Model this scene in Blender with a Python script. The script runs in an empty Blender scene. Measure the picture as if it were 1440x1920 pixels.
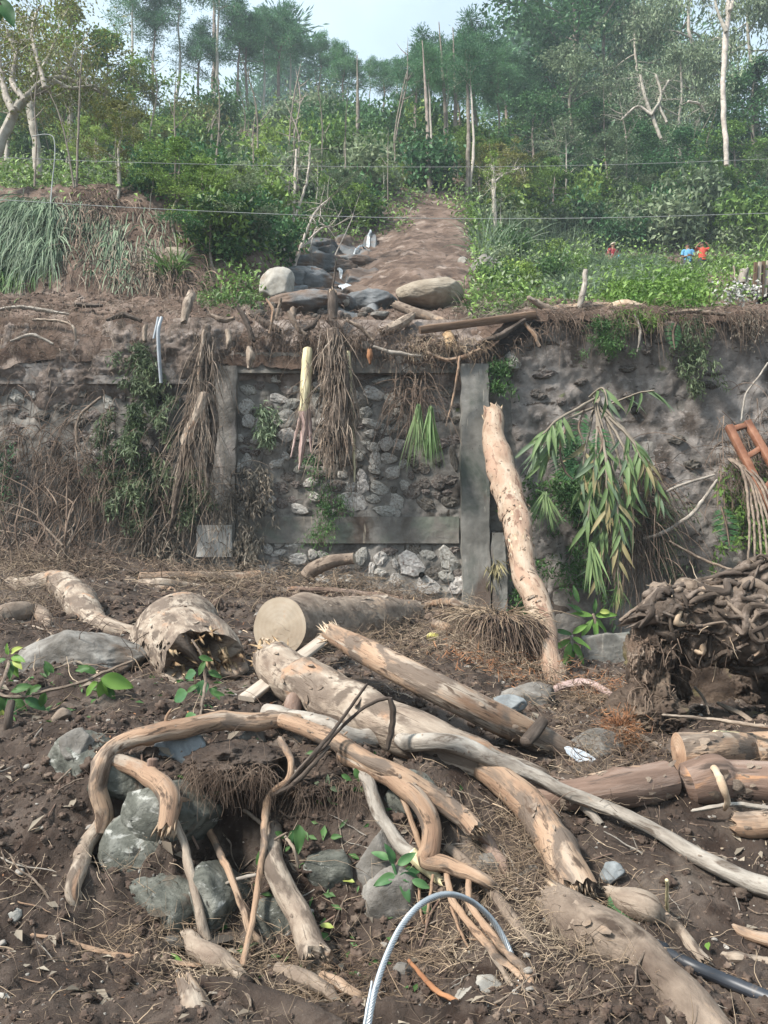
import bpy, math
import numpy as np
from mathutils import Vector, Matrix

# ---------------------------------------------------------------- camera, sky, sun, exposure
scene = bpy.context.scene
COL = scene.collection
rad = math.radians
FPX = 1507.0
TH = rad(5.0)
CAMP = np.array([0.0, 0.0, 1.6])
cam_data = bpy.data.cameras.new('camera')
cam = bpy.data.objects.new('camera', cam_data)
COL.objects.link(cam)
cam.location = CAMP
cam.rotation_euler = (rad(90) + TH, 0, 0)
cam_data.sensor_fit = 'VERTICAL'
cam_data.sensor_height = 24.0
cam_data.lens = 0.5 * 24.0 * FPX / 960.0
cam_data.clip_start = 0.05
cam_data.clip_end = 4000
scene.camera = cam

SUN_DIR = Vector((-0.60, -0.42, 0.80)).normalized()      # towards the sun
sun_el = math.asin(SUN_DIR.z)
sun_az = math.atan2(SUN_DIR.x, SUN_DIR.y)
world = bpy.data.worlds.new("World")
scene.world = world
world.use_nodes = True
wn = world.node_tree.nodes
wl = world.node_tree.links
for n in list(wn):
    wn.remove(n)
w_out = wn.new('ShaderNodeOutputWorld')
w_bg = wn.new('ShaderNodeBackground')
w_sky = wn.new('ShaderNodeTexSky')
w_sky.sky_type = 'NISHITA'
w_sky.sun_disc = False
w_sky.sun_elevation = sun_el
w_sky.sun_rotation = sun_az
w_sky.air_density = 1.0
w_sky.dust_density = 3.0
w_sky.ozone_density = 1.5
w_tc = wn.new('ShaderNodeTexCoord')
w_no = wn.new('ShaderNodeTexNoise')
w_no.inputs['Scale'].default_value = 2.2
w_no.inputs['Detail'].default_value = 6
w_ra = wn.new('ShaderNodeValToRGB')
w_ra.color_ramp.elements[0].position = 0.34
w_ra.color_ramp.elements[0].color = (0.45, 0.45, 0.45, 1)
w_ra.color_ramp.elements[1].position = 0.62
w_ra.color_ramp.elements[1].color = (0.93, 0.93, 0.93, 1)
w_mx = wn.new('ShaderNodeMix')
w_mx.data_type = 'RGBA'
w_mx.inputs['B'].default_value = (4.6, 5.7, 6.5, 1)       # bright thin cloud
wl.new(w_tc.outputs['Generated'], w_no.inputs['Vector'])
wl.new(w_no.outputs['Fac'], w_ra.inputs['Fac'])
wl.new(w_ra.outputs['Color'], w_mx.inputs['Factor'])
wl.new(w_sky.outputs['Color'], w_mx.inputs['A'])
wl.new(w_mx.outputs['Result'], w_bg.inputs['Color'])
w_bg.inputs['Strength'].default_value = 0.10
wl.new(w_bg.outputs['Background'], w_out.inputs['Surface'])

sun_data = bpy.data.lights.new('sun', 'SUN')
sun_data.energy = 4.2
sun_data.angle = rad(8)
sun_data.color = (1.0, 0.95, 0.88)
sun = bpy.data.objects.new('sun', sun_data)
COL.objects.link(sun)
sun.rotation_euler = SUN_DIR.to_track_quat('Z', 'Y').to_euler()
sun.location = (-20, -10, 40)

scene.view_settings.view_transform = 'Standard'
scene.view_settings.look = 'None'
scene.view_settings.gamma = 1.0
scene.view_settings.use_curve_mapping = False
scene.view_settings.exposure = 1.0
scene.cycles.max_bounces = 6
scene.cycles.diffuse_bounces = 3
scene.cycles.glossy_bounces = 2
scene.cycles.transmission_bounces = 3
scene.cycles.transparent_max_bounces = 6
scene.cycles.volume_bounces = 0
scene.cycles.use_denoising = True

# ---------------------------------------------------------------- numeric helpers
def ss(a, b, x):
    t = np.clip((np.asarray(x, float) - a) / (b - a), 0, 1)
    return t * t * (3 - 2 * t)

def _hash(ix, iy, iz, seed):
    h = (ix.astype(np.int64) * 374761393 + iy.astype(np.int64) * 668265263 + iz.astype(np.int64) * 2147483647 + seed * 1274126177) & 0xffffffff
    h = ((h ^ (h >> 13)) * 1274126177) & 0xffffffff
    h = ((h ^ (h >> 16)) * 2246822519) & 0xffffffff
    return ((h ^ (h >> 15)) & 0xffff) / 65535.0

def vn(p, seed=0):
    """value noise -1..1 at points p (N,3)"""
    p = np.asarray(p, float)
    i = np.floor(p).astype(np.int64)
    f = p - i
    f = f * f * (3 - 2 * f)
    x, y, z = i[..., 0], i[..., 1], i[..., 2]
    fx, fy, fz = f[..., 0], f[..., 1], f[..., 2]
    r = 0
    for dx in (0, 1):
        wx = fx if dx else 1 - fx
        for dy in (0, 1):
            wy = fy if dy else 1 - fy
            for dz in (0, 1):
                wz = fz if dz else 1 - fz
                r = r + wx * wy * wz * _hash(x + dx, y + dy, z + dz, seed)
    return r * 2 - 1

def fbm(p, oct=4, seed=0, gain=.5, lac=2.03):
    p = np.asarray(p, float)
    r, a, s = 0, 1.0, 0
    for k in range(oct):
        r = r + a * vn(p * lac ** k + 17.3 * k, seed + k)
        s += a
        a *= gain
    return r / s

def billow(p, oct=3, seed=0, gain=.5):
    p = np.asarray(p, float)
    r, a, s = 0, 1.0, 0
    for k in range(oct):
        r = r + a * (1 - np.abs(vn(p * 2.1 ** k + 9.1 * k, seed + k)) * 2)
        s += a
        a *= gain
    return r / s

def xyz(x, y, z=0.0):
    x, y = np.broadcast_arrays(np.asarray(x, float), np.asarray(y, float))
    return np.stack([x, y, np.broadcast_to(z, x.shape)], -1)

# ---------------------------------------------------------------- where a sight line of the photo meets the ground
def ray(px, py):
    u = (px - 720.0) / FPX
    v = (960.0 - py) / FPX
    return np.array([u, math.cos(TH) - v * math.sin(TH), math.sin(TH) + v * math.cos(TH)])

def at(px, py, Y):
    d = ray(px, py)
    return CAMP + d * (Y / d[1])

def march(H, px, py, h, y0, y1, st=.02):
    d = ray(px, py)
    Y = np.arange(y0, y1, st)
    P = CAMP + np.outer(Y / d[1], d)
    below = P[:, 2] <= H(P[:, 0], P[:, 1]) + h
    k = int(np.argmax(below))
    if not below[k]:
        return P[-1]
    return P[k]

# ---------------------------------------------------------------- mesh collecting
class Geo:
    def __init__(s):
        s.v = []; s.f = {3: [], 4: []}; s.uv = []; s.n = 0
    def add(s, v, q=None, t=None, uv=None):
        v = np.asarray(v, float).reshape(-1, 3)
        s.v.append(v)
        s.uv.append(np.zeros((len(v), 2)) if uv is None else np.asarray(uv, float).reshape(-1, 2))
        if q is not None and len(q): s.f[4].append(np.asarray(q, np.int64).reshape(-1, 4) + s.n)
        if t is not None and len(t): s.f[3].append(np.asarray(t, np.int64).reshape(-1, 3) + s.n)
        s.n += len(v)
        return s
    def join(s, g):
        for i, v in enumerate(g.v):
            s.v.append(v); s.uv.append(g.uv[i])
        for k in (3, 4):
            for a in g.f[k]: s.f[k].append(a + s.n)
        s.n += g.n
        return s
    def verts(s): return np.concatenate(s.v)
    def mesh(s, name, off=None, smooth=True):
        V = np.concatenate(s.v); UV = np.concatenate(s.uv)
        if off is not None: V = V - np.asarray(off)
        T = np.concatenate(s.f[3]) if s.f[3] else np.zeros((0, 3), np.int64)
        Q = np.concatenate(s.f[4]) if s.f[4] else np.zeros((0, 4), np.int64)
        loops = np.concatenate([T.ravel(), Q.ravel()]).astype(np.int32)
        starts = np.concatenate([np.arange(len(T)) * 3, len(T) * 3 + np.arange(len(Q)) * 4]).astype(np.int32)
        me = bpy.data.meshes.new(name)
        me.vertices.add(len(V)); me.vertices.foreach_set('co', V.astype(np.float32).ravel())
        me.loops.add(len(loops)); me.loops.foreach_set('vertex_index', loops)
        me.polygons.add(len(starts)); me.polygons.foreach_set('loop_start', starts)
        uvl = me.uv_layers.new(name='uv')
        uvl.data.foreach_set('uv', UV[loops].astype(np.float32).ravel())
        me.polygons.foreach_set('use_smooth', np.full(len(starts), smooth))
        me.update(calc_edges=True); me.validate()
        return me

def tagit(o, label=None, cat=None, group=None, kind=None):
    if label: o['label'] = label
    if cat: o['category'] = cat
    if group: o['group'] = group
    if kind: o['kind'] = kind
    return o

def obj(name, geo, mat, parent=None, loc=(0, 0, 0), smooth=True, **k):
    """geo in world coordinates; the object's origin goes to loc (or to its parent's)"""
    if parent is not None: loc = parent['_w'] if '_w' in parent else loc
    me = geo.mesh(name, np.asarray(loc, float), smooth) if isinstance(geo, Geo) else geo
    if mat is not None and not me.materials: me.materials.append(mat)
    o = bpy.data.objects.new(name, me)
    COL.objects.link(o)
    if parent is not None:
        o.parent = parent
        o['_w'] = [float(a) for a in loc]
    else:
        o.location = [float(a) for a in loc]
        o['_w'] = [float(a) for a in loc]
    return tagit(o, **k)

def empty(name, loc, label, cat, group=None):
    o = bpy.data.objects.new(name, None)
    COL.objects.link(o)
    o.location = [float(a) for a in loc]
    o['_w'] = [float(a) for a in loc]
    o.empty_display_size = .1
    return tagit(o, label, cat, group)

def copy_thing(root, loc, rz=0, s=1, label=None, group=None, rx=0, ry=0):
    r = root.copy(); COL.objects.link(r)
    r.location = [float(a) for a in loc]; r.rotation_euler = (rx, ry, rz)
    r.scale = (s, s, s) if np.isscalar(s) else s
    if label: r['label'] = label
    if group: r['group'] = group
    for ch in root.children:
        c = ch.copy(); COL.objects.link(c); c.parent = r
    return r

# ---------------------------------------------------------------- materials
def mat(name, cols, sc=5, det=8, coord='Object', stretch=(1, 1, 1), patches=(), bump=.3, bd=.02, bsc=None,
        rough=.85, spec=.25, island=0, orand=0, transl=0, lo=.32, hi=.68, metal=0, dist=0.0, bstretch=None, rings=None):
    m = bpy.data.materials.new(name)
    m.use_nodes = True
    N = m.node_tree.nodes; L = m.node_tree.links
    for n in list(N): N.remove(n)
    out = N.new('ShaderNodeOutputMaterial'); P = N.new('ShaderNodeBsdfPrincipled')
    tc = N.new('ShaderNodeTexCoord')
    def mapped(st):
        mp = N.new('ShaderNodeMapping'); mp.inputs['Scale'].default_value = st
        L.new(tc.outputs[coord], mp.inputs['Vector']); return mp.outputs['Vector']
    def noise(scale, d=8, st=None, ds=0.0, r=.6):
        n = N.new('ShaderNodeTexNoise'); n.inputs['Scale'].default_value = scale; n.inputs['Detail'].default_value = d
        n.inputs['Roughness'].default_value = r; n.inputs['Distortion'].default_value = ds
        L.new(mapped(st or stretch), n.inputs['Vector']); return n.outputs['Fac']
    base = noise(sc, det, None, dist)
    ra = N.new('ShaderNodeValToRGB'); L.new(base, ra.inputs['Fac'])
    el = ra.color_ramp.elements
    k = len(cols)
    for i in range(k):
        pos = lo + (hi - lo) * (i / max(1, k - 1))
        e = el[i] if i < 2 else el.new(pos)
        e.position = pos; e.color = (*cols[i], 1)
    c = ra.outputs['Color']
    hgt = base
    for pt in patches:     # (color, scale, lo, hi, stretch)
        f = noise(pt[1], 5, pt[4] if len(pt) > 4 else None, .4)
        r2 = N.new('ShaderNodeMapRange'); r2.inputs['From Min'].default_value = pt[2]; r2.inputs['From Max'].default_value = pt[3]
        L.new(f, r2.inputs['Value'])
        mx = N.new('ShaderNodeMix'); mx.data_type = 'RGBA'
        L.new(r2.outputs['Result'], mx.inputs['Factor']); L.new(c, mx.inputs['A']); mx.inputs['B'].default_value = (*pt[0], 1)
        c = mx.outputs['Result']
    if rings:
        wv = N.new('ShaderNodeTexWave'); wv.wave_type = 'RINGS'; wv.rings_direction = 'SPHERICAL'; wv.inputs['Scale'].default_value = rings[0]
        wv.inputs['Distortion'].default_value = 1.5; wv.inputs['Detail'].default_value = 3; wv.inputs['Detail Scale'].default_value = 1.5
        L.new(tc.outputs['UV'], wv.inputs['Vector'])
        mr_ = N.new('ShaderNodeMapRange'); mr_.inputs['To Min'].default_value = 0; mr_.inputs['To Max'].default_value = rings[1]; L.new(wv.outputs['Fac'], mr_.inputs['Value'])
        mx = N.new('ShaderNodeMix'); mx.data_type = 'RGBA'; L.new(mr_.outputs['Result'], mx.inputs['Factor']); L.new(c, mx.inputs['A']); mx.inputs['B'].default_value = (.20, .12, .07, 1)
        c = mx.outputs['Result']
    if island or orand:
        hs = N.new('ShaderNodeHueSaturation')
        if island:
            g = N.new('ShaderNodeNewGeometry'); rnd = g.outputs['Random Per Island']; amt = island
            mr = N.new('ShaderNodeMapRange'); mr.inputs['To Min'].default_value = 1 - amt; mr.inputs['To Max'].default_value = 1 + amt
            L.new(rnd, mr.inputs['Value']); vout = mr.outputs['Result']
        else: vout = None
        if orand:
            oi = N.new('ShaderNodeObjectInfo')
            m2 = N.new('ShaderNodeMapRange'); m2.inputs['To Min'].default_value = 1 - orand; m2.inputs['To Max'].default_value = 1 + orand
            L.new(oi.outputs['Random'], m2.inputs['Value'])
            m3 = N.new('ShaderNodeMapRange'); m3.inputs['To Min'].default_value = .5 + .05 * orand; m3.inputs['To Max'].default_value = .5 - .09 * orand
            L.new(oi.outputs['Random'], m3.inputs['Value']); L.new(m3.outputs['Result'], hs.inputs['Hue'])
            if vout is not None:
                mm = N.new('ShaderNodeMath'); mm.operation = 'MULTIPLY'; L.new(vout, mm.inputs[0]); L.new(m2.outputs['Result'], mm.inputs[1]); vout = mm.outputs[0]
            else: vout = m2.outputs['Result']
        L.new(vout, hs.inputs['Value']); L.new(c, hs.inputs['Color']); c = hs.outputs['Color']
    L.new(c, P.inputs['Base Color'])
    P.inputs['Roughness'].default_value = rough
    P.inputs['Specular IOR Level'].default_value = spec
    P.inputs['Metallic'].default_value = metal
    if bump:
        b = N.new('ShaderNodeBump'); b.inputs['Strength'].default_value = bump; b.inputs['Distance'].default_value = bd
        hh = noise(bsc or sc * 2.3, 8, bstretch, .2, .7)
        L.new(hh, b.inputs['Height'])
        L.new(b.outputs['Normal'], P.inputs['Normal'])
    sh = P.outputs['BSDF']
    if transl:
        tr = N.new('ShaderNodeBsdfTranslucent'); L.new(c, tr.inputs['Color'])
        ms = N.new('ShaderNodeMixShader'); ms.inputs[0].default_value = transl
        L.new(sh, ms.inputs[1]); L.new(tr.outputs[0], ms.inputs[2]); sh = ms.outputs[0]
    L.new(sh, out.inputs['Surface'])
    return m

# ---------------------------------------------------------------- shapes
def resample(P, R, step=None, n=None):
    P = np.asarray(P, float); R = np.asarray(R, float)
    if len(P) < 2: P = np.vstack([P, P + [0, 0, .01]]); R = np.append(R, R)
    Pe = np.vstack([2 * P[0] - P[1], P, 2 * P[-1] - P[-2]])
    out, rr = [], []
    for i in range(len(P) - 1):
        p0, p1, p2, p3 = Pe[i:i + 4]
        L = np.linalg.norm(p2 - p1)
        k = max(2, int(round(L / step))) if step else n
        t = np.linspace(0, 1, k, endpoint=False)[:, None]
        out.append(.5 * ((2 * p1) + (p2 - p0) * t + (2 * p0 - 5 * p1 + 4 * p2 - p3) * t ** 2 + (3 * p1 - p0 - 3 * p2 + p3) * t ** 3))
        tt = t[:, 0] * t[:, 0] * (3 - 2 * t[:, 0])
        rr.append(R[i] * (1 - tt) + R[i + 1] * tt)
    out.append(P[-1:]); rr.append(R[-1:])
    return np.vstack(out), np.concatenate(rr)

def frames(P):
    T = np.gradient(P, axis=0)
    T /= np.linalg.norm(T, axis=1)[:, None] + 1e-9
    up = np.array([0, 0, 1.0]) if abs(T[0][2]) < .9 else np.array([1.0, 0, 0])
    u = np.cross(T[0], up); u /= np.linalg.norm(u)
    U = [u]
    for i in range(1, len(P)):
        u = U[-1] - T[i] * np.dot(U[-1], T[i]); u /= np.linalg.norm(u) + 1e-9
        U.append(u)
    U = np.array(U)
    return T, U, np.cross(T, U)

def tube(P, R, sides=14, bump=.06, seed=0, caps='rr', step=None, flat=0, knots=0, freq=1.0, jag=.8):
    """tapering, slightly irregular round body; caps per end: r round, c cut flat (left open, see disc), b broken, p point"""
    R = np.asarray(R, float)
    if step is None: step = max(R.mean() * .45, .012)
    Q, r = resample(P, R, step)
    if len(Q) > 140: Q, r = resample(P, R, step * len(Q) / 140)
    n = len(Q)
    L = np.concatenate([[0], np.cumsum(np.linalg.norm(np.diff(Q, axis=0), axis=1))])
    if bump >= .04:
        wl_ = L / (5.5 * R.mean()); wv = np.stack([vn(xyz(wl_, seed * 1.7 + a, a * 5.1), seed) + .4 * vn(xyz(wl_ * 2.7, seed * 1.7 + a, a * 3.1), seed) for a in range(3)], 1)
        fade = np.clip(np.minimum(L, L[-1] - L) / (2 * R.mean()), 0, 1)[:, None]
        Q = Q + wv * (r * .34)[:, None] * fade
        r = r * (1 + .13 * vn(xyz(wl_ * 1.4, seed + 3.3, 7), seed))
    T, U, W = frames(Q)
    th = np.linspace(0, 2 * np.pi, sides + 1)
    dirs = U[:, None, :] * np.cos(th)[None, :, None] + W[:, None, :] * np.sin(th)[None, :, None]
    rr = np.repeat(r[:, None], sides + 1, 1).copy()
    if caps[0] == 'p': rr[0] *= .08
    if caps[-1] == 'p': rr[-1] *= .08
    base = Q[:, None, :] + dirs * rr[..., None]
    rm = R.mean()
    nz = fbm(base * (.55 * freq / rm) + seed * 3.7, 3, seed) + .45 * billow(base * (1.6 * freq / rm) + seed, 2, seed + 5)
    rr = rr * (1 + bump * nz)
    if knots:
        rg = np.random.default_rng(seed + 77)
        for _ in range(knots):
            k0 = rg.uniform(0, L[-1]); a0 = rg.uniform(0, 2 * np.pi)
            dd = ((L[:, None] - k0) / rm) ** 2 + (np.angle(np.exp(1j * (th[None] - a0)))) ** 2 * 2.2
            rr += rm * rg.uniform(.12, .3) * np.exp(-dd * 2.2)
    rr[:, -1] = rr[:, 0]
    V = Q[:, None, :] + dirs * rr[..., None]
    for e, idx, sg in ((caps[0], 0, -1), (caps[-1], n - 1, 1)):
        if e == 'b':
            nf = fbm(xyz(np.cos(th) * 2.2, np.sin(th) * 2.2, seed), 3, seed + 9) + .5 * vn(xyz(np.cos(th) * 6, np.sin(th) * 6, seed), seed)
            nf[-1] = nf[0]
            for j in range(3):
                V[idx - sg * j] += T[idx] * (sg * rm * nf * (jag, jag * .6, jag * .25)[j])[:, None]
    uv = np.stack([np.repeat(L[:, None], sides + 1, 1), np.repeat((th / (2 * np.pi))[None] * (2 * np.pi * rm), n, 0)], -1)
    g = Geo()
    i = np.arange(n - 1)[:, None] * (sides + 1) + np.arange(sides)[None]
    q = np.stack([i, i + 1, i + sides + 2, i + sides + 1], -1).reshape(-1, 4)
    g.add(V.reshape(-1, 3), q=q, uv=uv.reshape(-1, 2))
    for e, idx, sg in ((caps[0], 0, -1), (caps[-1], n - 1, 1)):
        if e == 'c': continue
        ring = V[idx][:-1]
        cen = ring.mean(0)
        if e == 'r':
            r1 = cen + (ring - cen) * .72 + T[idx] * sg * r[idx] * .22
            tip = cen + T[idx] * sg * r[idx] * .34
        elif e == 'b':
            wob = vn(ring * (3 / rm), seed + 31)[:, None]
            r1 = cen + (ring - cen) * .6 + T[idx] * sg * rm * (wob * 1.0 - .05)
            tip = cen - T[idx] * sg * rm * .15
        else:
            r1 = cen + (ring - cen) * .5; tip = cen
        vv = np.vstack([ring, r1, tip[None]])
        a = np.arange(sides); b = (a + 1) % sides
        qq = np.stack([a, b, b + sides, a + sides], 1)
        tt = np.stack([a + sides, b + sides, np.full(sides, 2 * sides)], 1)
        uvv = np.stack([L[idx] + (vv - cen) @ U[idx], (vv - cen) @ W[idx]], 1)
        g.add(vv, q=qq, t=tt, uv=uvv)
    g.info = dict(Q=Q, T=T, U=U, W=W, r=r, V=V, L=L)
    return g

def disc(info, idx, sg, inset=.0, dome=.02, rough_=.0, seed=0):
    ring = info['V'][idx][:-1]; cen = ring.mean(0); T = info['T'][idx] * sg
    n = len(ring)
    rs = [1.0, .82, .6, .38, .18]
    vv = []; uv = []
    for j, s in enumerate(rs):
        p = cen + (ring - cen) * s + T * (-inset + dome * (1 - s) * .6)
        if rough_: p = p + T * (vn(p * 26, seed) * rough_ * (s < 1))[:, None]
        vv.append(p); uv.append(np.stack([(p - cen) @ info['U'][idx], (p - cen) @ info['W'][idx]], 1))
    vv.append((cen + T * (-inset + dome))[None]); uv.append(np.zeros((1, 2)))
    g = Geo(); a = np.arange(n); b = (a + 1) % n; q = []
    for j in range(4): q.append(np.stack([a + j * n, b + j * n, b + (j + 1) * n, a + (j + 1) * n], 1))
    t = np.stack([a + 4 * n, b + 4 * n, np.full(n, 5 * n)], 1)
    g.add(np.vstack(vv), q=np.concatenate(q), t=t, uv=np.vstack(uv))
    return g

def splinters(info, idx, sg, n=40, ln=1.2, seed=0, w=.12):
    """long thin slivers that stand out of a broken end"""
    rg = np.random.default_rng(seed)
    ring = info['V'][idx][:-1]; cen = ring.mean(0); T = info['T'][idx] * sg; r = info['r'][idx]
    g = Geo()
    for _ in range(n):
        k = rg.integers(len(ring)); s = rg.uniform(.25, .98)
        p = cen + (ring[k] - cen) * s - T * r * .5
        d = T + rg.normal(0, .22, 3); d /= np.linalg.norm(d)
        l = r * ln * rg.uniform(.5, 1.5) + r * .5
        a = np.cross(d, rg.normal(0, 1, 3)); a /= np.linalg.norm(a); b = np.cross(d, a)
        ww = r * w * rg.uniform(.5, 1.6)
        v = [p + a * ww, p - a * ww * .5 + b * ww * .5, p - a * ww * .5 - b * ww * .5]
        m = [x + d * l * .6 + (cen - x) * .05 for x in v]
        m = [p + d * l * .6 + (x - p) * .7 for x in v]
        g.add(np.array(v + m + [p + d * l]), q=[[0, 1, 4, 3], [1, 2, 5, 4], [2, 0, 3, 5]], t=[[3, 4, 6], [4, 5, 6], [5, 3, 6]])
    return g

def sweep(P, W, side=None, tri=False):
    """many strands at once: P (S,K,3) centre lines, W (S,K) widths; flat blades, or three-sided stems"""
    S, K, _ = P.shape
    T = np.gradient(P, axis=1); T /= np.linalg.norm(T, axis=2)[..., None] + 1e-9
    if side is None: side = np.random.default_rng(1).normal(0, 1, (S, 3))
    s = np.cross(T, side[:, None, :]); s /= np.linalg.norm(s, axis=2)[..., None] + 1e-9
    g = Geo()
    base = np.arange(S)[:, None] * 0
    L = np.concatenate([np.zeros((S, 1)), np.cumsum(np.linalg.norm(np.diff(P, axis=1), axis=2), 1)], 1)
    if not tri:
        V = np.stack([P + s * W[..., None] * .5, P - s * W[..., None] * .5], 2)     # S,K,2,3
        uv = np.stack([np.stack([L, np.zeros_like(L)], -1), np.stack([L, np.ones_like(L) * .02], -1)], 2)
        i = (np.arange(S)[:, None] * K + np.arange(K - 1)[None]) * 2
        q = np.stack([i, i + 1, i + 3, i + 2], -1).reshape(-1, 4)
        g.add(V.reshape(-1, 3), q=q, uv=uv.reshape(-1, 2))
    else:
        b = np.cross(T, s)
        ang = [0, 2 * np.pi / 3, 4 * np.pi / 3]
        V = np.stack([P + (s * math.cos(a) + b * math.sin(a)) * W[..., None] * .5 for a in ang], 2)
        uv = np.stack([np.stack([L, np.full_like(L, a * .01)], -1) for a in ang], 2)
        i = (np.arange(S)[:, None] * K + np.arange(K - 1)[None]) * 3
        q = np.concatenate([np.stack([i + a, i + (a + 1) % 3, i + 3 + (a + 1) % 3, i + 3 + a], -1).reshape(-1, 4) for a in range(3)])
        g.add(V.reshape(-1, 3), q=q, uv=uv.reshape(-1, 2))
    return g

def strands(start, dirs, length, K=6, grav=.5, wob=.15, seed=0, w0=.01, w1=.002, tri=True, side=None):
    """strands leaving start points, bent down by gravity and wandering"""
    rg = np.random.default_rng(seed)
    S = len(start)
    length = np.broadcast_to(length, (S,)); w0 = np.broadcast_to(w0, (S,)); w1 = np.broadcast_to(w1, (S,))
    P = np.zeros((S, K, 3)); P[:, 0] = start
    d = np.array(dirs, float); d /= np.linalg.norm(d, axis=1)[:, None]
    for k in range(1, K):
        d = d + np.array([0, 0, -1.]) * grav / K + rg.normal(0, wob, (S, 3)) * (1.5 / math.sqrt(K))
        d /= np.linalg.norm(d, axis=1)[:, None]
        P[:, k] = P[:, k - 1] + d * (length / (K - 1))[:, None]
    t = np.linspace(0, 1, K)[None]
    W = w0[:, None] * (1 - t) + w1[:, None] * t
    if not tri: W = W * (np.sin(np.pi * np.clip(t * .9 + .12, 0, 1)) * .8 + .25)
    g = sweep(P, W, side, tri)
    g.P = P
    return g

def leaves(c, d, n, ln, wd, fold=.25):
    """kite leaves: c centre base (N,3), d direction, n rough normal"""
    d = d / (np.linalg.norm(d, axis=1)[:, None] + 1e-9)
    s = np.cross(d, n); s /= np.linalg.norm(s, axis=1)[:, None] + 1e-9
    nn = np.cross(s, d)
    ln = np.broadcast_to(ln, (len(c),))[:, None]; wd = np.broadcast_to(wd, (len(c),))[:, None]
    mid = c + d * ln * .45
    V = np.stack([c, mid + s * wd * .5 + nn * wd * fold, c + d * ln - nn * ln * .08, mid - s * wd * .5 + nn * wd * fold], 1)
    N = len(c)
    i = np.arange(N)[:, None] * 4
    t = np.concatenate([i + [0, 1, 2], i + [0, 2, 3]], 0)
    return Geo().add(V.reshape(-1, 3), t=t, uv=np.tile([[0, .5], [.5, 1], [1, .5], [.5, 0]], (N, 1)))

ICO = {}
def ico(sub):
    if sub in ICO: return ICO[sub]
    t = (1 + 5 ** .5) / 2
    v = [(-1, t, 0), (1, t, 0), (-1, -t, 0), (1, -t, 0), (0, -1, t), (0, 1, t), (0, -1, -t), (0, 1, -t), (t, 0, -1), (t, 0, 1), (-t, 0, -1), (-t, 0, 1)]
    f = [(0, 11, 5), (0, 5, 1), (0, 1, 7), (0, 7, 10), (0, 10, 11), (1, 5, 9), (5, 11, 4), (11, 10, 2), (10, 7, 6), (7, 1, 8), (3, 9, 4), (3, 4, 2), (3, 2, 6), (3, 6, 8), (3, 8, 9), (4, 9, 5), (2, 4, 11), (6, 2, 10), (8, 6, 7), (9, 8, 1)]
    v = [np.array(p) / np.linalg.norm(p) for p in v]
    for _ in range(sub):
        cache = {}; nf = []
        def m(a, b):
            k = (min(a, b), max(a, b))
            if k not in cache:
                p = v[a] + v[b]; v.append(p / np.linalg.norm(p)); cache[k] = len(v) - 1
            return cache[k]
        for a, b, c in f:
            x, y, z = m(a, b), m(b, c), m(c, a)
            nf += [(a, x, z), (b, y, x), (c, z, y), (x, y, z)]
        f = nf
    ICO[sub] = (np.array(v), np.array(f))
    return ICO[sub]

def rock(c, size, seed, sub=4, planes=16, sharp=.75, noise=.035, rot=0):
    sharp = min(1, sharp * 1.2)
    """angular stone: a ball cut by random planes, then roughened"""
    rg = np.random.default_rng(seed)
    d, f = ico(sub)
    n = rg.normal(0, 1, (planes, 3)); n /= np.linalg.norm(n, axis=1)[:, None]
    o = rg.uniform(.62, 1.0, planes)
    dn = d @ n.T
    r = np.where(dn > .05, o[None] / np.maximum(dn, .05), 9.)
    r = -np.log(np.exp(-r * 45).sum(1)) / 45
    r = np.clip(r, .3, 1.15)
    r = sharp * r + (1 - sharp) * .92
    p = d * r[:, None]
    p = p * (1 + noise * fbm(p * 3 + seed, 4, seed)[:, None] * 2 + noise * .6 * billow(p * 9 + seed, 2, seed)[:, None])
    ca, sa = math.cos(rot), math.sin(rot)
    p = p * np.asarray(size, float)
    p = p @ np.array([[ca, sa, 0], [-sa, ca, 0], [0, 0, 1]])
    return Geo().add(p + np.asarray(c, float), t=f)

def box(c, size, R=None):
    s = np.array([[x, y, z] for x in (-1, 1) for y in (-1, 1) for z in (-1, 1)], float) * np.asarray(size) * .5
    if R is not None: s = s @ np.asarray(R).T
    return Geo().add(s + np.asarray(c, float), q=[[0, 1, 3, 2], [4, 6, 7, 5], [0, 4, 5, 1], [2, 3, 7, 6], [0, 2, 6, 4], [1, 5, 7, 3]])

def beam(p0, p1, w, h, up=(0, 0, 1), nz=.0, seed=0, seg=14):
    """sawn timber between two points, edges a little worn"""
    p0 = np.asarray(p0, float); p1 = np.asarray(p1, float); d = p1 - p0; L = np.linalg.norm(d); d /= L
    s = np.cross(d, up); s /= np.linalg.norm(s); u = np.cross(s, d)
    prof = np.array([[-1, -.86], [-.86, -1], [.86, -1], [1, -.86], [1, .86], [.86, 1], [-.86, 1], [-1, .86]])
    t = np.linspace(0, 1, seg)
    V = p0 + d * (t[:, None, None] * L) + s * (prof[None, :, :1] * w / 2) + u * (prof[None, :, 1:] * h / 2)
    if nz: V = V + (fbm(V * 9 + seed, 3, seed) * nz)[..., None] * (s + u)
    i = np.arange(seg - 1)[:, None] * 8 + np.arange(8)[None]
    j = np.arange(seg - 1)[:, None] * 8 + (np.arange(8)[None] + 1) % 8
    q = np.stack([i, j, j + 8, i + 8], -1).reshape(-1, 4)
    g = Geo(); g.add(V.reshape(-1, 3), q=q, uv=np.stack([np.repeat(t * L, 8), np.tile(np.arange(8) * w * .3, seg)], 1))
    e = [[0, 7, 3, 4], ]
    for b in (0, (seg - 1) * 8):
        ring = V.reshape(-1, 3)[b:b + 8]
        g.add(ring, q=[[0, 1, 2, 3], [0, 3, 4, 7], [4, 5, 6, 7]])
    return g
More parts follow.
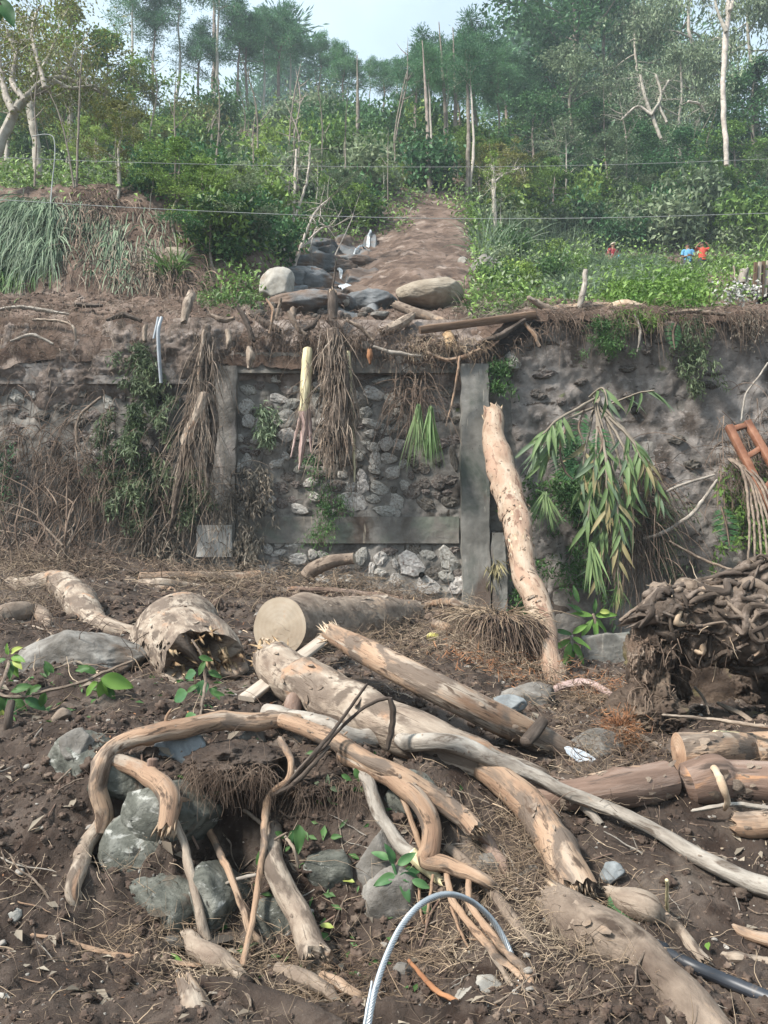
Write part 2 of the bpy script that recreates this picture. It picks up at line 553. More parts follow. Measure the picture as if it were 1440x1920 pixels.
# ---------------------------------------------------------------- materials in use
M = {}
M['mud'] = mat('mud', [(.028, .020, .016), (.066, .048, .038), (.125, .097, .079)], sc=2.6, bump=.9, bd=.035, bsc=22, rough=.9,
               patches=[((.20, .165, .135), 1.3, .56, .72), ((.035, .022, .016), 3.1, .56, .66), ((.24, .20, .16), 60, .66, .74)])
M['mud_dry'] = mat('mud_dry', [(.10, .075, .062), (.20, .16, .135), (.34, .29, .26)], sc=3, bump=1.0, bd=.05, bsc=14, rough=.95,
                   patches=[((.06, .045, .035), 2.2, .54, .68)])
M['hillsoil'] = mat('hillsoil', [(.055, .032, .022), (.13, .080, .060), (.24, .17, .135)], sc=1.1, bump=.8, bd=.08, bsc=6, rough=.95,
                    patches=[((.045, .055, .025), .45, .55, .7), ((.33, .25, .20), 2.5, .60, .72, (1, .35, 1))])
M['clod'] = mat('clod', [(.035, .024, .018), (.085, .06, .047), (.15, .115, .09)], sc=9, bump=.6, bd=.01, bsc=50, rough=.95, island=.35)
M['pebble'] = mat('pebble', [(.16, .14, .12), (.32, .30, .27)], sc=6, bump=.3, bd=.004, rough=.8, island=.4)
M['litter'] = mat('litter', [(.12, .080, .052), (.30, .225, .155), (.46, .37, .27)], sc=1.5, bump=0, rough=.9, island=.55)
M['litter_red'] = mat('litter_red', [(.16, .070, .035), (.32, .16, .08)], sc=4, bump=0, rough=.9, island=.5)
M['rootlet'] = mat('rootlet', [(.060, .040, .030), (.14, .10, .075), (.24, .18, .135)], sc=4, bump=0, rough=.9, island=.5)
M['bark_pale'] = mat('bark_pale', [(.17, .125, .095), (.31, .25, .195), (.44, .375, .305)], sc=4.5, coord='UV', stretch=(.8, 1.8, 1), bump=.85, bd=.018, bsc=26, bstretch=(.45, 1.6, 1),
                     patches=[((.13, .10, .078), 5, .50, .58), ((.36, .225, .145), 2.4, .58, .66), ((.15, .115, .09), 1.6, .52, .60), ((.08, .055, .04), 18, .60, .67, (.25, 3, 1)), ((.10, .07, .05), 24, .66, .72, (.5, 2, 1))], rough=.75)
M['bark_peel'] = mat('bark_peel', [(.20, .12, .078), (.335, .225, .15), (.42, .315, .23)], sc=3.2, coord='UV', stretch=(.45, 2.2, 1), bump=.75, bd=.014, bsc=30, bstretch=(.25, 2.2, 1),
                     patches=[((.34, .285, .23), 2.2, .50, .58), ((.15, .115, .09), 3.2, .50, .56, (.8, 1.4, 1)), ((.09, .06, .042), 9, .57, .64, (.6, 1.8, 1)), ((.10, .07, .05), 22, .58, .66, (.22, 3, 1)), ((.13, .10, .078), 1.1, .55, .62)], rough=.75)
M['bark_grey'] = mat('bark_grey', [(.17, .145, .12), (.31, .275, .235), (.44, .405, .355)], sc=6, coord='UV', stretch=(.7, 1.8, 1), bump=.75, bd=.012, bsc=40, bstretch=(.4, 1.6, 1),
                     patches=[((.12, .095, .075), 8, .56, .66), ((.38, .24, .15), 3.3, .64, .72)], rough=.8)
M['bark_mud'] = mat('bark_mud', [(.10, .073, .056), (.20, .155, .12), (.34, .27, .21)], sc=4, coord='UV', stretch=(.9, 1.4, 1), bump=.8, bd=.02, bsc=18,
                    patches=[((.42, .30, .21), 2.1, .56, .66), ((.07, .05, .038), 4, .55, .66)], rough=.9)
M['bark_dark'] = mat('bark_dark', [(.035, .026, .02), (.075, .058, .047), (.15, .12, .10)], sc=6, coord='UV', stretch=(.5, 2, 1), bump=.8, bd=.015, bsc=24, bstretch=(.4, 2, 1), rough=.9)
M['bark_red'] = mat('bark_red', [(.10, .062, .046), (.19, .128, .098), (.30, .23, .19)], sc=4, coord='UV', stretch=(.35, 2.4, 1), bump=.7, bd=.012, bsc=22, bstretch=(.25, 2.5, 1),
                    patches=[((.50, .27, .14), 2.6, .56, .64, (.5, 1.5, 1)), ((.07, .05, .04), 5, .58, .66)], rough=.85)
M['cutwood'] = mat('cutwood', rings=(7, .10), cols=[(.26, .205, .15), (.34, .28, .21), (.40, .34, .27)], sc=2.5, coord='UV', bump=.15, bd=.003, bsc=60, rough=.8,
                   patches=[((.42, .24, .13), 3.3, .64, .75)])
M['cutwood_red'] = mat('cutwood_red', rings=(16, .3), cols=[(.32, .19, .12), (.42, .27, .18), (.48, .35, .25)], sc=6, coord='UV', bump=.2, bd=.003, bsc=60, rough=.8)
M['rotwood'] = mat('rotwood', [(.19, .11, .06), (.38, .26, .15), (.52, .40, .26)], sc=9, bump=.9, bd=.02, bsc=30, rough=.95)
M['splint'] = mat('splint', [(.26, .18, .12), (.40, .30, .21), (.50, .41, .31)], sc=8, bump=.2, bd=.003, rough=.85, island=.25)
M['oldwood'] = mat('oldwood', [(.035, .026, .02), (.095, .072, .056), (.25, .20, .165)], sc=7, stretch=(1, 1, 1), bump=1.0, bd=.015, bsc=30, rough=.9)
M['plank'] = mat('plank', [(.22, .175, .135), (.38, .32, .26), (.48, .42, .35)], sc=3, coord='UV', stretch=(.4, 14, 1), bump=.4, bd=.004, bsc=9, bstretch=(.3, 14, 1), rough=.85)
M['beamwood'] = mat('beamwood', [(.06, .038, .026), (.14, .09, .06), (.26, .175, .12)], sc=3, coord='UV', stretch=(.4, 9, 1), bump=.5, bd=.008, bsc=9, bstretch=(.3, 10, 1), rough=.85)
M['redframe'] = mat('redframe', [(.13, .052, .028), (.22, .095, .052), (.30, .15, .09)], sc=4, bump=.3, bd=.005, bsc=24, rough=.6, spec=.35,
                    patches=[((.16, .13, .10), 6, .62, .72)])
M['rock_green'] = mat('rock_green', [(.045, .047, .040), (.115, .118, .100), (.25, .25, .22)], sc=6, bump=1.0, bd=.02, bsc=22, rough=.8, dist=.8,
                      patches=[((.36, .36, .33), 9, .60, .66, (1, .4, 2)), ((.11, .08, .06), 3.2, .52, .60), ((.04, .04, .035), 16, .60, .66)])
M['rock_grey'] = mat('rock_grey', [(.09, .08, .068), (.175, .162, .145), (.29, .275, .25)], sc=5, bump=1.0, bd=.02, bsc=20, rough=.9,
                     patches=[((.12, .085, .062), 1.8, .53, .64), ((.13, .12, .11), 24, .62, .68)])
M['rock_blue'] = mat('rock_blue', [(.11, .12, .125), (.19, .205, .21), (.28, .295, .30)], sc=7, bump=.7, bd=.01, bsc=18, rough=.7, dist=1.2)
M['rock_pale'] = mat('rock_pale', [(.22, .20, .17), (.33, .31, .275), (.43, .41, .37)], sc=4, bump=.6, bd=.01, bsc=20, rough=.9,
                     patches=[((.22, .17, .13), 2.5, .56, .68)])
M['boulder'] = mat('boulder', [(.19, .155, .115), (.30, .255, .20), (.40, .35, .285)], sc=1.6, bump=.6, bd=.03, bsc=12, rough=.95,
                   patches=[((.16, .12, .085), .9, .52, .66)])
M['slab'] = mat('slab', [(.06, .064, .067), (.12, .126, .13), (.20, .206, .21)], sc=1.1, bump=.8, bd=.06, bsc=4, rough=.75, spec=.25,
                patches=[((.15, .108, .083), .6, .52, .60), ((.13, .092, .072), 2.4, .56, .62)])
M['foam'] = mat('foam', [(.16, .18, .19), (.42, .45, .47), (.78, .80, .82)], sc=5, stretch=(2,.6,1), bump=.6, bd=.03, rough=.5, spec=.3)
M['wallface'] = mat('wallface', [(.10, .090, .078), (.19, .174, .155), (.31, .29, .262)], sc=1.7, bump=1.0, bd=.03, bsc=13, rough=.9,
                    patches=[((.055, .045, .038), .8, .52, .66), ((.13, .15, .055), 1.7, .655, .71), ((.32, .28, .25), 2.6, .60, .72, (1, 1, .35)), ((.05, .04, .03), 5, .60, .68, (1, 1, .25))])
M['wallmud'] = mat('wallmud', [(.115, .10, .088), (.205, .182, .165), (.32, .292, .268)], sc=2.4, bump=1.0, bd=.03, bsc=16, rough=.95,
                   patches=[((.075, .06, .05), .9, .52, .62, (1, 1, .45)), ((.34, .295, .265), 2.2, .58, .66), ((.06, .047, .038), 6, .59, .65, (.45, 1, 1.3)), ((.22, .20, .19), 12, .60, .68), ((.13, .15, .06), 2.3, .66, .72)])
M['concrete'] = mat('concrete', [(.115, .11, .098), (.185, .178, .16), (.26, .25, .23)], sc=1.8, bump=.7, bd=.012, bsc=25, rough=.88,
                    patches=[((.12, .092, .075), 1.6, .52, .62, (1, 1, .3)), ((.09, .10, .085), .7, .52, .62), ((.36, .33, .28), 6, .64, .72, (1.6, 1, .25)), ((.05, .045, .04), 14, .68, .74)])
M['wallconc'] = mat('wallconc', [(.105, .092, .078), (.175, .16, .14), (.27, .25, .225)], sc=1.5, bump=.9, bd=.02, bsc=14, rough=.9,
                    patches=[((.085, .065, .052), 1.3, .50, .62, (1, 1, .5)), ((.34, .29, .22), 5, .62, .70, (1.8, 1, .2)), ((.15, .16, .13), .9, .54, .64)])
M['whiteblock'] = mat('whiteblock', [(.30, .28, .25), (.44, .42, .385), (.52, .50, .46)], sc=2, bump=.3, bd=.006, bsc=20, rough=.9,
                      patches=[((.15, .12, .10), 3, .58, .68)])
M['stone'] = mat('stone', [(.23, .21, .185), (.38, .36, .325), (.54, .52, .48)], sc=5, bump=.8, bd=.02, bsc=18, rough=.9, orand=.28,
                 patches=[((.16, .125, .10), 3.5, .57, .68)])
M['stone_mud'] = mat('stone_mud', [(.075, .064, .054), (.145, .128, .112), (.24, .22, .195)], sc=5, bump=.8, bd=.02, bsc=18, rough=.9, orand=.25,
                     patches=[((.09, .07, .055), 3.5, .5, .62)])
M['hole'] = mat('hole', [(.01, .009, .008), (.02, .018, .016)], sc=3, bump=0, rough=1)  # near black put in for shade inside the drain pipes and the shed
M['pvc'] = mat('pvc', [(.26, .29, .32), (.42, .45, .48)], sc=4, bump=.05, rough=.4, spec=.5, patches=[((.25, .2, .16), 6, .6, .7)])
M['pipeblack'] = mat('pipeblack', [(.012, .014, .018), (.035, .040, .05)], sc=5, bump=.15, bd=.003, rough=.45, spec=.5, patches=[((.14, .11, .085), 6, .60, .70)])
M['steel'] = mat('steel', [(.30, .33, .35), (.50, .53, .55)], sc=9, bump=.1, bd=.002, rough=.42, spec=.6, metal=.6)
M['wire'] = mat('wire', [(.28, .30, .29), (.36, .38, .37)], sc=2, bump=0, rough=.6)
M['water'] = mat('water', [(.05, .045, .04), (.08, .07, .06)], sc=2, bump=.15, bd=.01, bsc=6, rough=.08, spec=.6)
M['stalk_pale'] = mat('stalk_pale', [(.42, .36, .20), (.60, .53, .33), (.68, .63, .45)], sc=3, coord='UV', stretch=(.5, 6, 1), bump=.3, bd=.005, rough=.7,
                      patches=[((.22, .15, .10), 4, .58, .68, (.6, 3, 1))])
M['stalk_pink'] = mat('stalk_pink', [(.20, .13, .11), (.42, .30, .27), (.58, .46, .42)], sc=4, coord='UV', stretch=(.5, 6, 1), bump=.3, bd=.005, rough=.7)
M['fiber'] = mat('fiber', [(.085, .060, .045), (.19, .145, .11), (.34, .28, .225)], sc=3, bump=0, rough=.9, island=.5)
M['drygrass'] = mat('drygrass', [(.16, .13, .10), (.30, .26, .205)], sc=1, bump=0, rough=.85, island=.45, transl=.15)
def leafmat(n, a, b, **k):
    k.setdefault('island', .38)
    return mat(n, [a, b], sc=.8, det=2, bump=0, rough=.55, spec=.35, transl=k.pop('transl', .28), **k)
M['leaf_mid'] = leafmat('leaf_mid', (0.109, 0.198, 0.041), (0.254, 0.384, 0.092), orand=.25)
M['leaf_dark'] = leafmat('leaf_dark', (0.040, 0.117, 0.047), (0.102, 0.224, 0.079), orand=.2)
M['leaf_grey'] = leafmat('leaf_grey', (0.129, 0.181, 0.100), (0.266, 0.335, 0.198), orand=.22)
M['leaf_olive'] = leafmat('leaf_olive', (0.119, 0.146, 0.035), (0.244, 0.244, 0.077), orand=.22)
M['leaf_pine'] = leafmat('leaf_pine', (0.062, 0.162, 0.079), (0.135, 0.287, 0.129), orand=.2)
M['leaf_bright'] = leafmat('leaf_bright', (0.090, 0.198, 0.032), (0.198, 0.324, 0.072), island=.3)
M['leaf_fresh'] = leafmat('leaf_fresh', (0.041, 0.104, 0.027), (0.090, 0.180, 0.050), island=.3)
M['leaf_yellow'] = leafmat('leaf_yellow', (0.270, 0.342, 0.072), (0.432, 0.468, 0.144), island=.2)
M['under'] = leafmat('under', (0.087, 0.167, 0.039), (0.251, 0.379, 0.095), island=.5)
M['under_bright'] = leafmat('under_bright', (0.077, 0.162, 0.023), (0.153, 0.261, 0.045), island=.4)
M['grass_blue'] = leafmat('grass_blue', (0.092, 0.142, 0.076), (0.230, 0.304, 0.197), island=.45)
M['grass_green'] = leafmat('grass_green', (0.063, 0.135, 0.032), (0.144, 0.234, 0.072), island=.4)
M['reed'] = leafmat('reed', (0.090, 0.153, 0.054), (0.234, 0.324, 0.135), island=.4)
M['reed_dry'] = leafmat('reed_dry', (0.270, 0.225, 0.108), (0.405, 0.360, 0.198), island=.35)
M['wallplant'] = leafmat('wallplant', (0.066, 0.102, 0.042), (0.156, 0.198, 0.102), island=.45)
M['fern'] = leafmat('fern', (0.041, 0.126, 0.041), (0.090, 0.198, 0.081), island=.2)
M['tbark'] = mat('tbark', [(.14, .115, .09), (.27, .235, .195)], sc=6, bump=.4, bd=.02, rough=.9, orand=.25)
M['tbark_pale'] = mat('tbark_pale', [(.30, .265, .22), (.47, .43, .37)], sc=6, bump=.3, bd=.02, rough=.85, orand=.2)
M['tbark_pine'] = mat('tbark_pine', [(.15, .115, .09), (.28, .23, .185)], sc=5, bump=.4, bd=.02, rough=.9, orand=.2)

# ---------------------------------------------------------------- debris field height
PITS = [(-.88, 4.58, .20, .20, -.62), (-1.46, 4.50, .15, .14, -.55), (-.62, 4.55, .14, .12, -.22), (.05, 4.9, .14, .12, -.25),
        (-6.2, 15.2, 2.0, 1.4, .35), (-5.0, 11.5, 1.2, 1.0, .22), (1.35, 10.4, .50, .45, .42), (.55, 11.0, .9, .8, .18), (-3.6, 7.6, .9, .6, .18),
        (-.9, 13.5, 2.2, 1.3, .22), (2.35, 5.6, .6, .35, -.18), (3.0, 4.2, .35, .3, -.15), (1.7, 3.9, .35, .35, -.1), (-2.3, 3.9, .5, .4, .1)]

def Hs(x, y):
    x = np.asarray(x, float); y = np.asarray(y, float)
    s = 720 + x / np.maximum(y, 2.0) * FPX
    wr = ss(780, 1050, s); wlf = ss(300, 40, s)
    Zw = np.interp(s, [-400, 0, 300, 600, 860, 1000, 1180, 1500], [2.15, 2.08, 1.9, 1.5, 1.15, .45, .25, .3])
    zp = .62 - .15 * wr
    up = zp + (Zw - zp) * (np.clip(y - 5, 0, None) / 11)
    w = .42 + .75 * wlf + 1.0 * wr
    t = ss(0, 1, (y - (4.42 - w)) / (2 * w))
    z = -.15 * (1 - t) + up * t
    for cx, cy, sx, sy, h in PITS:
        z = z + h * np.exp(-((x - cx) / sx) ** 2 - ((y - cy) / sy) ** 2)
    return z

def Hd(x, y):
    z = Hs(x, y)
    p = xyz(x, y)
    near = ss(16, 6, y)
    wild = .6 + .6 * ss(-.3, .4, vn(p * .9, 5))
    z = z + .085 * fbm(p * 1.5, 3, 3) + wild * (.066 * billow(p * 4.2, 3, 11) + .026 * billow(p * 14, 2, 21) + near * .007 * billow(p * 42, 2, 31))
    return z

def hit(px, py, h=0.0):
    return march(Hs, px, py, h, 1.6, 16.0)

# adaptive fan grid, fine close to the camera and coarser towards the wall
yy = 1.0 * np.exp(np.linspace(0, math.log(16.4), 560))
uu = np.linspace(-1, 1, 500)
X = uu[None, :] * (yy[:, None] * .62 + 1.6) ; Y = np.repeat(yy[:, None], len(uu), 1)
X = X + (ss(.8, 1, np.abs(uu)) * np.sign(uu))[None, :] * 2.0
Z = Hd(X.ravel(), Y.ravel()).reshape(X.shape)
V = np.stack([X, Y, Z], -1)
def gridfaces(nr, nc):
    i = np.arange(nr - 1)[:, None] * nc + np.arange(nc - 1)[None]
    return np.stack([i, i + 1, i + nc + 1, i + nc], -1).reshape(-1, 4)
g = Geo().add(V.reshape(-1, 3), q=gridfaces(*X.shape))
obj('debris_ground', g, M['mud'], kind='structure')
# wide plain ground reaching the horizon below and behind everything
g = Geo()
gx = np.linspace(-400, 400, 41)
GX, GY = np.meshgrid(gx, np.concatenate([np.linspace(-400, -2, 12), np.linspace(0, 16, 5), np.linspace(60, 600, 10)]))
GZ = np.full(GX.shape, -1.2)
g.add(np.stack([GX, GY, GZ], -1).reshape(-1, 3), q=gridfaces(*GX.shape))
obj('ground', g, M['mud'], kind='structure')

# ---------------------------------------------------------------- hillside above the wall
def walltop(x):
    s = 720 + x / 16.0 * FPX
    return 6.08 + .95 * ss(900, 1090, s) + .05 * np.sin(x * 2.1)

def Hh(x, y):
    x = np.asarray(x, float); y = np.asarray(y, float)
    s = 720 + x / y * FPX
    zc = np.interp(y, [15.8, 16.3, 17.5, 19, 24, 28, 36, 61, 75, 110, 260], [6.0, 6.75, 7.55, 8.3, 11.3, 13.9, 19.3, 38, 39.5, 34, 20])
    zr = np.interp(y, [15.8, 16.3, 20, 24, 33, 36, 42, 61, 75, 110, 260], [7.05, 7.15, 8.7, 10.4, 15.0, 15.3, 20, 36.5, 39, 34, 20])
    zl = np.interp(y, [15.8, 16.2, 17, 18.0, 20.5, 24, 36, 61, 75, 110, 260], [6.05, 6.95, 7.6, 8.2, 12.0, 13.4, 20, 39, 41, 36, 20])
    wr = ss(860, 1010, s)
    wlf = ss(470, 250, s)
    zmid = np.interp(y, [15.8, 16.3, 17, 18.5, 20.5, 24, 36, 61, 75, 110, 260], [6.05, 6.9, 7.5, 8.4, 10.6, 13.2, 20, 38.5, 40, 35, 20])
    wm = ss(560, 440, s)
    zc2 = zc * (1 - wm) + zmid * wm
    z = zc2 * (1 - wlf) + zl * wlf
    z = z * (1 - wr) + zr * wr
    # stream bed cut
    cx = np.interp(y, [16, 20, 24, 28, 32], [-1.4, -1.3, -1.4, -.9, -.5])
    z = z - .55 * np.exp(-((x - cx) / (.9 + .02 * y)) ** 2) * ss(18, 20, y) * ss(36, 29, y)
    z = z + .0 * x
    return z

def Hhd(x, y):
    p = xyz(x, y)
    z = Hh(x, y)
    f = ss(16, 22, y)
    z = z + (.35 + .9 * ss(20, 60, y)) * fbm(p * .22, 3, 41) * f + .16 * fbm(p * 1.1, 3, 43) * (.4 + .6 * f) + .10 * billow(p * 2.6, 3, 47) + .04 * billow(p * 8, 2, 49)
    lip = np.exp(-((y - 16.15) / .35) ** 2)
    return z + lip * .12 * billow(p * 1.7, 2, 51)

def hitH(px, py, h=0.0):
    return march(Hh, px, py, h, 16.4, 110, .05)

yy = 15.84 + np.concatenate([np.linspace(0, 6, 150), 6 + 60 * (np.linspace(0, 1, 150)[1:]) ** 1.3, 66 + 150 * (np.linspace(0, 1, 30)[1:]) ** 1.5])
uu = np.linspace(-1, 1, 420)
X = uu[None, :] * (yy[:, None] * .72 + 1.0); Y = np.repeat(yy[:, None], len(uu), 1)
Y = Y + .10 * vn(xyz(X.ravel() * 1.3, 3.3)).reshape(X.shape) * ss(17, 16, Y) + .0
Z = Hhd(X.ravel(), Y.ravel()).reshape(X.shape)
Z[0] = Z[0] - .22; Z[1] = Z[1] - .06
V = np.stack([X, Y, Z], -1)
nr, nc = X.shape
mm = mat('hill_surface', [(.05, .031, .023), (.115, .078, .058), (.21, .155, .125)], sc=1.4, bump=.9, bd=.07, bsc=7, rough=.95,
         patches=[((.30, .24, .20), 1.5, .56, .70, (1, .6, 1)), ((.05, .034, .026), 2.7, .56, .66)])
obj('hillside', Geo().add(V.reshape(-1, 3), q=gridfaces(nr, nc)), mm, kind='structure')

# ---------------------------------------------------------------- retaining wall
wall = empty('retaining_wall', (0, 16, 0), 'tall grey stone retaining wall with muddy face across the whole scene', 'wall')
WY = 16.0
nx, nzv = 620, 190
wx = np.linspace(-12.5, 12.5, nx); wz = np.linspace(0, 1, nzv)
Xw = np.repeat(wx[None], nzv, 0)
Zw_ = -1.0 + wz[:, None] * (walltop(wx)[None] + 1.0)
sx = 720 + Xw / WY * FPX
def wally(x, z):
    """front face of the masonry (y) at wall position x,z"""
    s = 720 + x / WY * FPX
    p = np.stack([x, z, x * 0 + 2.2], -1)
    right = ss(930, 960, s); left = ss(450, 430, s)
    r = .06 * fbm(p * 1.1, 3, 61) + .055 * billow(p * 3.2, 3, 63) * (1 - .5 * right) + .018 * billow(p * 11, 2, 65)
    lump = .16 * right * fbm(p * np.array([.7, 1.2, 1]), 3, 67) + .10 * left * ss(5.2, 6, z) * (1 + vn(p * 2))
    undercut = -.25 * ss(5.7, 6.3, z) * right
    return WY - r - lump * 1.0 + undercut * .3 + .012 * (z - 1) * 2
Yw = wally(Xw.ravel(), Zw_.ravel()).reshape(Xw.shape)
left_mask = sx
V = np.stack([Xw, Yw, Zw_], -1)
g = Geo().add(V.reshape(-1, 3), q=gridfaces(nzv, nx))
b = V[-1].copy(); b2 = b + [0, .5, -.02]
g.add(np.concatenate([b, b2]), q=gridfaces(2, nx))
obj('masonry_face', g, M['wallface'], wall)
# smeared clay over the right half, a skin a few centimetres thick that follows the wall
mx_ = (wx > 2.35)
Xr = Xw[:, mx_]; Zr = Zw_[:, mx_]
pr = np.stack([Xr.ravel(), Zr.ravel(), Xr.ravel() * 0], -1)
thick = (.07 * fbm(pr * .8, 3, 71) + .05 * billow(pr * 2.3, 3, 73) + .035).reshape(Xr.shape)
thick = thick - .25 * ss(2.75, 2.35, Xr) - .10 * ss(2.6, 1.6, Zr)
Yr = Yw[:, mx_] - thick
obj('clay_coat', Geo().add(np.stack([Xr, Yr, Zr], -1).reshape(-1, 3), q=gridfaces(*Xr.shape)), M['wallmud'], wall)
# the same clay hanging over the left top edge
Zl = np.linspace(0, 1, 60)
mx_ = wx < 2.0
Xl = np.repeat(wx[mx_][None], 60, 0)
low = 5.62 + .45 * fbm(xyz(wx[mx_] * 1.6, 0), 4, 75) - .30 * ss(-3, -6, wx[mx_])
Zl_ = low[None] + Zl[:, None] * (7.05 - low)[None]
pl = np.stack([Xl.ravel(), Zl_.ravel(), Xl.ravel() * 0], -1)
th = (.10 * fbm(pl * 1.1, 3, 77) + .08 * billow(pl * 2.8, 3, 79) + .04 * billow(pl * 9, 2, 80)).reshape(Xl.shape) + .16
Yl = wally(Xl.ravel(), np.minimum(Zl_, 6.1).ravel()).reshape(Xl.shape) - th * np.sin(np.pi * np.clip(Zl * .85 + .08, 0, 1))[:, None] * 1.3 + .06 + (.24 * Zl ** 2)[:, None]
obj('clay_overhang', Geo().add(np.stack([Xl, Yl, Zl_], -1).reshape(-1, 3), q=gridfaces(60, Xl.shape[1])), M['mud_dry'], wall)

def wpx(px, py):
    d = ray(px, py); P = CAMP + d * (WY / d[1]); return P[0], P[2]

def wallbox(name, x0, y0, x1, y1, proud, m, seed, nu=40, nv=40, rough_=.012, label=None):
    """cast concrete member on the wall face; corners in photo pixels at the wall's distance"""
    a = wpx(x0, y0); b = wpx(x1, y1)
    xs = np.linspace(a[0], b[0], nu); zs = np.linspace(b[1], a[1], nv)
    Xg, Zg = np.meshgrid(xs, zs)
    p = np.stack([Xg.ravel() * 3, Zg.ravel() * 3, Xg.ravel() * 0 + seed], -1)
    d = (rough_ * 1.2 * fbm(p, 3, seed) + rough_ * .6 * billow(p * 3, 2, seed)).reshape(Xg.shape)
    jx = .02 * vn(np.stack([Zg.ravel() * 4, Xg.ravel() * 0, Xg.ravel() * 0 + seed], -1)).reshape(Xg.shape)
    Yg = WY - proud - d
    gg = Geo().add(np.stack([Xg + jx, Yg, Zg], -1).reshape(-1, 3), q=gridfaces(nv, nu))
    Vv = np.stack([Xg + jx, Yg, Zg], -1)
    for line in (Vv[0], Vv[-1], Vv[:, 0], Vv[:, -1]):
        bk = line.copy(); bk[:, 1] = WY + .15
        gg.add(np.concatenate([line, bk]), q=gridfaces(2, len(line)))
    o = obj(name, gg, m, wall, smooth=True)
    if label: o['label'] = label
    return o
wallbox('pilaster', 403, 690, 441, 1110, .17, M['wallface'], 3, 12, 90, .02, 'narrow mud-stained pier left of the light stones')
wallbox('pilaster', 862, 688, 918, 1175, .26, M['concrete'], 4, 20, 110, .012, 'smooth grey concrete pier beside the leaning log')
wallbox('concrete_footing', 918.5, 1000, 948, 1190, .24, M['concrete'], 24, 14, 60, .012)
wallbox('concrete_band', 442, 969, 861, 1019, .05, M['wallconc'], 5, 120, 16, .016, 'horizontal concrete band across the light stones')
wallbox('coping', 441.5, 664, 861, 702, .12, M['wallconc'], 6, 120, 12, .02, 'thick concrete coping partly buried in mud')
wallbox('concrete_band', -420, 684, 402, 722, .10, M['wallmud'], 7, 160, 12, .03, 'clay-streaked concrete band on the left part of the wall')
wallbox('concrete_block', 375, 986, 439, 1045, .26, M['whiteblock'], 8, 24, 22, .012, 'pale square concrete patch low on the left pier')

# stones of the masonry, each its own piece
stone_me = []
for k in range(14):
    rgs = np.random.default_rng(100 + k); nn_ = 12; an = np.linspace(0, 2 * np.pi, nn_ + 1)[:-1]
    pl_ = rgs.uniform(0, 2 * np.pi, 6); po = rgs.uniform(.72, 1.05, 6)
    cs = np.cos(an[:, None] - pl_[None]); rr_ = np.min(np.where(cs > .15, po[None] / np.maximum(cs, .15), 1.25), 1) * rgs.uniform(.93, 1.05, nn_)
    vv_ = []
    for f_, y_ in ((1.02, .6), (1.0, -.18), (.90, -.42), (.5, -.52)):
        vv_.append(np.stack([np.cos(an) * rr_ * f_, np.full(nn_, y_) + rgs.normal(0, .06, nn_) * (y_ < 0), np.sin(an) * rr_ * f_], 1))
    vv_.append(np.array([[0, -.55 + rgs.normal(0, .06), 0]])); ii_ = np.arange(nn_); jj_ = (ii_ + 1) % nn_
    gg = Geo().add(np.concatenate(vv_), q=np.concatenate([np.stack([ii_ + k2 * nn_, jj_ + k2 * nn_, jj_ + (k2 + 1) * nn_, ii_ + (k2 + 1) * nn_], 1) for k2 in range(3)]), t=np.stack([ii_ + 3 * nn_, jj_ + 3 * nn_, np.full(nn_, 4 * nn_)], 1))
    me = gg.mesh('stone', smooth=False); me.materials.append(M['stone']); stone_me.append(me)
stone_me2 = []
for k in range(6):
    me = stone_me[k].copy(); me.materials.clear(); me.materials.append(M['stone_mud']); stone_me2.append(me)
rs = np.random.default_rng(12)
def put_stone(px, py, w, h, muddy=False, tilt=None, proud=.03):
    x, z = wpx(px, py)
    me = (stone_me2 if muddy else stone_me)[rs.integers(6 if muddy else 14)]
    o = bpy.data.objects.new('stone', me); COL.objects.link(o); o.parent = wall
    k = WY / FPX
    y = float(wally(np.array([x]), np.array([z]))[0])
    if muddy and x > 2.5: y -= .06
    o.location = (x, y + .055 - proud - 16, z)
    o.scale = (w * k * .58, .17, h * k * .58)
    o.rotation_euler = (0, rs.uniform(-.35, .35) if tilt is None else tilt, 0)
    return o
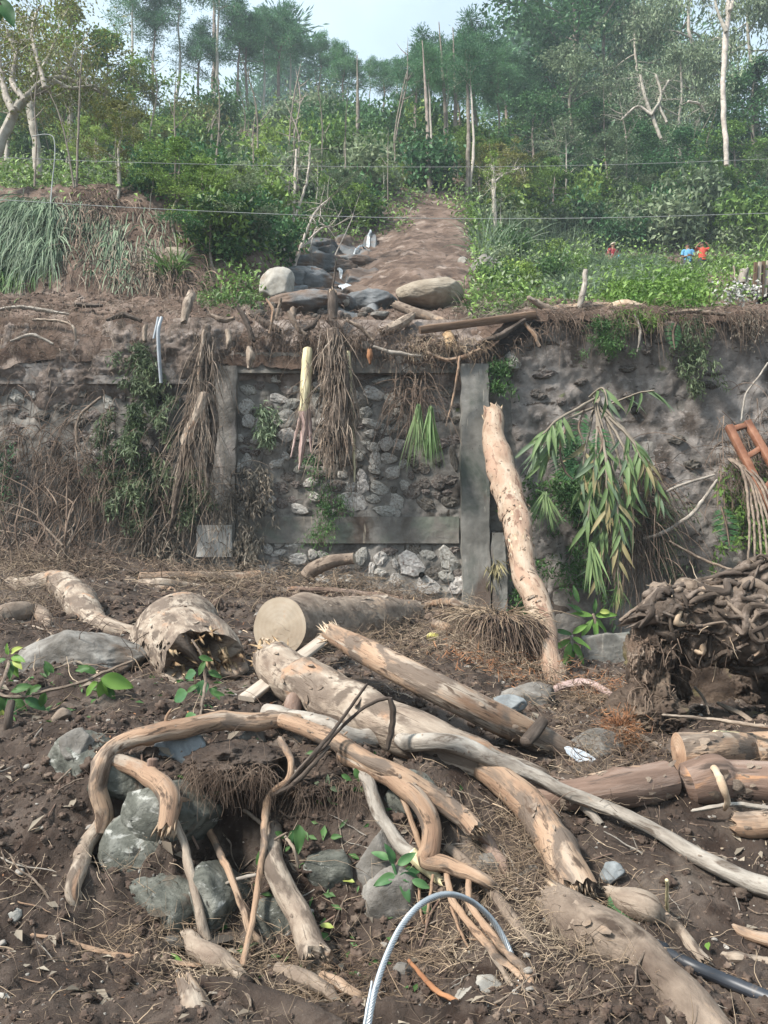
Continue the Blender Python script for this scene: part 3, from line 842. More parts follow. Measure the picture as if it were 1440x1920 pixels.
# light stones read off the photograph: (centre, width, height)
ST = [(466, 730, 28, 20), (461, 760, 24, 30), (463, 789, 22, 28), (525, 705, 42, 26), (547, 720, 34, 24), (518, 745, 36, 18), (545, 757, 30, 22),
      (541, 785, 36, 32), (510, 790, 24, 16), (535, 815, 34, 26), (478, 825, 18, 16), (463, 861, 22, 22), (496, 900, 28, 16), (497, 935, 34, 20),
      (560, 955, 30, 18), (505, 952, 22, 12), (600, 720, 26, 20), (592, 748, 18, 24), (603, 790, 22, 14), (688, 772, 24, 22), (700, 735, 40, 22),
      (735, 750, 34, 22), (716, 712, 36, 10), (742, 772, 18, 16), (700, 795, 44, 18), (695, 812, 22, 14), (724, 806, 20, 20), (741, 802, 12, 14),
      (688, 830, 20, 14), (698, 838, 22, 20), (722, 832, 26, 24), (747, 833, 24, 24), (675, 855, 18, 22), (703, 862, 26, 26), (727, 860, 28, 20),
      (757, 868, 12, 20), (775, 866, 16, 14), (678, 890, 20, 20), (700, 880, 22, 16), (738, 886, 30, 26), (770, 890, 14, 14), (682, 912, 22, 26),
      (711, 914, 34, 22), (758, 910, 16, 20), (664, 940, 50, 36), (699, 935, 22, 18), (744, 938, 30, 26), (720, 958, 44, 18), (745, 962, 14, 12),
      (850, 858, 12, 40), (503, 1028, 18, 18), (525, 1020, 18, 12), (550, 1022, 36, 14), (520, 1038, 26, 12), (558, 1047, 38, 18), (585, 1040, 16, 20),
      (603, 1042, 22, 18), (676, 1044, 22, 30), (714, 1046, 20, 26), (697, 1068, 12, 28), (713, 1075, 22, 16), (740, 1058, 10, 20), (770, 1060, 48, 40),
      (840, 1050, 34, 40), (838, 1080, 26, 22), (800, 1042, 26, 20), (860, 1100, 30, 30), (800, 1100, 40, 30), (650, 1085, 24, 18), (478, 1046, 14, 18),
      (560, 880, 22, 16), (580, 905, 26, 18), (640, 890, 18, 14), (520, 870, 30, 18), (475, 895, 16, 12), (620, 960, 20, 12), (590, 930, 22, 16),
      (800, 800, 26, 20), (825, 830, 28, 22), (800, 850, 18, 16), (835, 780, 20, 24), (800, 745, 30, 20), (840, 735, 24, 22), (820, 905, 30, 24),
      (845, 940, 26, 20), (800, 945, 34, 20), (795, 905, 22, 18), (770, 720, 30, 18)]
for (a, b_, w_, h_) in ST:
    put_stone(a, b_, w_, h_, muddy=(a > 765 and b_ < 1000))
STL = [(30, 742, 30, 22), (40, 712, 20, 12), (60, 735, 16, 26), (58, 710, 12, 10), (202, 755, 22, 28), (228, 740, 14, 20), (190, 815, 22, 20), (208, 810, 12, 14),
       (205, 848, 20, 18), (183, 842, 20, 26), (335, 808, 18, 18), (20, 765, 22, 16), (75, 780, 26, 18), (25, 860, 24, 16), (115, 760, 26, 20), (150, 730, 30, 24),
       (95, 830, 20, 16), (150, 790, 22, 18), (240, 790, 18, 14), (350, 745, 22, 20), (310, 860, 20, 18), (355, 920, 20, 16), (130, 870, 26, 20), (70, 905, 30, 18),
       (30, 945, 26, 20), (110, 950, 26, 18), (190, 905, 24, 18), (60, 985, 28, 16), (165, 985, 26, 18)]
for (a, b_, w_, h_) in STL:
    put_stone(a, b_, w_, h_, muddy=not (a in (202, 190, 205, 208, 60, 183, 30)))
STR = [(961, 678, 26, 28), (1017, 742, 14, 12), (1052, 752, 16, 14), (1212, 660, 16, 12), (1180, 690, 24, 12), (1150, 760, 24, 18), (1025, 700, 34, 14), (1270, 825, 30, 16),
       (1240, 880, 24, 22), (1220, 905, 28, 20), (1090, 715, 22, 12), (975, 600, 16, 12), (1005, 735, 22, 14), (1300, 870, 26, 18), (1330, 720, 24, 14), (1390, 830, 26, 18), (1180, 740, 20, 16)]
for (a, b_, w_, h_) in STR:
    put_stone(a, b_, w_, h_, muddy=a != 961, proud=.07)
# dull stones fill the gaps between the light ones
pts = [(a, b_, max(w_, h_)) for a, b_, w_, h_ in ST + STL + STR]
cnt = 0
for _ in range(9000):
    if rs.random() < .85: a = rs.uniform(446, 858)
    else: a = rs.uniform(-60, 400)
    b_ = rs.uniform(708, 1095)
    if 440 < a < 862 and 955 < b_ < 1030: continue
    if 365 < a < 445: continue
    w_ = rs.uniform(15, 32)
    if any((a - c) ** 2 + (b_ - d) ** 2 < ((w_ + e) * (.37 if a > 440 else .5)) ** 2 for c, d, e in pts): continue
    pts.append((a, b_, w_)); put_stone(a, b_, w_, w_ * rs.uniform(.6, .9), muddy=not (a > 440 and a < 765 and rs.random() < .30), proud=.0)
    cnt += 1
    if cnt > 185: break
# drain holes
for (a, b_, r_) in ((1190, 768, .085), (302, 748, .06), (790, 1078, .06)):
    x, z = wpx(a, b_)
    y = float(wally(np.array([x]), np.array([z]))[0])
    gg = tube([(x, y + .4, z), (x, y - .13, z)], [r_, r_], 12, 0, 1, 'cc', step=.2)
    w_ = obj('weep_hole', gg, M['concrete'], wall)
    gi = tube([(x, y + .3, z), (x, y - .10, z)], [r_ * .86, r_ * .86], 12, 0, 1, 'rr', step=.2)
    obj('shade_plug', gi, M['hole'], w_)  # solid dark plug, its colour stands in for the shade inside the pipe
# ---------------------------------------------------------------- logs, branches and roots lying on the debris
def pts3(pts, embed=.55):
    """(px, py, radius_px[, lift or 'Y..']) -> world centre line and radii; bodies rest on the ground"""
    P, R = [], []
    for p in pts:
        px, py, rp = p[:3]
        e = p[3] if len(p) > 3 else 0.0
        if isinstance(e, str):
            w = at(px, py, float(e[1:])); d = np.linalg.norm(w - CAMP)
            r = rp * d / FPX
        else:
            w = hit(px, py, e); d = np.linalg.norm(w - CAMP); r = rp * d / FPX
            w = hit(px, py, e + r * embed)
        P.append(w); R.append(r)
    return np.array(P), np.array(R)

def base_of(P):
    m = P[np.argmin(P[:, 2])]
    return (float(P[:, 0].mean()), float(P[:, 1].mean()), float(P[:, 2].min()))

SEED = [100]
def flakes(info, n, seed, size=1.0):
    """curling plates of loose bark standing a little off the trunk"""
    rg = np.random.default_rng(seed); nQ, nS = info['V'].shape[:2]; g = Geo()
    cl = rg.random((max(3, n // 14), 2))
    for q in range(n):
        c = cl[rg.integers(len(cl))] if rg.random() < .75 else rg.random(2)
        k = int(np.clip((c[0] + rg.normal(0, .05)) * nQ, 1, nQ - 2)); j = int((c[1] + rg.normal(0, .07)) * nS) % (nS - 1)
        p = info['V'][k, j]; nr_ = p - info['Q'][k]; r = np.linalg.norm(nr_); nr_ /= r; t = info['T'][k]; sd = np.cross(t, nr_)
        l = rg.uniform(.25, .9) * min(r, .16) * size; w = l * rg.uniform(.12, .4); t = t + sd * rg.normal(0, .25); lf = rg.uniform(.03, .22) * l
        a = p + nr_ * .002; m_ = a + t * l * .5 + nr_ * lf * .4; e = a + t * l * rg.uniform(.8, 1.1) * 1.0 + nr_ * lf
        a = a - nr_ * .006
        dr = nr_ * w * w * .5 / max(r, .02)
        g.add([a - sd * w - dr, a, a + sd * w * .7 - dr, m_ - sd * w * 1.2 - dr, m_, m_ + sd * w - dr, e - sd * w * rg.uniform(.2, .8) - dr, e, e + sd * w * rg.uniform(.1, .6) - dr],
              q=[[0, 1, 4, 3], [1, 2, 5, 4], [3, 4, 7, 6], [4, 5, 8, 7]], uv=np.stack([np.array([0, 0, 0, .5, .5, .5, 1, 1, 1]) * l + q * .37, np.array([-1, 0, 1] * 3) * w], 1))
    return g
def wood(name, label, cat, main, m, caps='rb', branches=(), cut=None, sides=18, bump=.07, group=None, knots=0, bark='trunk', step=None,
         cutmat='cutwood', spl=None, freq=1.0, embed=.55):
    """a log or branch: main stem, side branches, sawn or broken ends as parts"""
    SEED[0] += 1
    sd = SEED[0]
    P, R = pts3(main, embed)
    g = tube(P, R, sides, bump, sd, caps, step=step, knots=knots, freq=freq)
    if not spl and 'b' in caps and sides >= 12: spl = (22, .6)
    fl = sides >= 16 and m not in ('mud',)
    multi = branches or 'c' in caps or spl or fl
    if not multi:
        return obj(name, g, M[m], loc=base_of(P), label=label, cat=cat, group=group)
    root = empty(name, base_of(P), label, cat, group)
    obj(bark, g, M[m], root)
    if fl: obj('loose_bark', flakes(g.info, int(16 + sides * 1.5), sd, .75), M['bark_mud'], root, kind='stuff')
    for e, idx, sg in ((caps[0], 0, -1), (caps[-1], -1, 1)):
        if e == 'c': obj('cut_face', disc(g.info, idx, sg, rough_=.003), M[cutmat], root)
        if spl and e == 'b': obj('splintered_end', splinters(g.info, idx, sg, spl[0], spl[1], sd), M['splint' if len(spl) < 3 else spl[2]], root)
    for k, b in enumerate(branches):
        bm = b.get('m', m)
        Pb, Rb = pts3(b['p'], embed)
        gb = tube(Pb, Rb, b.get('sides', 10), b.get('bump', bump), sd * 10 + k, b.get('caps', 'rp'), knots=b.get('knots', 0))
        o = obj(b.get('n', 'branch'), gb, M[bm], root)
        if b.get('spl'):
            ob = obj('splintered_tip', splinters(gb.info, -1, 1, b['spl'], 1.0, sd + k, .2), M['splint'], o)
        if b.get('label'): o['label'] = b['label']
    return root

# big sawn log in the middle, cut face towards us
P = np.array([at(524, 1176, 8.0), at(620, 1172, 8.9), at(700, 1160, 9.8), at(772, 1152, 11.0)])
R = np.array([.305, .30, .26, .20])
g = tube(P, R, 40, .05, 11, 'cb', step=.06, knots=2, freq=.8)
root = empty('sawn_log', base_of(P), 'thick log with a pale round sawn face towards the camera before the stone wall', 'log')
obj('trunk', g, M['bark_mud'], root)
obj('loose_bark', flakes(g.info, 130, 12), M['bark_pale'], root, kind='stuff')
obj('cut_face', disc(g.info, 0, -1, rough_=.006, dome=.01), M['cutwood'], root)
obj('splintered_end', splinters(g.info, -1, 1, 70, .7, 5, .10), M['rotwood'], root)
gg = Geo()      # hinge wood torn down at the lower left of the cut
rgx = np.random.default_rng(3)
c0 = P[0] + np.array([-.13, -.02, -.24])
for k in range(14):
    a = c0 + rgx.normal(0, .025, 3) * [1.6, .5, 1]; b_ = a + np.array([rgx.normal(.02, .03), -.05, -rgx.uniform(.06, .18)])
    gg.join(tube([a + [0, .05, .1], a, b_], [.016, .014, .003], 5, .1, k, 'rp'))
obj('torn_hinge', gg, M['splint'], root)

# barrel-shaped stump log on the left, hollow rotten end
P = np.array([at(345, 1178, 8.6), at(340, 1190, 8.1), at(352, 1215, 7.6), at(372, 1240, 7.1), at(388, 1262, 6.75)])
R = np.array([.40, .425, .415, .38, .345])
g = tube(P, R, 44, .05, 21, 'rb', step=.05, knots=3, freq=.9, jag=.32)
root = empty('stump_log', base_of(P), 'short fat log left of the sawn log, its near end rotten and hollow', 'log')
obj('trunk', g, M['bark_pale'], root)
obj('loose_bark', flakes(g.info, 70, 13, .8), M['bark_pale'], root, kind='stuff')
inf = g.info
obj('rotten_rim', splinters(inf, -1, 1, 90, .35, 9, .10), M['rotwood'], root)

wood('fallen_tree', 'long pale trunk with torn bark running from under the sawn log down to the right', 'trunk',
     [(512, 1240, 34, .10), (560, 1268, 44, .05), (640, 1312, 47), (720, 1350, 45), (800, 1382, 40), (880, 1412, 33), (960, 1440, 24), (1035, 1462, 14)],
     'bark_pale', 'bp', sides=34, bump=.07, knots=5, spl=(60, .8, 'rotwood'), step=.07,
     branches=[dict(p=[(552, 1300, 17, .04), (548, 1340, 15, .0), (556, 1385, 10, -.02)], m='bark_red', n='root', caps='rb')])
wood('snapped_log', 'smooth peeled log with a snapped white splintered top end, lying above the long pale trunk', 'log',
     [(622, 1188, 17, .42), (690, 1224, 23, .36), (770, 1266, 25, .28), (850, 1306, 26, .2), (930, 1346, 26, .12), (1000, 1380, 25, .06), (1062, 1408, 19, .0)],
     'bark_peel', 'br', sides=30, bump=.025, spl=(110, 1.3), step=.06,
     branches=[dict(p=[(985, 1392, 11, .12), (1000, 1375, 12, .16), (1018, 1352, 10, .22)], m='bark_dark', n='stub', caps='rr')])
# plank leaning on the log
a = hit(462, 1310, .05); b_ = at(618, 1190, 7.55)
obj('plank', beam(a, b_, .125, .035, (0, -.5, 1), .006, 3), M['plank'], loc=a, label='weathered grey plank leaning up against the snapped log', cat='plank')
wood('slender_log', 'slender grey trunk reaching from the middle of the pile to the right edge', 'trunk',
     [(500, 1335, 13, .06), (560, 1352, 16, .06), (640, 1374, 17, .04), (720, 1386, 17, .04), (800, 1392, 16, .10), (880, 1405, 15, .15), (960, 1440, 13, .18), (1040, 1474, 12, .15),
      (1120, 1506, 11, .1), (1200, 1540, 11, .08), (1280, 1588, 12, .05), (1360, 1628, 13, .03), (1450, 1668, 15, 0)],
     'bark_grey', 'rr', sides=16, bump=.05, knots=6,
     branches=[dict(p=[(1075, 1490, 9, .1), (1100, 1515, 8, .05), (1125, 1545, 7, .0)], caps='rb')])
wood('forked_log', 'orange-brown peeled trunk that forks in the middle foreground, upper fork broken off', 'trunk',
     [(505, 1345, 13, .10), (570, 1362, 15, .12), (640, 1390, 17, .14), (700, 1425, 19, .16), (760, 1465, 19, .18), (820, 1505, 19, .16), (870, 1540, 18, .14), (893, 1560, 18, .12)],
     'bark_peel', 'rb', sides=22, bump=.045, knots=4, spl=(30, .7),
     branches=[dict(p=[(640, 1412, 12, .08), (700, 1445, 16, .12), (750, 1470, 18, .18), (790, 1505, 18, .2), (808, 1550, 17, .2), (808, 1590, 16, .16), (795, 1615, 15, .12), (850, 1628, 13, .12), (905, 1650, 11, .1), (930, 1665, 8, .05)], sides=18, caps='rr', knots=3),
               dict(p=[(893, 1560, 10, .05), (915, 1580, 9, .03), (935, 1600, 6, 0)], m='bark_red'),
               dict(p=[(752, 1485, 6, .16), (772, 1540, 5, .12), (795, 1605, 5, .06)])])
wood('arching_branch', 'pale branch arching over the rubble at lower left and forking down over the dark hollow', 'branch',
     [(560, 1350, 10, .1), (500, 1350, 14, .13), (450, 1352, 15, .15), (400, 1357, 17, .16), (350, 1366, 17, .16), (290, 1376, 16, .15), (240, 1388, 15, .16), (208, 1405, 15, .2), (190, 1440, 15, .26), (186, 1480, 15, .26), (196, 1525, 14, .22), (190, 1560, 14, .16)],
     'bark_peel', 'rr', sides=20, bump=.045, knots=6,
     branches=[dict(p=[(190, 1545, 13, .18), (165, 1585, 14, .12), (150, 1630, 13, .1), (138, 1668, 12, .06), (146, 1700, 11, .0)], sides=14, caps='rr', m='bark_pale', knots=2),
               dict(p=[(200, 1550, 8, .16), (212, 1590, 7, .1), (214, 1640, 5, .0)], m='bark_grey'),
               dict(p=[(195, 1412, 12, .22), (235, 1432, 15, .24), (272, 1452, 16, .26), (302, 1475, 16, .28), (318, 1505, 17, .30), (312, 1555, 15, .32)], sides=18, caps='rb', spl=34, m='bark_peel', knots=3),
               dict(p=[(276, 1452, 11, .26), (284, 1440, 10, .30), (286, 1424, 9, .34)], sides=12, caps='rr', m='bark_red', n='stub'),
               dict(p=[(322, 1496, 7, .28), (362, 1510, 6, .26), (395, 1565, 6, .22), (428, 1635, 6, .18), (455, 1700, 6, .12), (470, 1745, 6, .05), (500, 1775, 5, .0)], caps='rp', knots=2),
               dict(p=[(322, 1530, 8, .28), (345, 1580, 7, .24), (358, 1640, 8, .2), (374, 1710, 8, .12), (388, 1765, 8, .02)], caps='rr', knots=2, m='bark_pale'),
               dict(p=[(318, 1372, 3, .18), (312, 1350, 3, .24), (322, 1328, 2, .3)])])
wood('birch_like_log', 'cream and brown scaly log standing down the bank left of the white cable loop', 'log',
     [(512, 1555, 15, .06), (516, 1610, 19, .1), (540, 1665, 21, .1), (566, 1710, 22, .08), (585, 1760, 24, .04), (598, 1800, 26, .0)],
     'bark_pale', 'rb', sides=24, bump=.06, knots=3, spl=(30, .5))
wood('curved_grey_branch', 'curved grey branch with a yellow scraped end hanging below the forked trunk', 'branch',
     [(668, 1430, 9, .1), (688, 1470, 11, .12), (705, 1520, 12, .12), (735, 1565, 12, .10), (775, 1605, 12, .08)],
     'bark_grey', 'rr', sides=14, knots=2,
     branches=[dict(p=[(770, 1600, 12, .09), (795, 1625, 12, .07), (830, 1655, 8, .02)], m='stalk_pale', n='scraped_end', caps='rb')])
wood('muddy_pole', 'muddy grey pole sloping down behind the white cable loop', 'pole',
     [(838, 1590, 9, .02), (880, 1625, 10, .02), (930, 1680, 10, .03), (980, 1750, 10, .03), (1030, 1820, 10, .02), (1090, 1880, 9, .0)],
     'bark_mud', 'rb', sides=12)
wood('stripped_log', 'pale orange log with its bark stripped in a long patch, right of the middle foreground', 'log',
     [(868, 1422, 9, .02), (900, 1440, 20, .03), (940, 1470, 28, .05), (985, 1515, 32, .06), (1030, 1570, 32, .06), (1065, 1625, 31, .05), (1090, 1675, 30, .02)],
     'bark_peel', 'pb', sides=30, bump=.06, knots=4, spl=(46, .5))
wood('buried_log', 'thick trunk half buried in wet mud at the lower right', 'trunk',
     [(1035, 1690, 30, .02), (1080, 1722, 42, .02), (1135, 1765, 46, .01), (1190, 1812, 44, -.03), (1240, 1862, 38, -.02), (1290, 1905, 42, -.03), (1340, 1960, 44, -.05)],
     'bark_mud', 'br', sides=34, bump=.06, knots=3, embed=.35)
wood('dark_red_log', 'dark reddish log lying across behind the stripped log', 'log',
     [(985, 1492, 18, .0), (1040, 1490, 24, .03), (1110, 1485, 28, .04), (1180, 1476, 29, .04), (1250, 1462, 28, .02)],
     'bark_red', 'br', sides=26, bump=.07, knots=3,
     branches=[dict(p=[(1110, 1466, 13, .12), (1150, 1460, 14, .13), (1200, 1452, 14, .12), (1238, 1446, 12, .1)], m='bark_peel', n='torn_bark', caps='bb', bump=.18)])
wood('sawn_branch', 'orange peeled log at the right edge with a round sawn end facing left', 'log',
     [(1272, 1411, 30, .10), (1330, 1408, 28, .12), (1400, 1404, 26, .12), (1490, 1400, 26, .12)],
     'bark_peel', 'cr', sides=28, bump=.03, knots=2, cutmat='cutwood_red')
wood('collared_log', 'purple-brown log with a swollen collar at the right edge, under the orange sawn log', 'log',
     [(1290, 1470, 30, .0), (1330, 1465, 34, .02), (1350, 1464, 35, .02), (1372, 1465, 30, .02), (1420, 1466, 31, .02), (1500, 1468, 31, .02)],
     'bark_red', 'rr', sides=26, bump=.06,
     branches=[dict(p=[(1338, 1440, 6, .2), (1352, 1470, 7, .22), (1362, 1500, 5, .12), (1358, 1520, 3, .02)], m='splint', n='root', caps='rp')])
wood('cut_log_end', 'short orange log sticking in from the right edge below the collared log', 'log',
     [(1385, 1545, 18, .0), (1420, 1546, 20, .02), (1490, 1545, 20, .02)], 'bark_peel', 'br', sides=20)
wood('green_bark_log', 'small log with green moss on its side lying in the mud at right', 'log',
     [(1140, 1672, 12, .02), (1168, 1690, 22, .03), (1205, 1705, 24, .03), (1240, 1722, 13, .01), (1275, 1745, 9, .0), (1310, 1790, 10, .0), (1325, 1805, 9, .0)],
     'bark_pale', 'bb', sides=20, bump=.08, spl=(30, .5),
     branches=[dict(p=[(1150, 1690, 16, -.005), (1178, 1706, 20, -.004), (1208, 1724, 14, -.01)], m='leaf_dark', n='moss', caps='rr')])
wood('brown_root', 'smooth brown root at the right edge above the black pipe', 'root', [(1370, 1735, 5, 0), (1400, 1750, 9, .0), (1450, 1765, 11, 0)], 'bark_peel', 'pr', sides=12)
wood('twin_logs', 'reddish peeled log lying level on the mud at the foot of the wall, left part', 'log',
     [(262, 1082, 8, .04), (330, 1083, 9, .05), (400, 1082, 10, .05), (485, 1080, 10, .05)], 'bark_peel', 'rb', sides=14)
wood('split_log', 'shorter split log lying against the reddish one at the foot of the wall', 'log',
     [(262, 1093, 8, .0), (300, 1096, 11, .01), (350, 1099, 9, .0), (390, 1103, 6, .0)], 'bark_pale', 'bb', sides=12)
wood('chunk', 'small orange piece of wood just below the split log', 'wood piece', [(295, 1102, 6, 0), (315, 1108, 8, 0), (335, 1116, 5, 0)], 'bark_peel', 'bb', sides=10)
wood('bent_stub', 'short bent log with a sawn end sticking up before the lowest wall stones', 'log',
     [(574, 1082, 12, 'Y13.2'), (590, 1066, 13, 'Y13.2'), (618, 1054, 12, 'Y13.1'), (664, 1047, 11, 'Y13.0')], 'bark_mud', 'rc', sides=16)
wood('dark_pole', 'thin dark pole lying behind the sawn log at the foot of the wall', 'pole',
     [(540, 1106, 6, .05), (620, 1108, 7, .05), (700, 1116, 7, .04), (752, 1126, 7, .02)], 'bark_red', 'rb', sides=10)
wood('pale_root', 'pale crooked root trunk coming down the left mound to the fat log', 'root',
     [(18, 1092, 9, .0), (60, 1098, 18, .0), (105, 1092, 24, .02), (135, 1110, 26, .03), (160, 1145, 24, .02), (195, 1172, 18, .02), (235, 1184, 15, .0), (262, 1190, 14, .0)],
     'bark_pale', 'rr', sides=22, bump=.1, knots=5)
wood('torn_root', 'torn dark root with a pale end lying at the left edge above the grey boulder', 'root',
     [(-10, 1160, 16, .02), (30, 1152, 18, .02), (70, 1150, 14, .02), (100, 1170, 9, .02), (130, 1168, 6, .02)], 'bark_mud', 'rb', sides=14, bump=.16, spl=(20, .8),
     branches=[dict(p=[(80, 1155, 9, .04), (88, 1175, 9, .02), (86, 1200, 7, .0)])])
wood('orange_shard', 'bright orange splinter of wood sticking out behind the fat log', 'wood piece',
     [(240, 1198, 4, .0), (258, 1195, 9, .02), (275, 1196, 11, .03)], 'litter_red', 'pb', sides=6)
wood('mud_coated_log', 'dark mud-coated log at the bottom edge left of the middle', 'log',
     [(375, 1848, 15, .02), (430, 1868, 24, .0), (500, 1890, 27, -.02), (570, 1910, 27, -.02), (640, 1950, 26, -.04)], 'mud', 'rr', sides=22, bump=.09)
wood('splintered_branch', 'pale branch with a long torn splinter lying above the mud-coated log', 'branch',
     [(350, 1752, 10, .02), (375, 1772, 15, .03), (410, 1795, 18, .02), (440, 1815, 12, .01), (475, 1845, 5, .01)], 'bark_pale', 'bp', sides=14, spl=(24, 1.2))
wood('peeling_stump', 'pink peeled stub sticking out of the mud at the bottom edge', 'stump',
     [(345, 1835, 13, .1), (352, 1865, 17, .05), (365, 1895, 22, .0), (385, 1930, 24, -.04)], 'bark_peel', 'br', sides=18, bump=.1, spl=(24, .6))
wood('long_twig', 'long thin bare stick lying across the lower left foreground', 'stick',
     [(55, 1752, 3, .0), (120, 1765, 4, .03), (200, 1788, 5, .04), (290, 1800, 5, .03), (380, 1812, 4, .0)], 'bark_peel', 'pp', sides=8)
wood('grey_stick', 'grey weathered stick entering from the lower left edge', 'stick',
     [(-20, 1822, 9, .0), (40, 1832, 10, .01), (110, 1845, 9, .01), (170, 1848, 6, .0)], 'bark_grey', 'rp', sides=12)
wood('thin_pale_stick', 'thin pale straight stick lying before the dark hollow of the root mass at right', 'stick',
     [(1240, 1340, 2.4, .3), (1340, 1350, 3.2, .32), (1460, 1366, 3.6, .32)], 'bark_pale', 'pr', sides=8)
wood('pale_splinter', 'long pale splintered slab lying just above the sawn orange log', 'wood piece',
     [(1335, 1372, 4, .2), (1380, 1380, 7, .2), (1460, 1390, 10, .2)], 'stalk_pale', 'pb', sides=6, spl=(12, 2.0))
wood('curved_twig', 'dark curved twig on the mud at the right edge', 'stick',
     [(1295, 1521, 3, .02), (1340, 1512, 4, .05), (1390, 1509, 4, .05), (1450, 1516, 4, .05)], 'bark_grey', 'pr', sides=8)
wood('upright_stick', 'straight thin stick standing upright in the mud near the black pipe', 'stick',
     [(1251, 1712, 2.8, .0), (1250, 1650, 2.6, .3)], 'stalk_pale', 'rr', sides=8, embed=0)
wood('white_root', 'twisted whitish root lying at the right edge', 'root',
     [(1350, 1790, 6, .0), (1385, 1798, 9, .02), (1415, 1800, 6, .02), (1460, 1812, 8, .0)], 'bark_pale', 'pr', sides=10, bump=.14)
wood('flat_chip', 'pointed pale chip of wood standing in the mud at the bottom edge', 'wood piece',
     [(1172, 1850, 3, .06), (1185, 1885, 10, .03), (1195, 1925, 10, .0)], 'splint', 'pb', sides=5)
wood('half_buried_branch', 'half-buried pale branch lying parallel below the buried trunk', 'branch',
     [(1035, 1800, 8, .0), (1055, 1815, 8, .02), (1085, 1835, 6, .02), (1130, 1858, 4, .0)], 'bark_peel', 'bp', sides=10)
wood('bare_root', 'thick reddish root lying left of the steel cable end', 'root',
     [(605, 1830, 8, .01), (640, 1848, 9, .02), (680, 1868, 7, .0)], 'bark_peel', 'rp', sides=10, knots=1)
wood('twisted_root', 'twisted brown root below the scaly cream log', 'root',
     [(520, 1815, 10, .01), (570, 1835, 13, .02), (610, 1855, 10, .02), (630, 1875, 7, .0)], 'bark_mud', 'rb', sides=12, knots=2)
wood('orange_root', 'bright orange thin root lying right of the steel cable', 'root',
     [(765, 1800, 3, .02), (790, 1828, 4, .03), (815, 1855, 4.5, .02), (850, 1875, 4, .01), (880, 1888, 2.5, .0)], 'litter_red', 'pp', sides=8, bump=.2)
wood('stub_with_hook', 'dark upright stub hooked over the long pale trunk', 'stick',
     [(731, 1309, 5, .42), (735, 1330, 6, .36), (733, 1365, 6, .25), (726, 1408, 4, .1)], 'bark_dark', 'rp', sides=10,
     branches=[dict(p=[(731, 1309, 3, .42), (700, 1316, 3, .42), (660, 1345, 3, .36), (620, 1385, 3.5, .3), (570, 1440, 3.5, .25), (520, 1490, 4, .2)])])
wood('crossing_twig', 'thin dark twig crossing over the long pale trunk from lower left to upper right', 'stick',
     [(500, 1510, 4, .2), (545, 1462, 4, .28), (600, 1400, 4, .34), (640, 1350, 3.5, .4), (690, 1280, 2.6, .5)], 'bark_dark', 'rp', sides=8)
wood('leaning_sapling', 'thin leaning sapling stem with a knuckle in the middle of the lower foreground', 'sapling',
     [(455, 1812, 5, .0), (470, 1740, 5, .1), (485, 1660, 5, .18), (495, 1580, 6, .24), (503, 1500, 7, .26), (540, 1465, 7, .26), (545, 1430, 6, .24), (525, 1385, 6, .22)],
     'bark_peel', 'rr', sides=10, knots=3,
     branches=[dict(p=[(503, 1495, 6, .26), (540, 1478, 5, .28), (590, 1432, 4, .3), (620, 1398, 3, .3)], m='bark_dark'),
               dict(p=[(480, 1640, 3, .2), (440, 1650, 3, .16), (400, 1665, 2, .1)], m='bark_grey')])
wood('bleached_twig', 'thin bleached twig bent over the bank right of the leaning sapling', 'stick',
     [(455, 1518, 3, .08), (500, 1550, 3.5, .14), (545, 1580, 3, .12), (560, 1630, 2.5, .04)], 'bark_pale', 'pp', sides=8)
wood('hanging_rootlets', 'pair of long reddish roots running down under the cable loop to the bottom', 'roots',
     [(836, 1630, 5, .12), (850, 1690, 6, .12), (900, 1760, 7, .10), (960, 1815, 7, .07), (1020, 1870, 6, .03), (1080, 1925, 5, .0)], 'bark_peel', 'rp', sides=10,
     branches=[dict(p=[(878, 1645, 5, .12), (885, 1700, 6, .13), (930, 1760, 7, .12), (985, 1820, 7, .08), (1010, 1870, 5, .04), (1040, 1925, 4, .0)], n='root', m='bark_peel'),
               dict(p=[(905, 1765, 4, .1), (945, 1825, 5, .06), (975, 1880, 4, .02), (990, 1930, 3, 0)], n='root', m='bark_pale'),
               dict(p=[(845, 1700, 2.5, .1), (862, 1745, 2.5, .06), (880, 1780, 2, .0)], n='root'),
               dict(p=[(812, 1640, 2.5, .1), (805, 1690, 2.5, .06), (798, 1735, 2, .0)], n='root'),
               dict(p=[(788, 1640, 2.5, .1), (786, 1690, 2.5, .05), (795, 1740, 2, .0)], n='root')])
wood('bark_strip', 'curled pale strip of torn bark lying below the broken concrete', 'bark',
     [(1030, 1300, 5, .05), (1065, 1285, 9, .1), (1105, 1283, 9, .12), (1150, 1305, 5, .08)], 'stalk_pink', 'bp', sides=6, bump=.2)
wood('straw_branch', 'long arching bare branch lying in front of the grey pier', 'branch',
     [(780, 1140, 5, .05), (815, 1130, 6, .12), (850, 1130, 6, .16), (880, 1138, 5, .12), (905, 1152, 4, .02)], 'bark_peel', 'pp', sides=8)
wood('brick_red_chunk', 'short salmon-coloured log chunk beside the yellow fruit', 'wood piece',
     [(815, 1170, 9, .04), (838, 1180, 10, .03), (860, 1188, 7, .02)], 'bark_peel', 'rb', sides=12)
wood('slope_branch', 'brown branch lying between the root mass and the grey stone by the torn foil', 'branch',
     [(1165, 1365, 9, .06), (1200, 1385, 8, .05), (1232, 1400, 7, .03)], 'bark_mud', 'br', sides=10)
wood('small_log', 'small reddish log stub low under the stripped log', 'log', [(912, 1590, 12, .0), (938, 1612, 12, .01), (950, 1640, 8, 0)], 'bark_red', 'bb', sides=12, spl=(16, .6, 'litter_red'))
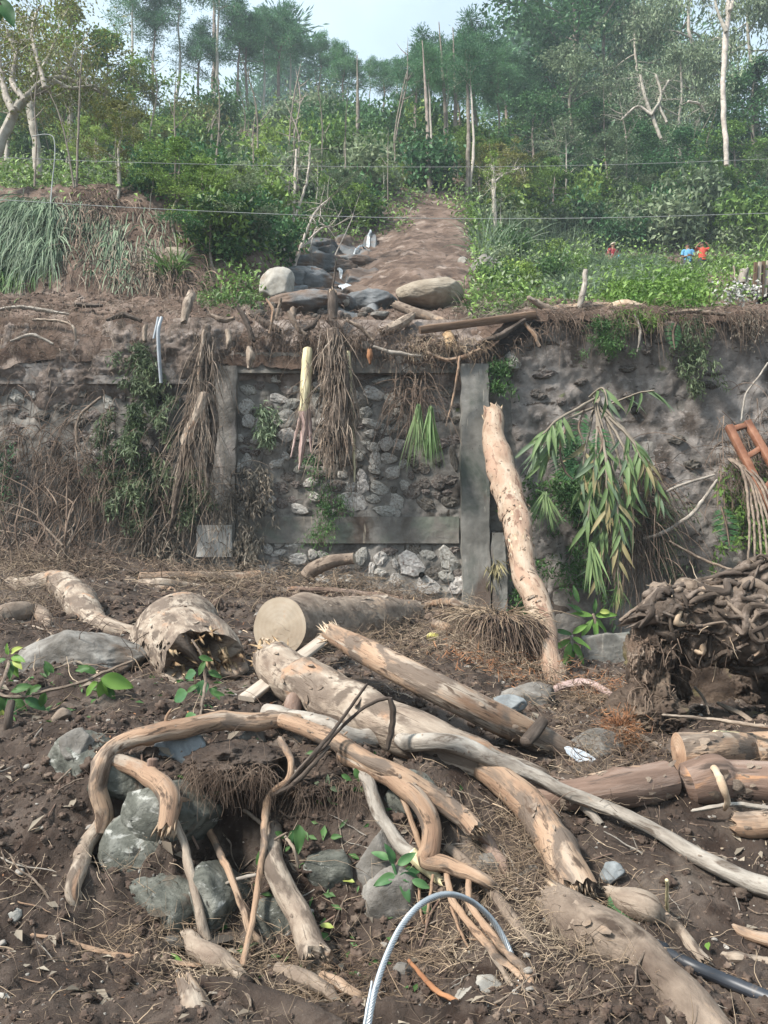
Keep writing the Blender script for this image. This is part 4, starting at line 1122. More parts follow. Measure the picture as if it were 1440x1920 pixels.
wood('dark_stick', 'short dark stick standing in the soil at the left edge under the green leaves', 'stick',
     [(14, 1375, 6, .0), (18, 1345, 7, .1), (21, 1315, 6, .18)], 'bark_dark', 'rr', sides=10)
wood('bark_plate', 'curved brown plate of bark lying in the soil at left', 'bark', [(98, 1352, 6, .02), (118, 1338, 12, .03), (132, 1340, 7, .02)], 'bark_mud', 'bp', sides=7)

# leaning log against the wall
Yb = hit(1040, 1286)[1]; ty = lambda t: 15.62 + (Yb - 15.62) * t
P = np.array([at(px_, py_, ty(t_)) for px_, py_, t_ in ((922, 772, 0), (930, 830, .12), (952, 900, .26), (966, 960, .38), (968, 1020, .50), (985, 1085, .64), (1010, 1160, .79), (1030, 1235, .92), (1040, 1290, 1.0))])
R = np.array([19, 22, 28, 27, 27, 24, 23, 20, 15]) * P[:, 1] / FPX
print('leaning log foot at', Yb)
g = tube(P, R, 36, .06, 51, 'bb', step=.06, knots=8, freq=1.2)
root = empty('leaning_log', tuple(P[-1]), 'tall pale debarked log leaning upright against the grey concrete pier', 'log')
obj('trunk', g, mat('bark_leaning', [(.24, .155, .105), (.35, .26, .19), (.42, .34, .265)], sc=3, coord='UV', stretch=(.6, 2, 1), bump=.8, bd=.02, bsc=14, bstretch=(.35, 2.4, 1),
                    patches=[((.17, .10, .07), 3.6, .56, .62, (.5, 2.0, 1)), ((.34, .225, .16), 1.4, .52, .62), ((.12, .08, .055), 9, .60, .66, (.8, 1.6, 1))], rough=.8), root)
obj('splintered_end', splinters(g.info, -1, 1, 40, 1.2, 8, .12), M['splint'], root)
obj('splintered_top', splinters(g.info, 0, -1, 24, .4, 9, .2), M['splint'], root)
gb = Geo(); rgx = np.random.default_rng(4)       # ragged bark tatters on the middle of the log
inf = g.info
for _ in range(120):
    k = rgx.integers(int(len(inf['Q']) * .35), int(len(inf['Q']) * .62)); j = rgx.integers(36)
    p = inf['V'][k, j]; nrm = p - inf['Q'][k]; nrm /= np.linalg.norm(nrm)
    d = -inf['T'][k] * 0 + inf['T'][k] * rgx.choice([-1, 1]) + nrm * rgx.uniform(.1, .5)
    l = rgx.uniform(.05, .14); s = np.cross(d, nrm) * rgx.uniform(.01, .03)
    gb.add([p - s, p + s, p + d * l * .6 + s * .8, p + d * l], q=[[0, 1, 2, 3]])
obj('bark_tatters', gb, M['splint'], root, kind='stuff')
obj('loose_bark', flakes(inf, 140, 15, .8), M['bark_peel'], root, kind='stuff')

# ---------------------------------------------------------------- rocks and boulders
def stone_at(name, label, px, py, w, h, m, seed, depth=1.0, lift=.0, cat='rock', sharp=.75, noise=.035, rot=0, planes=14, sub=4, Y=None, group=None):
    p = hit(px, py, lift) if Y is None else at(px, py, Y)
    d = np.linalg.norm(p - CAMP) / FPX
    sx, sz = w * d / 2 * 1.12, h * d / 2 * 1.12
    c = np.array([p[0], p[1] + sx * depth * .32, p[2] - .12 * sz])
    g = rock(c, (sx, sx * depth, sz), seed, sub, planes, sharp, noise, rot)
    return obj(name, g, M[m], loc=(c[0], c[1], c[2] - sz), label=label, cat=cat, group=group)
stone_at('boulder', 'large flat-topped grey boulder at the left edge beside the fat log', 132, 1244, 262, 118, 'rock_grey', 201, .8, .02, sharp=.55, cat='boulder', sub=5, planes=20)
stone_at('rock', 'angular greenish rock standing point up in the hollow under the arching branch', 268, 1592, 118, 118, 'rock_green', 202, .8, .05, planes=9, sharp=.95, rot=.5)
stone_at('rock', 'slanting flat greenish slab resting on the pointed rock', 318, 1520, 130, 115, 'rock_green', 203, .7, .12, planes=9, sharp=.95, rot=.3)
stone_at('rock', 'rounded green-grey rock with white streaks at the bottom of the rubble stack', 292, 1700, 122, 96, 'rock_green', 204, .9, .02, planes=14, sharp=.7)
stone_at('rock', 'greenish rock right of the streaked rock, behind two thin branches', 405, 1690, 120, 130, 'rock_green', 205, .9, .02, planes=12, sharp=.8, rot=1)
stone_at('rock', 'mossy block under the top left of the arching branch', 148, 1430, 96, 100, 'rock_green', 206, .9, .0, planes=12, sharp=.8)
stone_at('rock', 'brown-grey wedge-shaped rock on top of the mossy block', 148, 1398, 62, 48, 'rock_grey', 207, .9, .10, planes=9, sharp=.95, rot=.8)
stone_at('rock', 'dark block forming the roof of the small hole under the arching branch', 228, 1468, 100, 72, 'rock_green', 208, .8, .10, planes=12, sharp=.85)
stone_at('rock', 'blue-grey crackled rock lying behind the arching branch', 338, 1408, 78, 56, 'rock_blue', 209, .8, .02, planes=9, sharp=.9)
stone_at('rock', 'pale brown rock under the left end of the slender trunk', 470, 1400, 66, 62, 'rock_grey', 210, .8, .0)
stone_at('rock', 'rounded green-grey rock behind the curved grey branch', 612, 1630, 92, 84, 'rock_green', 211, .8, .0, planes=18)
stone_at('rock', 'light brown flat-faced rock under the curved grey branch', 712, 1628, 70, 110, 'rock_grey', 212, .8, .0, planes=9, sharp=.9)
stone_at('rock', 'dark grey rock in the shade under the fork of the orange trunk', 770, 1510, 90, 100, 'rock_green', 213, .9, .0)
stone_at('rock', 'grey rock at the lower end of the leaning sapling', 520, 1720, 70, 80, 'rock_green', 214, .9, .0)
stone_at('rock', 'tall brown rock behind the cable loop', 740, 1700, 96, 110, 'rock_grey', 215, .9, -.02)
stone_at('rock', 'grey rock just right of the tip of the orange forked trunk', 925, 1622, 50, 34, 'rock_grey', 216, .9, .01)
stone_at('rock', 'small flat grey rock lying left of the stripped log', 1000, 1642, 44, 26, 'rock_grey', 217, .9, .01)
stone_at('rock', 'grey-brown rock at the lower end of the snapped log', 1112, 1404, 98, 62, 'rock_grey', 218, .8, .02, planes=10, sharp=.85)
stone_at('rock', 'flat mud-topped grey rock beside the snapped log, under the leaning log', 990, 1316, 118, 62, 'rock_grey', 219, .8, .02, planes=12)
stone_at('rock', 'flat blue-white stone left of the bright chip heap, behind the snapped log', 956, 1324, 60, 34, 'rock_blue', 220, .8, .05, planes=10)
stone_at('rock', 'small white rock at the bottom edge right of the middle', 912, 1872, 74, 44, 'rock_pale', 221, .9, .0, planes=9, sharp=.95)
stone_at('rock', 'small grey-white rock at the bottom between the thin roots and the buried trunk', 1056, 1858, 36, 28, 'rock_pale', 222, .9, .0)
stone_at('rock', 'pale small rock at the bottom left corner', 8, 1905, 40, 70, 'rock_pale', 223, .9, .0)
stone_at('rock', 'small white stone at the left edge above the grey stick', 14, 1716, 34, 22, 'rock_pale', 224, .9, .0)
stone_at('rock', 'upright grey-blue stone standing in the mud above the green-sided log', 1150, 1638, 32, 30, 'rock_blue', 225, .9, .03, planes=8, sharp=1)
stone_at('rock', 'small grey stone just left of the loose end of the orange root', 755, 1820, 26, 30, 'rock_grey', 226, .9, .0, planes=8)
stone_at('rock', 'flat stone lying by the small puddle', 318, 1770, 42, 16, 'rock_grey', 227, .9, .01)
# scattered stones
rg = np.random.default_rng(31)
sm = []
for k in range(6):
    me = rock((0, 0, 0), (1, .9, .7), 300 + k, 2, 9, .85, .04).mesh('stone_shape'); me.materials.append(M['pebble']); sm.append(me)
for k in range(46):
    px, py = rg.uniform(-50, 1490), rg.uniform(1150, 1915)
    p = hit(px, py); p[2] = float(Hd(p[0], p[1]))
    s = rg.uniform(4, 9) * p[1] / FPX
    o = bpy.data.objects.new('small_stone', sm[k % 6]); COL.objects.link(o)
    o.location = p + [0, 0, s * .2]; o.scale = (s, s, s * .8); o.rotation_euler = (rg.uniform(-.3, .3), rg.uniform(-.3, .3), rg.uniform(0, 6))
    tagit(o, 'small pale stone lying loose in the brown mud', 'stone', 'small stones scattered over the mud')

# broken block of concrete standing in front of the wall, right of the leaning log
g = Geo()
c = at(1140, 1232, 12.6)
d_, f_ = ico(5); q_ = d_ / np.maximum(np.abs(d_).max(1), .0)[:, None] ** .86
q_ = q_ * [.37, .26, .36] * (1 + .05 * fbm(d_ * 2.2, 4, 3)[:, None] + .03 * billow(d_ * 6, 3, 4)[:, None]); q_[:, 2] += .10 * q_[:, 0] + .05 * vn(d_ * 3) * (q_[:, 2] > .2)
g.add(q_ + c, t=f_)
obj('concrete_rubble', g, M['concrete'], loc=c - [0, 0, .4], label='rough block of broken concrete with bluish patches left of the uprooted stump', cat='rubble')

# ---------------------------------------------------------------- uprooted stump and its soil mass on the right
root = empty('uprooted_stump', at(1340, 1380, 6.972), 'huge uprooted stump with shaggy torn roots over a dark hollow at the right edge', 'stump')
P = np.array([at(1198, 1170, 6.510), at(1250, 1152, 6.510), at(1330, 1146, 6.594), at(1400, 1140, 6.636), at(1480, 1140, 6.720), at(1560, 1140, 6.804)])
R = np.array([.10, .22, .31, .40, .44, .44])
g = tube(P, R * .86, 60, .3, 61, 'bb', step=.04, knots=14, freq=1.3)
obj('root_crown', g, M['oldwood'], root)
inf = g.info
rgx = np.random.default_rng(6)
nQ, nS = inf['V'].shape[:2]
for k in range(120):      # gnarled roots grown together along the crown
    th0 = rgx.uniform(0, 6.28); k0 = rgx.integers(0, int(nQ * .75)); ln_ = int(nQ * rgx.uniform(.08, .34)); pts_ = []; dth = rgx.normal(0, 1.1)
    for q in range(6):
        kk = min(nQ - 1, max(0, k0 + int(ln_ * q / 5 + rgx.normal(0, .03) * nQ))); th = th0 + dth * q / 5 + rgx.normal(0, .2)
        jj = int((th % 6.2832) / 6.2832 * (nS - 1)); c_ = inf['Q'][kk]; pts_.append(c_ + (inf['V'][kk, jj] - c_) * rgx.uniform(1.0, 1.14))
    r0_ = rgx.uniform(.010, .034) * (1.9 if k % 9 == 0 else 1); rs_ = r0_ * np.array([.5, .9, 1, .95, .8, .45])
    gb = tube(pts_, rs_, 8, .42, 640 + k, 'bb', knots=3, step=.035, freq=1.4)
    obj('root', gb, M[('oldwood', 'bark_dark', 'oldwood', 'bark_mud', 'bark_dark', 'splint' if k % 13 == 5 else 'oldwood')[k % 6]], root)
def fringe(inf, n, lmin, lmax, w, seed, jr=(0, 1), up=0.3, grav=.8, out=.8):
    rg_ = np.random.default_rng(seed); nQ, nS = inf['V'].shape[:2]
    k = rg_.integers(int(nQ * jr[0]), max(int(nQ * jr[1]), int(nQ * jr[0]) + 1), n); j = rg_.integers(0, nS - 1, n)
    p = inf['V'][k, j]; nrm = p - inf['Q'][k]; nrm /= np.linalg.norm(nrm, axis=1)[:, None]
    d = nrm * out + inf['T'][k] * rg_.normal(0, .9, (n, 1)) + rg_.normal(0, .35, (n, 3)) + [0, 0, up]
    return strands(p - nrm * .02, d, rg_.uniform(lmin, lmax, n), 5, grav, .3, seed, w, w * .25)
obj('torn_roots', fringe(inf, 1000, .02, .09, .009, 62, grav=.8, out=.4), M['rootlet'], root, kind='stuff')
obj('torn_roots', fringe(inf, 60, .06, .24, .016, 63, grav=.6), M['splint'], root, kind='stuff')
for k, pp in enumerate([[(1400, 1110, 11, 'Y6.720'), (1385, 1085, 12, 'Y6.720'), (1420, 1075, 11, 'Y6.804'), (1440, 1090, 9, 'Y6.804')],
                        [(1470, 1150, 16, 'Y6.636'), (1425, 1170, 17, 'Y6.594'), (1400, 1178, 12, 'Y6.678')],
                        [(1250, 1140, 10, 'Y6.720'), (1290, 1155, 9, 'Y6.636'), (1320, 1180, 5, 'Y6.552')],
                        [(1300, 1120, 14, 'Y6.804'), (1340, 1105, 14, 'Y6.804'), (1380, 1100, 12, 'Y6.804')],
                        [(1330, 1215, 7, 'Y6.636'), (1380, 1205, 13, 'Y6.636'), (1450, 1200, 14, 'Y6.720'), (1520, 1195, 14, 'Y6.804')],
                        [(1260, 1190, 10, 'Y6.720'), (1310, 1195, 16, 'Y6.720'), (1370, 1192, 18, 'Y6.762'), (1480, 1188, 18, 'Y6.888')],
                        [(1205, 1155, 12, 'Y6.762'), (1235, 1172, 16, 'Y6.720'), (1280, 1186, 18, 'Y6.720')]]):
    P, R = pts3(pp); gb = tube(P, R, 14, .22, 600 + k, 'bb', knots=3)
    obj('root', gb, M['oldwood' if k not in (1,) else 'bark_pale'], root)
# soil mass: left lobe lit by the sun, back wall behind the hollow
soil = empty('soil_block', at(1240, 1390, 6.720), 'steep block of torn reddish soil carrying the uprooted stump and walling in its hollow', 'soil')
def lump(px, py, Y, w, h, dpt, seed, m='mud', nz=.16, rotz=0, planes=10, name='soil_lump'):
    c = at(px, py, Y); k = Y / FPX
    gg = rock(c, (w * k / 2, dpt, h * k / 2), seed, 5, planes, .7, nz, rotz)
    return obj(name, gg, M[m], soil)
M['soil_red'] = mat('soil_red', [(.08, .055, .04), (.17, .12, .088), (.30, .23, .175)], sc=3, bump=1, bd=.04, bsc=15, rough=.95, patches=[((.50, .41, .33), 2.6, .60, .68)])
M['soil_brown'] = mat('soil_brown', [(.04, .028, .021), (.09, .065, .049), (.18, .135, .10)], sc=4, bump=1, bd=.04, bsc=15, rough=.95, patches=[((.17, .15, .07), 2, .58, .66)])
lump(1215, 1262, 6.678, 92, 190, 0.302, 501, 'soil_brown', .2)
lump(1248, 1250, 6.804, 70, 150, 0.336, 509, 'soil_brown', .22)
lump(1200, 1235, 6.552, 50, 90, 0.168, 510, 'soil_red', .25)
lump(1212, 1345, 6.552, 130, 90, 0.336, 502, 'soil_brown', .16)
lump(1390, 1320, 8.484, 520, 300, 0.420, 503, 'soil_brown', .12)
lump(1360, 1290, 8.3, 110, 110, .3, 504, 'soil_brown', .16)
lump(1345, 1392, 7.056, 330, 100, 0.588, 505, 'soil_brown', .16)
lump(1262, 1352, 6.552, 40, 30, 0.101, 506, 'soil_red', .25)
lump(1530, 1290, 7.056, 170, 300, 0.756, 507, 'soil_brown', .12)
lump(1450, 1385, 6.804, 150, 80, 0.336, 508, 'soil_brown', .14)
for q_, (lx, ly, lY, lw, lh) in enumerate([(1275, 1135, 6.55, 90, 44), (1345, 1118, 6.6, 110, 50), (1420, 1095, 6.7, 120, 56), (1300, 1185, 6.5, 80, 46), (1400, 1180, 6.55, 100, 50), (1235, 1200, 6.6, 90, 60)]):
    lump(lx, ly, lY, lw, lh, .2, 520 + q_, 'soil_brown', .3)
rgx = np.random.default_rng(66); n = 150
S = np.array([at(rgx.uniform(1180, 1275), rgx.uniform(1190, 1370), rgx.uniform(6.3, 6.55)) for _ in range(n)])
obj('soil_roots', strands(S, rgx.normal(0, 1, (n, 3)) * [1, .5, .6] + [0, -.3, -.2], rgx.uniform(.04, .2, n), 6, 1.6, .4, 67, .009, .004), M['rootlet'], soil, kind='stuff')
n = 160; S = np.array([at(rgx.uniform(1230, 1460), rgx.uniform(1195, 1218), rgx.uniform(6.3, 7.0)) for _ in range(n)])
obj('hanging_root_hairs', strands(S, rgx.normal(0, .5, (n, 3)) + [0, 0, -.4], rgx.uniform(.05, .3, n), 6, 2.2, .25, 68, .010, .004), M['rootlet'], root, kind='stuff')
wood('cave_root', 'thin crooked root lying in the hollow under the uprooted stump', 'root', [(1345, 1318, 3, 'Y6.972'), (1370, 1330, 5, 'Y6.720'), (1400, 1345, 5, 'Y6.552'), (1430, 1370, 4, 'Y6.384')], 'bark_pale', 'pp', sides=8)
wood('hanging_stick', 'thin stick hanging down into the hollow under the uprooted stump', 'stick', [(1302, 1288, 2, 'Y6.888'), (1320, 1310, 2.4, 'Y6.720'), (1330, 1340, 2, 'Y6.552')], 'bark_pale', 'pp', sides=8)

# root-matted soil ledge added to keep the hollow dark, and a second one further right
rg_ = np.random.default_rng(91)
for (px, py, Y_, w_, h_, lab) in ((430, 1432, 4.66, 165, 58, 'dark root-matted soil ledge added to shade the black hollow in the rubble'), (620, 1462, 4.75, 130, 40, 'small soil ledge with hanging rootlets under the forked log')):
    c = at(px, py, Y_); k_ = Y_ / FPX; rt = empty('soil_ledge', c, lab, 'soil')
    obj('soil', rock(c + [0, .12, 0], (w_ * k_ / 2 * 1.2, .36, h_ * k_ / 2 * 1.3), 901 + px, 5, 14, .6, .14), M['mud'], rt)
    n_ = 420; S_r = np.array([at(px + rg_.uniform(-.5, .5) * w_, py + rg_.uniform(.0, .45) * h_, Y_ - rg_.uniform(.05, .28)) for _ in range(n_)])
    obj('hanging_rootlets', strands(S_r, rg_.normal(0, .6, (n_, 3)) + [0, -.3, -.4], rg_.uniform(.04, .26, n_), 7, 1.8, .35, 92, .0034, .0015), M['rootlet'], rt, kind='stuff')
# loose sticks and root ends strewn over the mud
stm = []
rg = np.random.default_rng(71)
for k in range(9):
    L_ = 1.0; n_ = 6; q = np.cumsum(np.vstack([[0, 0, 0], np.stack([np.full(n_, L_ / n_), rg.normal(0, .045, n_), rg.normal(0, .03, n_)], 1)]), 0); q -= q.mean(0)
    g = tube(q, np.linspace(.022, .010, n_ + 1) * rg.uniform(.7, 1.5), 7, .14, 720 + k, 'bb' if k % 2 else 'rp', knots=3, step=.05)
    if k % 3: 
        b0 = q[3]; e = b0 + [rg.uniform(.1, .3), rg.choice([-1, 1]) * rg.uniform(.1, .25), .05]
        g.join(tube([b0, (b0 + e) / 2 + [0, 0, .02], e], [.012, .009, .003], 5, .1, k, 'rp', step=.05))
    me = g.mesh('stick_shape'); me.materials.append(M[['bark_peel', 'bark_grey', 'bark_mud', 'bark_pale', 'bark_dark', 'bark_mud', 'bark_grey', 'bark_red', 'bark_mud'][k]]); stm.append(me)
ST_L = ['gnarled brown', 'grey weathered', 'mud-smeared', 'pale barkless', 'dark wet', 'short brown', 'bent grey', 'reddish', 'muddy forked']
for k in range(210):
    px = rg.uniform(-40, 1480); py = 1130 + 790 * rg.random() ** .9
    if 1180 < px and 1080 < py < 1370: continue
    p = hit(px, py); p[2] = float(Hd(p[0], p[1])) + .012
    l = rg.uniform(35, 150) * p[1] / FPX; a = rg.uniform(0, 6.28); e_ = .15; dz = float(Hs(p[0] + math.cos(a) * e_, p[1] + math.sin(a) * e_) - Hs(p[0] - math.cos(a) * e_, p[1] - math.sin(a) * e_)) / (2 * e_)
    o = bpy.data.objects.new('loose_stick', stm[k % 9]); COL.objects.link(o); o.location = p; w_ = (l ** .5) * rg.uniform(.45, .9)
    o.scale = (l, w_ * .6, w_ * .6); o.rotation_euler = (rg.uniform(0, 6), -math.atan(dz) + rg.normal(0, .12), a)
    tagit(o, ST_L[k % 9] + ' stick lying loose on the torn-up mud', 'stick', ST_L[k % 9] + ' sticks strewn over the mud')
# ---------------------------------------------------------------- clods, stones and litter on the mud
def fan_points(n, rg, y0=1.7, y1=15.9, pw=1.0, smin=-120, smax=1560, dens=None):
    """points spread so that near ground gets more of the small stuff; dens(x,y)->0..1 thins them"""
    out = []
    tot = 0
    while tot < n:
        y = y0 * (y1 / y0) ** (rg.random(n) ** pw)
        s = rg.uniform(smin, smax, n)
        x = (s - 720) / FPX * y
        if dens is not None:
            k = rg.random(n) < dens(x, y); x, y = x[k], y[k]
        out.append(np.stack([x, y], 1)); tot += len(x)
    p = np.concatenate(out)[:n]
    return p[:, 0], p[:, 1]

def normal_at(x, y, e=.04):
    gx = (Hd(x + e, y) - Hd(x - e, y)) / (2 * e); gy = (Hd(x, y + e) - Hd(x, y - e)) / (2 * e)
    n = np.stack([-gx, -gy, np.ones_like(gx)], 1); return n / np.linalg.norm(n, axis=1)[:, None]

rg = np.random.default_rng(41)
def lumps(n, smin_, smax_, m, name, seed, y0=1.7, y1=15.5, sub=1, dens=None, pw=1.0):
    rg = np.random.default_rng(seed)
    x, y = fan_points(n, rg, y0, y1, pw, dens=dens)
    z = Hd(x, y)
    d, f = ico(sub)
    sz = rg.uniform(smin_, smax_, n) ** 1.0 * rg.uniform(.5, 1, n) * (y ** .85)
    v = d[None] * (1 + .28 * rg.normal(0, 1, (n, len(d), 1)).clip(-1.4, 1.4)) * (sz[:, None, None] * rg.uniform(.7, 1.3, (n, 1, 3)) * [1, 1, .8])
    v = v + np.stack([x, y, z + sz * .1], 1)[:, None]
    t = (np.arange(n)[:, None, None] * len(d) + f[None]).reshape(-1, 3)
    obj(name, Geo().add(v.reshape(-1, 3), t=t), M[m], smooth=(sub > 1), kind='stuff')
clump = lambda x, y: .25 + .75 * ss(-.1, .35, vn(xyz(x * 1.3, y * 1.3, 4), 9))
lumps(20000, .0012, .0046, 'clod', 'mud_crumbs', 43, sub=1, dens=clump)
lumps(3000, .004, .012, 'clod', 'mud_clods', 44, sub=2, dens=clump)
lumps(1500, .0012, .0036, 'pebble', 'gravel', 45, sub=1)

def sticks(n, l0, l1, w, m, name, seed, K=4, y0=1.7, y1=15.8, dens=None, lift=.01, slope=.25, tri=True, scale=.75, pw=1.0, smin=-120, smax=1560, wob=.25):
    rg = np.random.default_rng(seed)
    x, y = fan_points(n, rg, y0, y1, pw, smin, smax, dens)
    n = len(x)
    z = Hd(x, y)
    a = rg.uniform(0, 2 * np.pi, n); nn = normal_at(x, y)
    d = np.stack([np.cos(a), np.sin(a), rg.normal(0, slope, n)], 1)
    d = d - nn * np.sum(d * nn, 1)[:, None] + nn * np.abs(rg.normal(0, slope, n))[:, None]
    sc = y ** scale
    L = rg.uniform(l0, l1, n) * rg.uniform(.4, 1, n) * sc
    g = strands(np.stack([x, y, z + lift * rg.uniform(0, 1.5, n) * sc * .5], 1), d, L, K, .15, wob, seed, w * sc * rg.uniform(.5, 1.5, n), w * sc * .3, tri=tri, side=np.stack([nn[:, 0], nn[:, 1], nn[:, 2]], 1) + rg.normal(0, .5, (n, 3)))
    o = obj(name, g, M[m], kind='stuff'); return o
sticks(3600, .008, .06, .0009, 'rootlet', 'root_hairs', 51, 6, wob=.6)
sticks(3600, .010, .045, .0010, 'litter', 'straw_litter', 52, 3, wob=.1)
sticks(650, .03, .14, .0021, 'litter', 'dead_twigs', 53, 7, wob=.35, slope=.35)
sticks(800, .03, .14, .0022, 'rootlet', 'dead_twigs', 54, 7, wob=.35, slope=.35)
sticks(1800, .004, .014, .0038, 'litter', 'wood_chips', 55, 3, tri=False, wob=.3)
sticks(300, .004, .014, .0036, 'litter_red', 'orange_chips', 56, 3, tri=False, wob=.3)
# mats of straw between the logs
def patch_d(cs):
    def f(x, y):
        s = 720 + x / y * FPX; v = 0
        for (px, py, a, b) in cs:
            c = hit(px, py)
            v = np.maximum(v, np.exp(-((s - px) / a) ** 2 - ((y - c[1]) / b) ** 2))
        return v
    return f
mat_d = patch_d([(850, 1215, 130, 1.2), (720, 1235, 120, .6), (960, 1280, 120, .8), (1100, 1330, 90, .7), (1130, 1440, 90, .5), (960, 1620, 60, .3), (1000, 1690, 40, .3), (640, 1110, 160, 1.2), (420, 1110, 160, 1.2), (60, 1090, 90, 1.5)])
sticks(6500, .012, .06, .0010, 'litter', 'straw_mat', 57, 4, y0=3.0, dens=mat_d, lift=.06, slope=.45, wob=.25)
sticks(2600, .012, .06, .0013, 'rootlet', 'straw_mat', 58, 5, y0=3.0, dens=mat_d, lift=.07, slope=.5, wob=.4)
red_d = patch_d([(1000, 1268, 80, .4), (1165, 1370, 40, .25), (900, 1270, 80, .3), (1115, 1310, 60, .4)])
sticks(1500, .010, .04, .0026, 'litter_red', 'torn_orange_bark', 59, 3, y0=3.0, dens=red_d, lift=.05, slope=.4, tri=False)
low_d = patch_d([(940, 1640, 90, .35), (820, 1770, 90, .3), (600, 1850, 120, .3), (420, 1800, 200, .3), (1050, 1780, 120, .4)])
sticks(3200, .02, .08, .0011, 'litter', 'straw_litter', 60, 4, y0=1.8, dens=low_d, lift=.03, slope=.35)

# fallen leaves, dry and green
def fallen(n, m, name, seed, l0, l1, dens=None):
    rg = np.random.default_rng(seed)
    x, y = fan_points(n, rg, 1.8, 10, dens=dens); z = Hd(x, y); nn = normal_at(x, y)
    a = rg.uniform(0, 6.28, len(x)); d = np.stack([np.cos(a), np.sin(a), rg.normal(0, .25, len(x))], 1)
    d = d - nn * np.sum(d * nn, 1)[:, None]
    l = rg.uniform(l0, l1, len(x)) * y ** .6
    g = leaves(np.stack([x, y, z + .012], 1), d, nn + rg.normal(0, .3, nn.shape), l, l * rg.uniform(.3, .5, len(x)))
    obj(name, g, M[m], kind='stuff')
fallen(500, 'drygrass', 'dead_leaves', 61, .02, .05)
fallen(210, 'leaf_fresh', 'fallen_green_leaves', 62, .015, .035, patch_d([(560, 1560, 160, .4), (600, 1700, 150, .4), (380, 1290, 80, .5), (100, 1300, 100, .6)]))

# rootlets hanging in the dark hollow and under the banks
def hair_curtain(name, pxs, py0, n, l0, l1, w, m, seed, jit=6, grav=2.2, out=.3, Y=None, lift=.03, K=7, wob=.25, root=None):
    rg = np.random.default_rng(seed)
    S = []
    for _ in range(n):
        t = rg.random(); px = pxs[0] + (pxs[1] - pxs[0]) * t; py = (py0 if np.isscalar(py0) else np.interp(px, *py0)) + rg.normal(0, jit)
        if Y is None: p = hit(px, py, lift)
        else: p = at(px, py, Y + rg.normal(0, .08))
        S.append(p)
    S = np.array(S)
    d = np.stack([rg.normal(0, .4, n), rg.normal(-out, .2, n), rg.normal(-.3, .3, n)], 1)
    g = strands(S, d, rg.uniform(l0, l1, n), K, grav, wob, seed, w, w * .3)
    return obj(name, g, M[m], kind='stuff')
hair_curtain('hanging_root_hairs', (385, 490), 1440, 260, .08, .32, .004, 'rootlet', 71, 8)
hair_curtain('hanging_root_hairs', (760, 860), 1468, 90, .05, .2, .004, 'rootlet', 72, 6)
hair_curtain('hanging_root_hairs', (560, 700), 1470, 160, .05, .25, .004, 'rootlet', 73, 14)

# fibrous root clump standing beside the leaning log
def fibre_thing(name, label, cat, S, d, L, K, grav, wob, seed, w, m, tri=True, **k):
    g = strands(S, d, L, K, grav, wob, seed, w, np.asarray(w) * .35, tri=tri)
    return obj(name, g, M[m], loc=S.mean(0), label=label, cat=cat, **k)
root = empty('root_clump', tuple(at(945, 1280, 10.0)), 'upturned clump of hanging dark roots and straw just left of the leaning log', 'root clump')
c = at(932, 1205, 10.0)
g = rock(c, (.33, .30, .32), 71, 4, 12, .6, .12)
obj('soil', g, M['mud'], root)
rg = np.random.default_rng(72); n = 800
a = rg.uniform(np.pi, 2 * np.pi, n); S = c + np.stack([np.cos(a) * .34 * rg.uniform(.6, 1.1, n), np.sin(a) * .34 * rg.uniform(.7, 1.05, n), rg.uniform(.12, .34, n)], 1)
obj('hanging_roots', strands(S, np.stack([np.cos(a) * .5, np.sin(a) * .7, np.full(n, .2)], 1), rg.uniform(.2, .6, n), 7, 3.2, .3, 73, .016, .006), M['rootlet'], root, kind='stuff')
n = 260; a = rg.uniform(0, 2 * np.pi, n); S = c + np.stack([np.cos(a) * rg.uniform(0, .5, n), np.sin(a) * rg.uniform(0, .4, n), rg.uniform(.25, .4, n)], 1)
obj('straw', strands(S, np.stack([np.cos(a), np.sin(a) - .3, rg.uniform(-.1, .7, n)], 1), rg.uniform(.2, .6, n), 6, 1.2, .3, 74, .014, .006), M['litter'], root, kind='stuff')

# small round root ball by the rock
c = hit(1165, 1375, .12); rg = np.random.default_rng(75); n = 350
u = rg.normal(0, 1, (n, 3)); u /= np.linalg.norm(u, axis=1)[:, None]
fibre_thing('root_ball', 'fist-like ball of fine reddish roots at the foot of the stump soil', 'roots', c + u * .06, u + [0, -.3, .2], rg.uniform(.06, .18, n), 5, .6, .4, 76, .008, 'litter_red')

# bare shrub roots on the left mound
root = empty('bare_shrub', tuple(hit(70, 1060)), 'tangle of bare orange-brown shrub stems sticking up at the left foot of the wall', 'shrub')
rg = np.random.default_rng(77)
for k in range(26):
    px = rg.uniform(-10, 150); py = rg.uniform(1010, 1075); b0 = hit(px, max(py, 1052), .03)
    b0 = at(px, py + 10, 13.2 + rg.uniform(-.8, .8)) if py < 1060 else b0
    h = rg.uniform(.5, 1.5); dx = rg.normal(0, .5)
    P = [b0, b0 + [dx * .3, rg.normal(0, .1), h * .35], b0 + [dx * .4 + rg.normal(0, .15), rg.normal(0, .15), h * .7], b0 + [dx + rg.normal(0, .2), rg.normal(0, .2), h]]
    obj('stem', tube(P, [.022, .017, .012, .004], 6, .15, 770 + k, 'rp', knots=1), M['rootlet' if k % 3 else 'bark_mud'], root)
n = 500; S = np.stack([rg.uniform(-7.0, -4.6, n), rg.uniform(12.2, 14.6, n), np.zeros(n)], 1); S[:, 2] = Hd(S[:, 0], S[:, 1]) + rg.uniform(0, .35, n)
obj('root_tangle', strands(S, rg.normal(0, 1, (n, 3)) + [0, 0, .2], rg.uniform(.2, .9, n), 8, .9, .5, 78, .014, .006), M['rootlet'], root, kind='stuff')
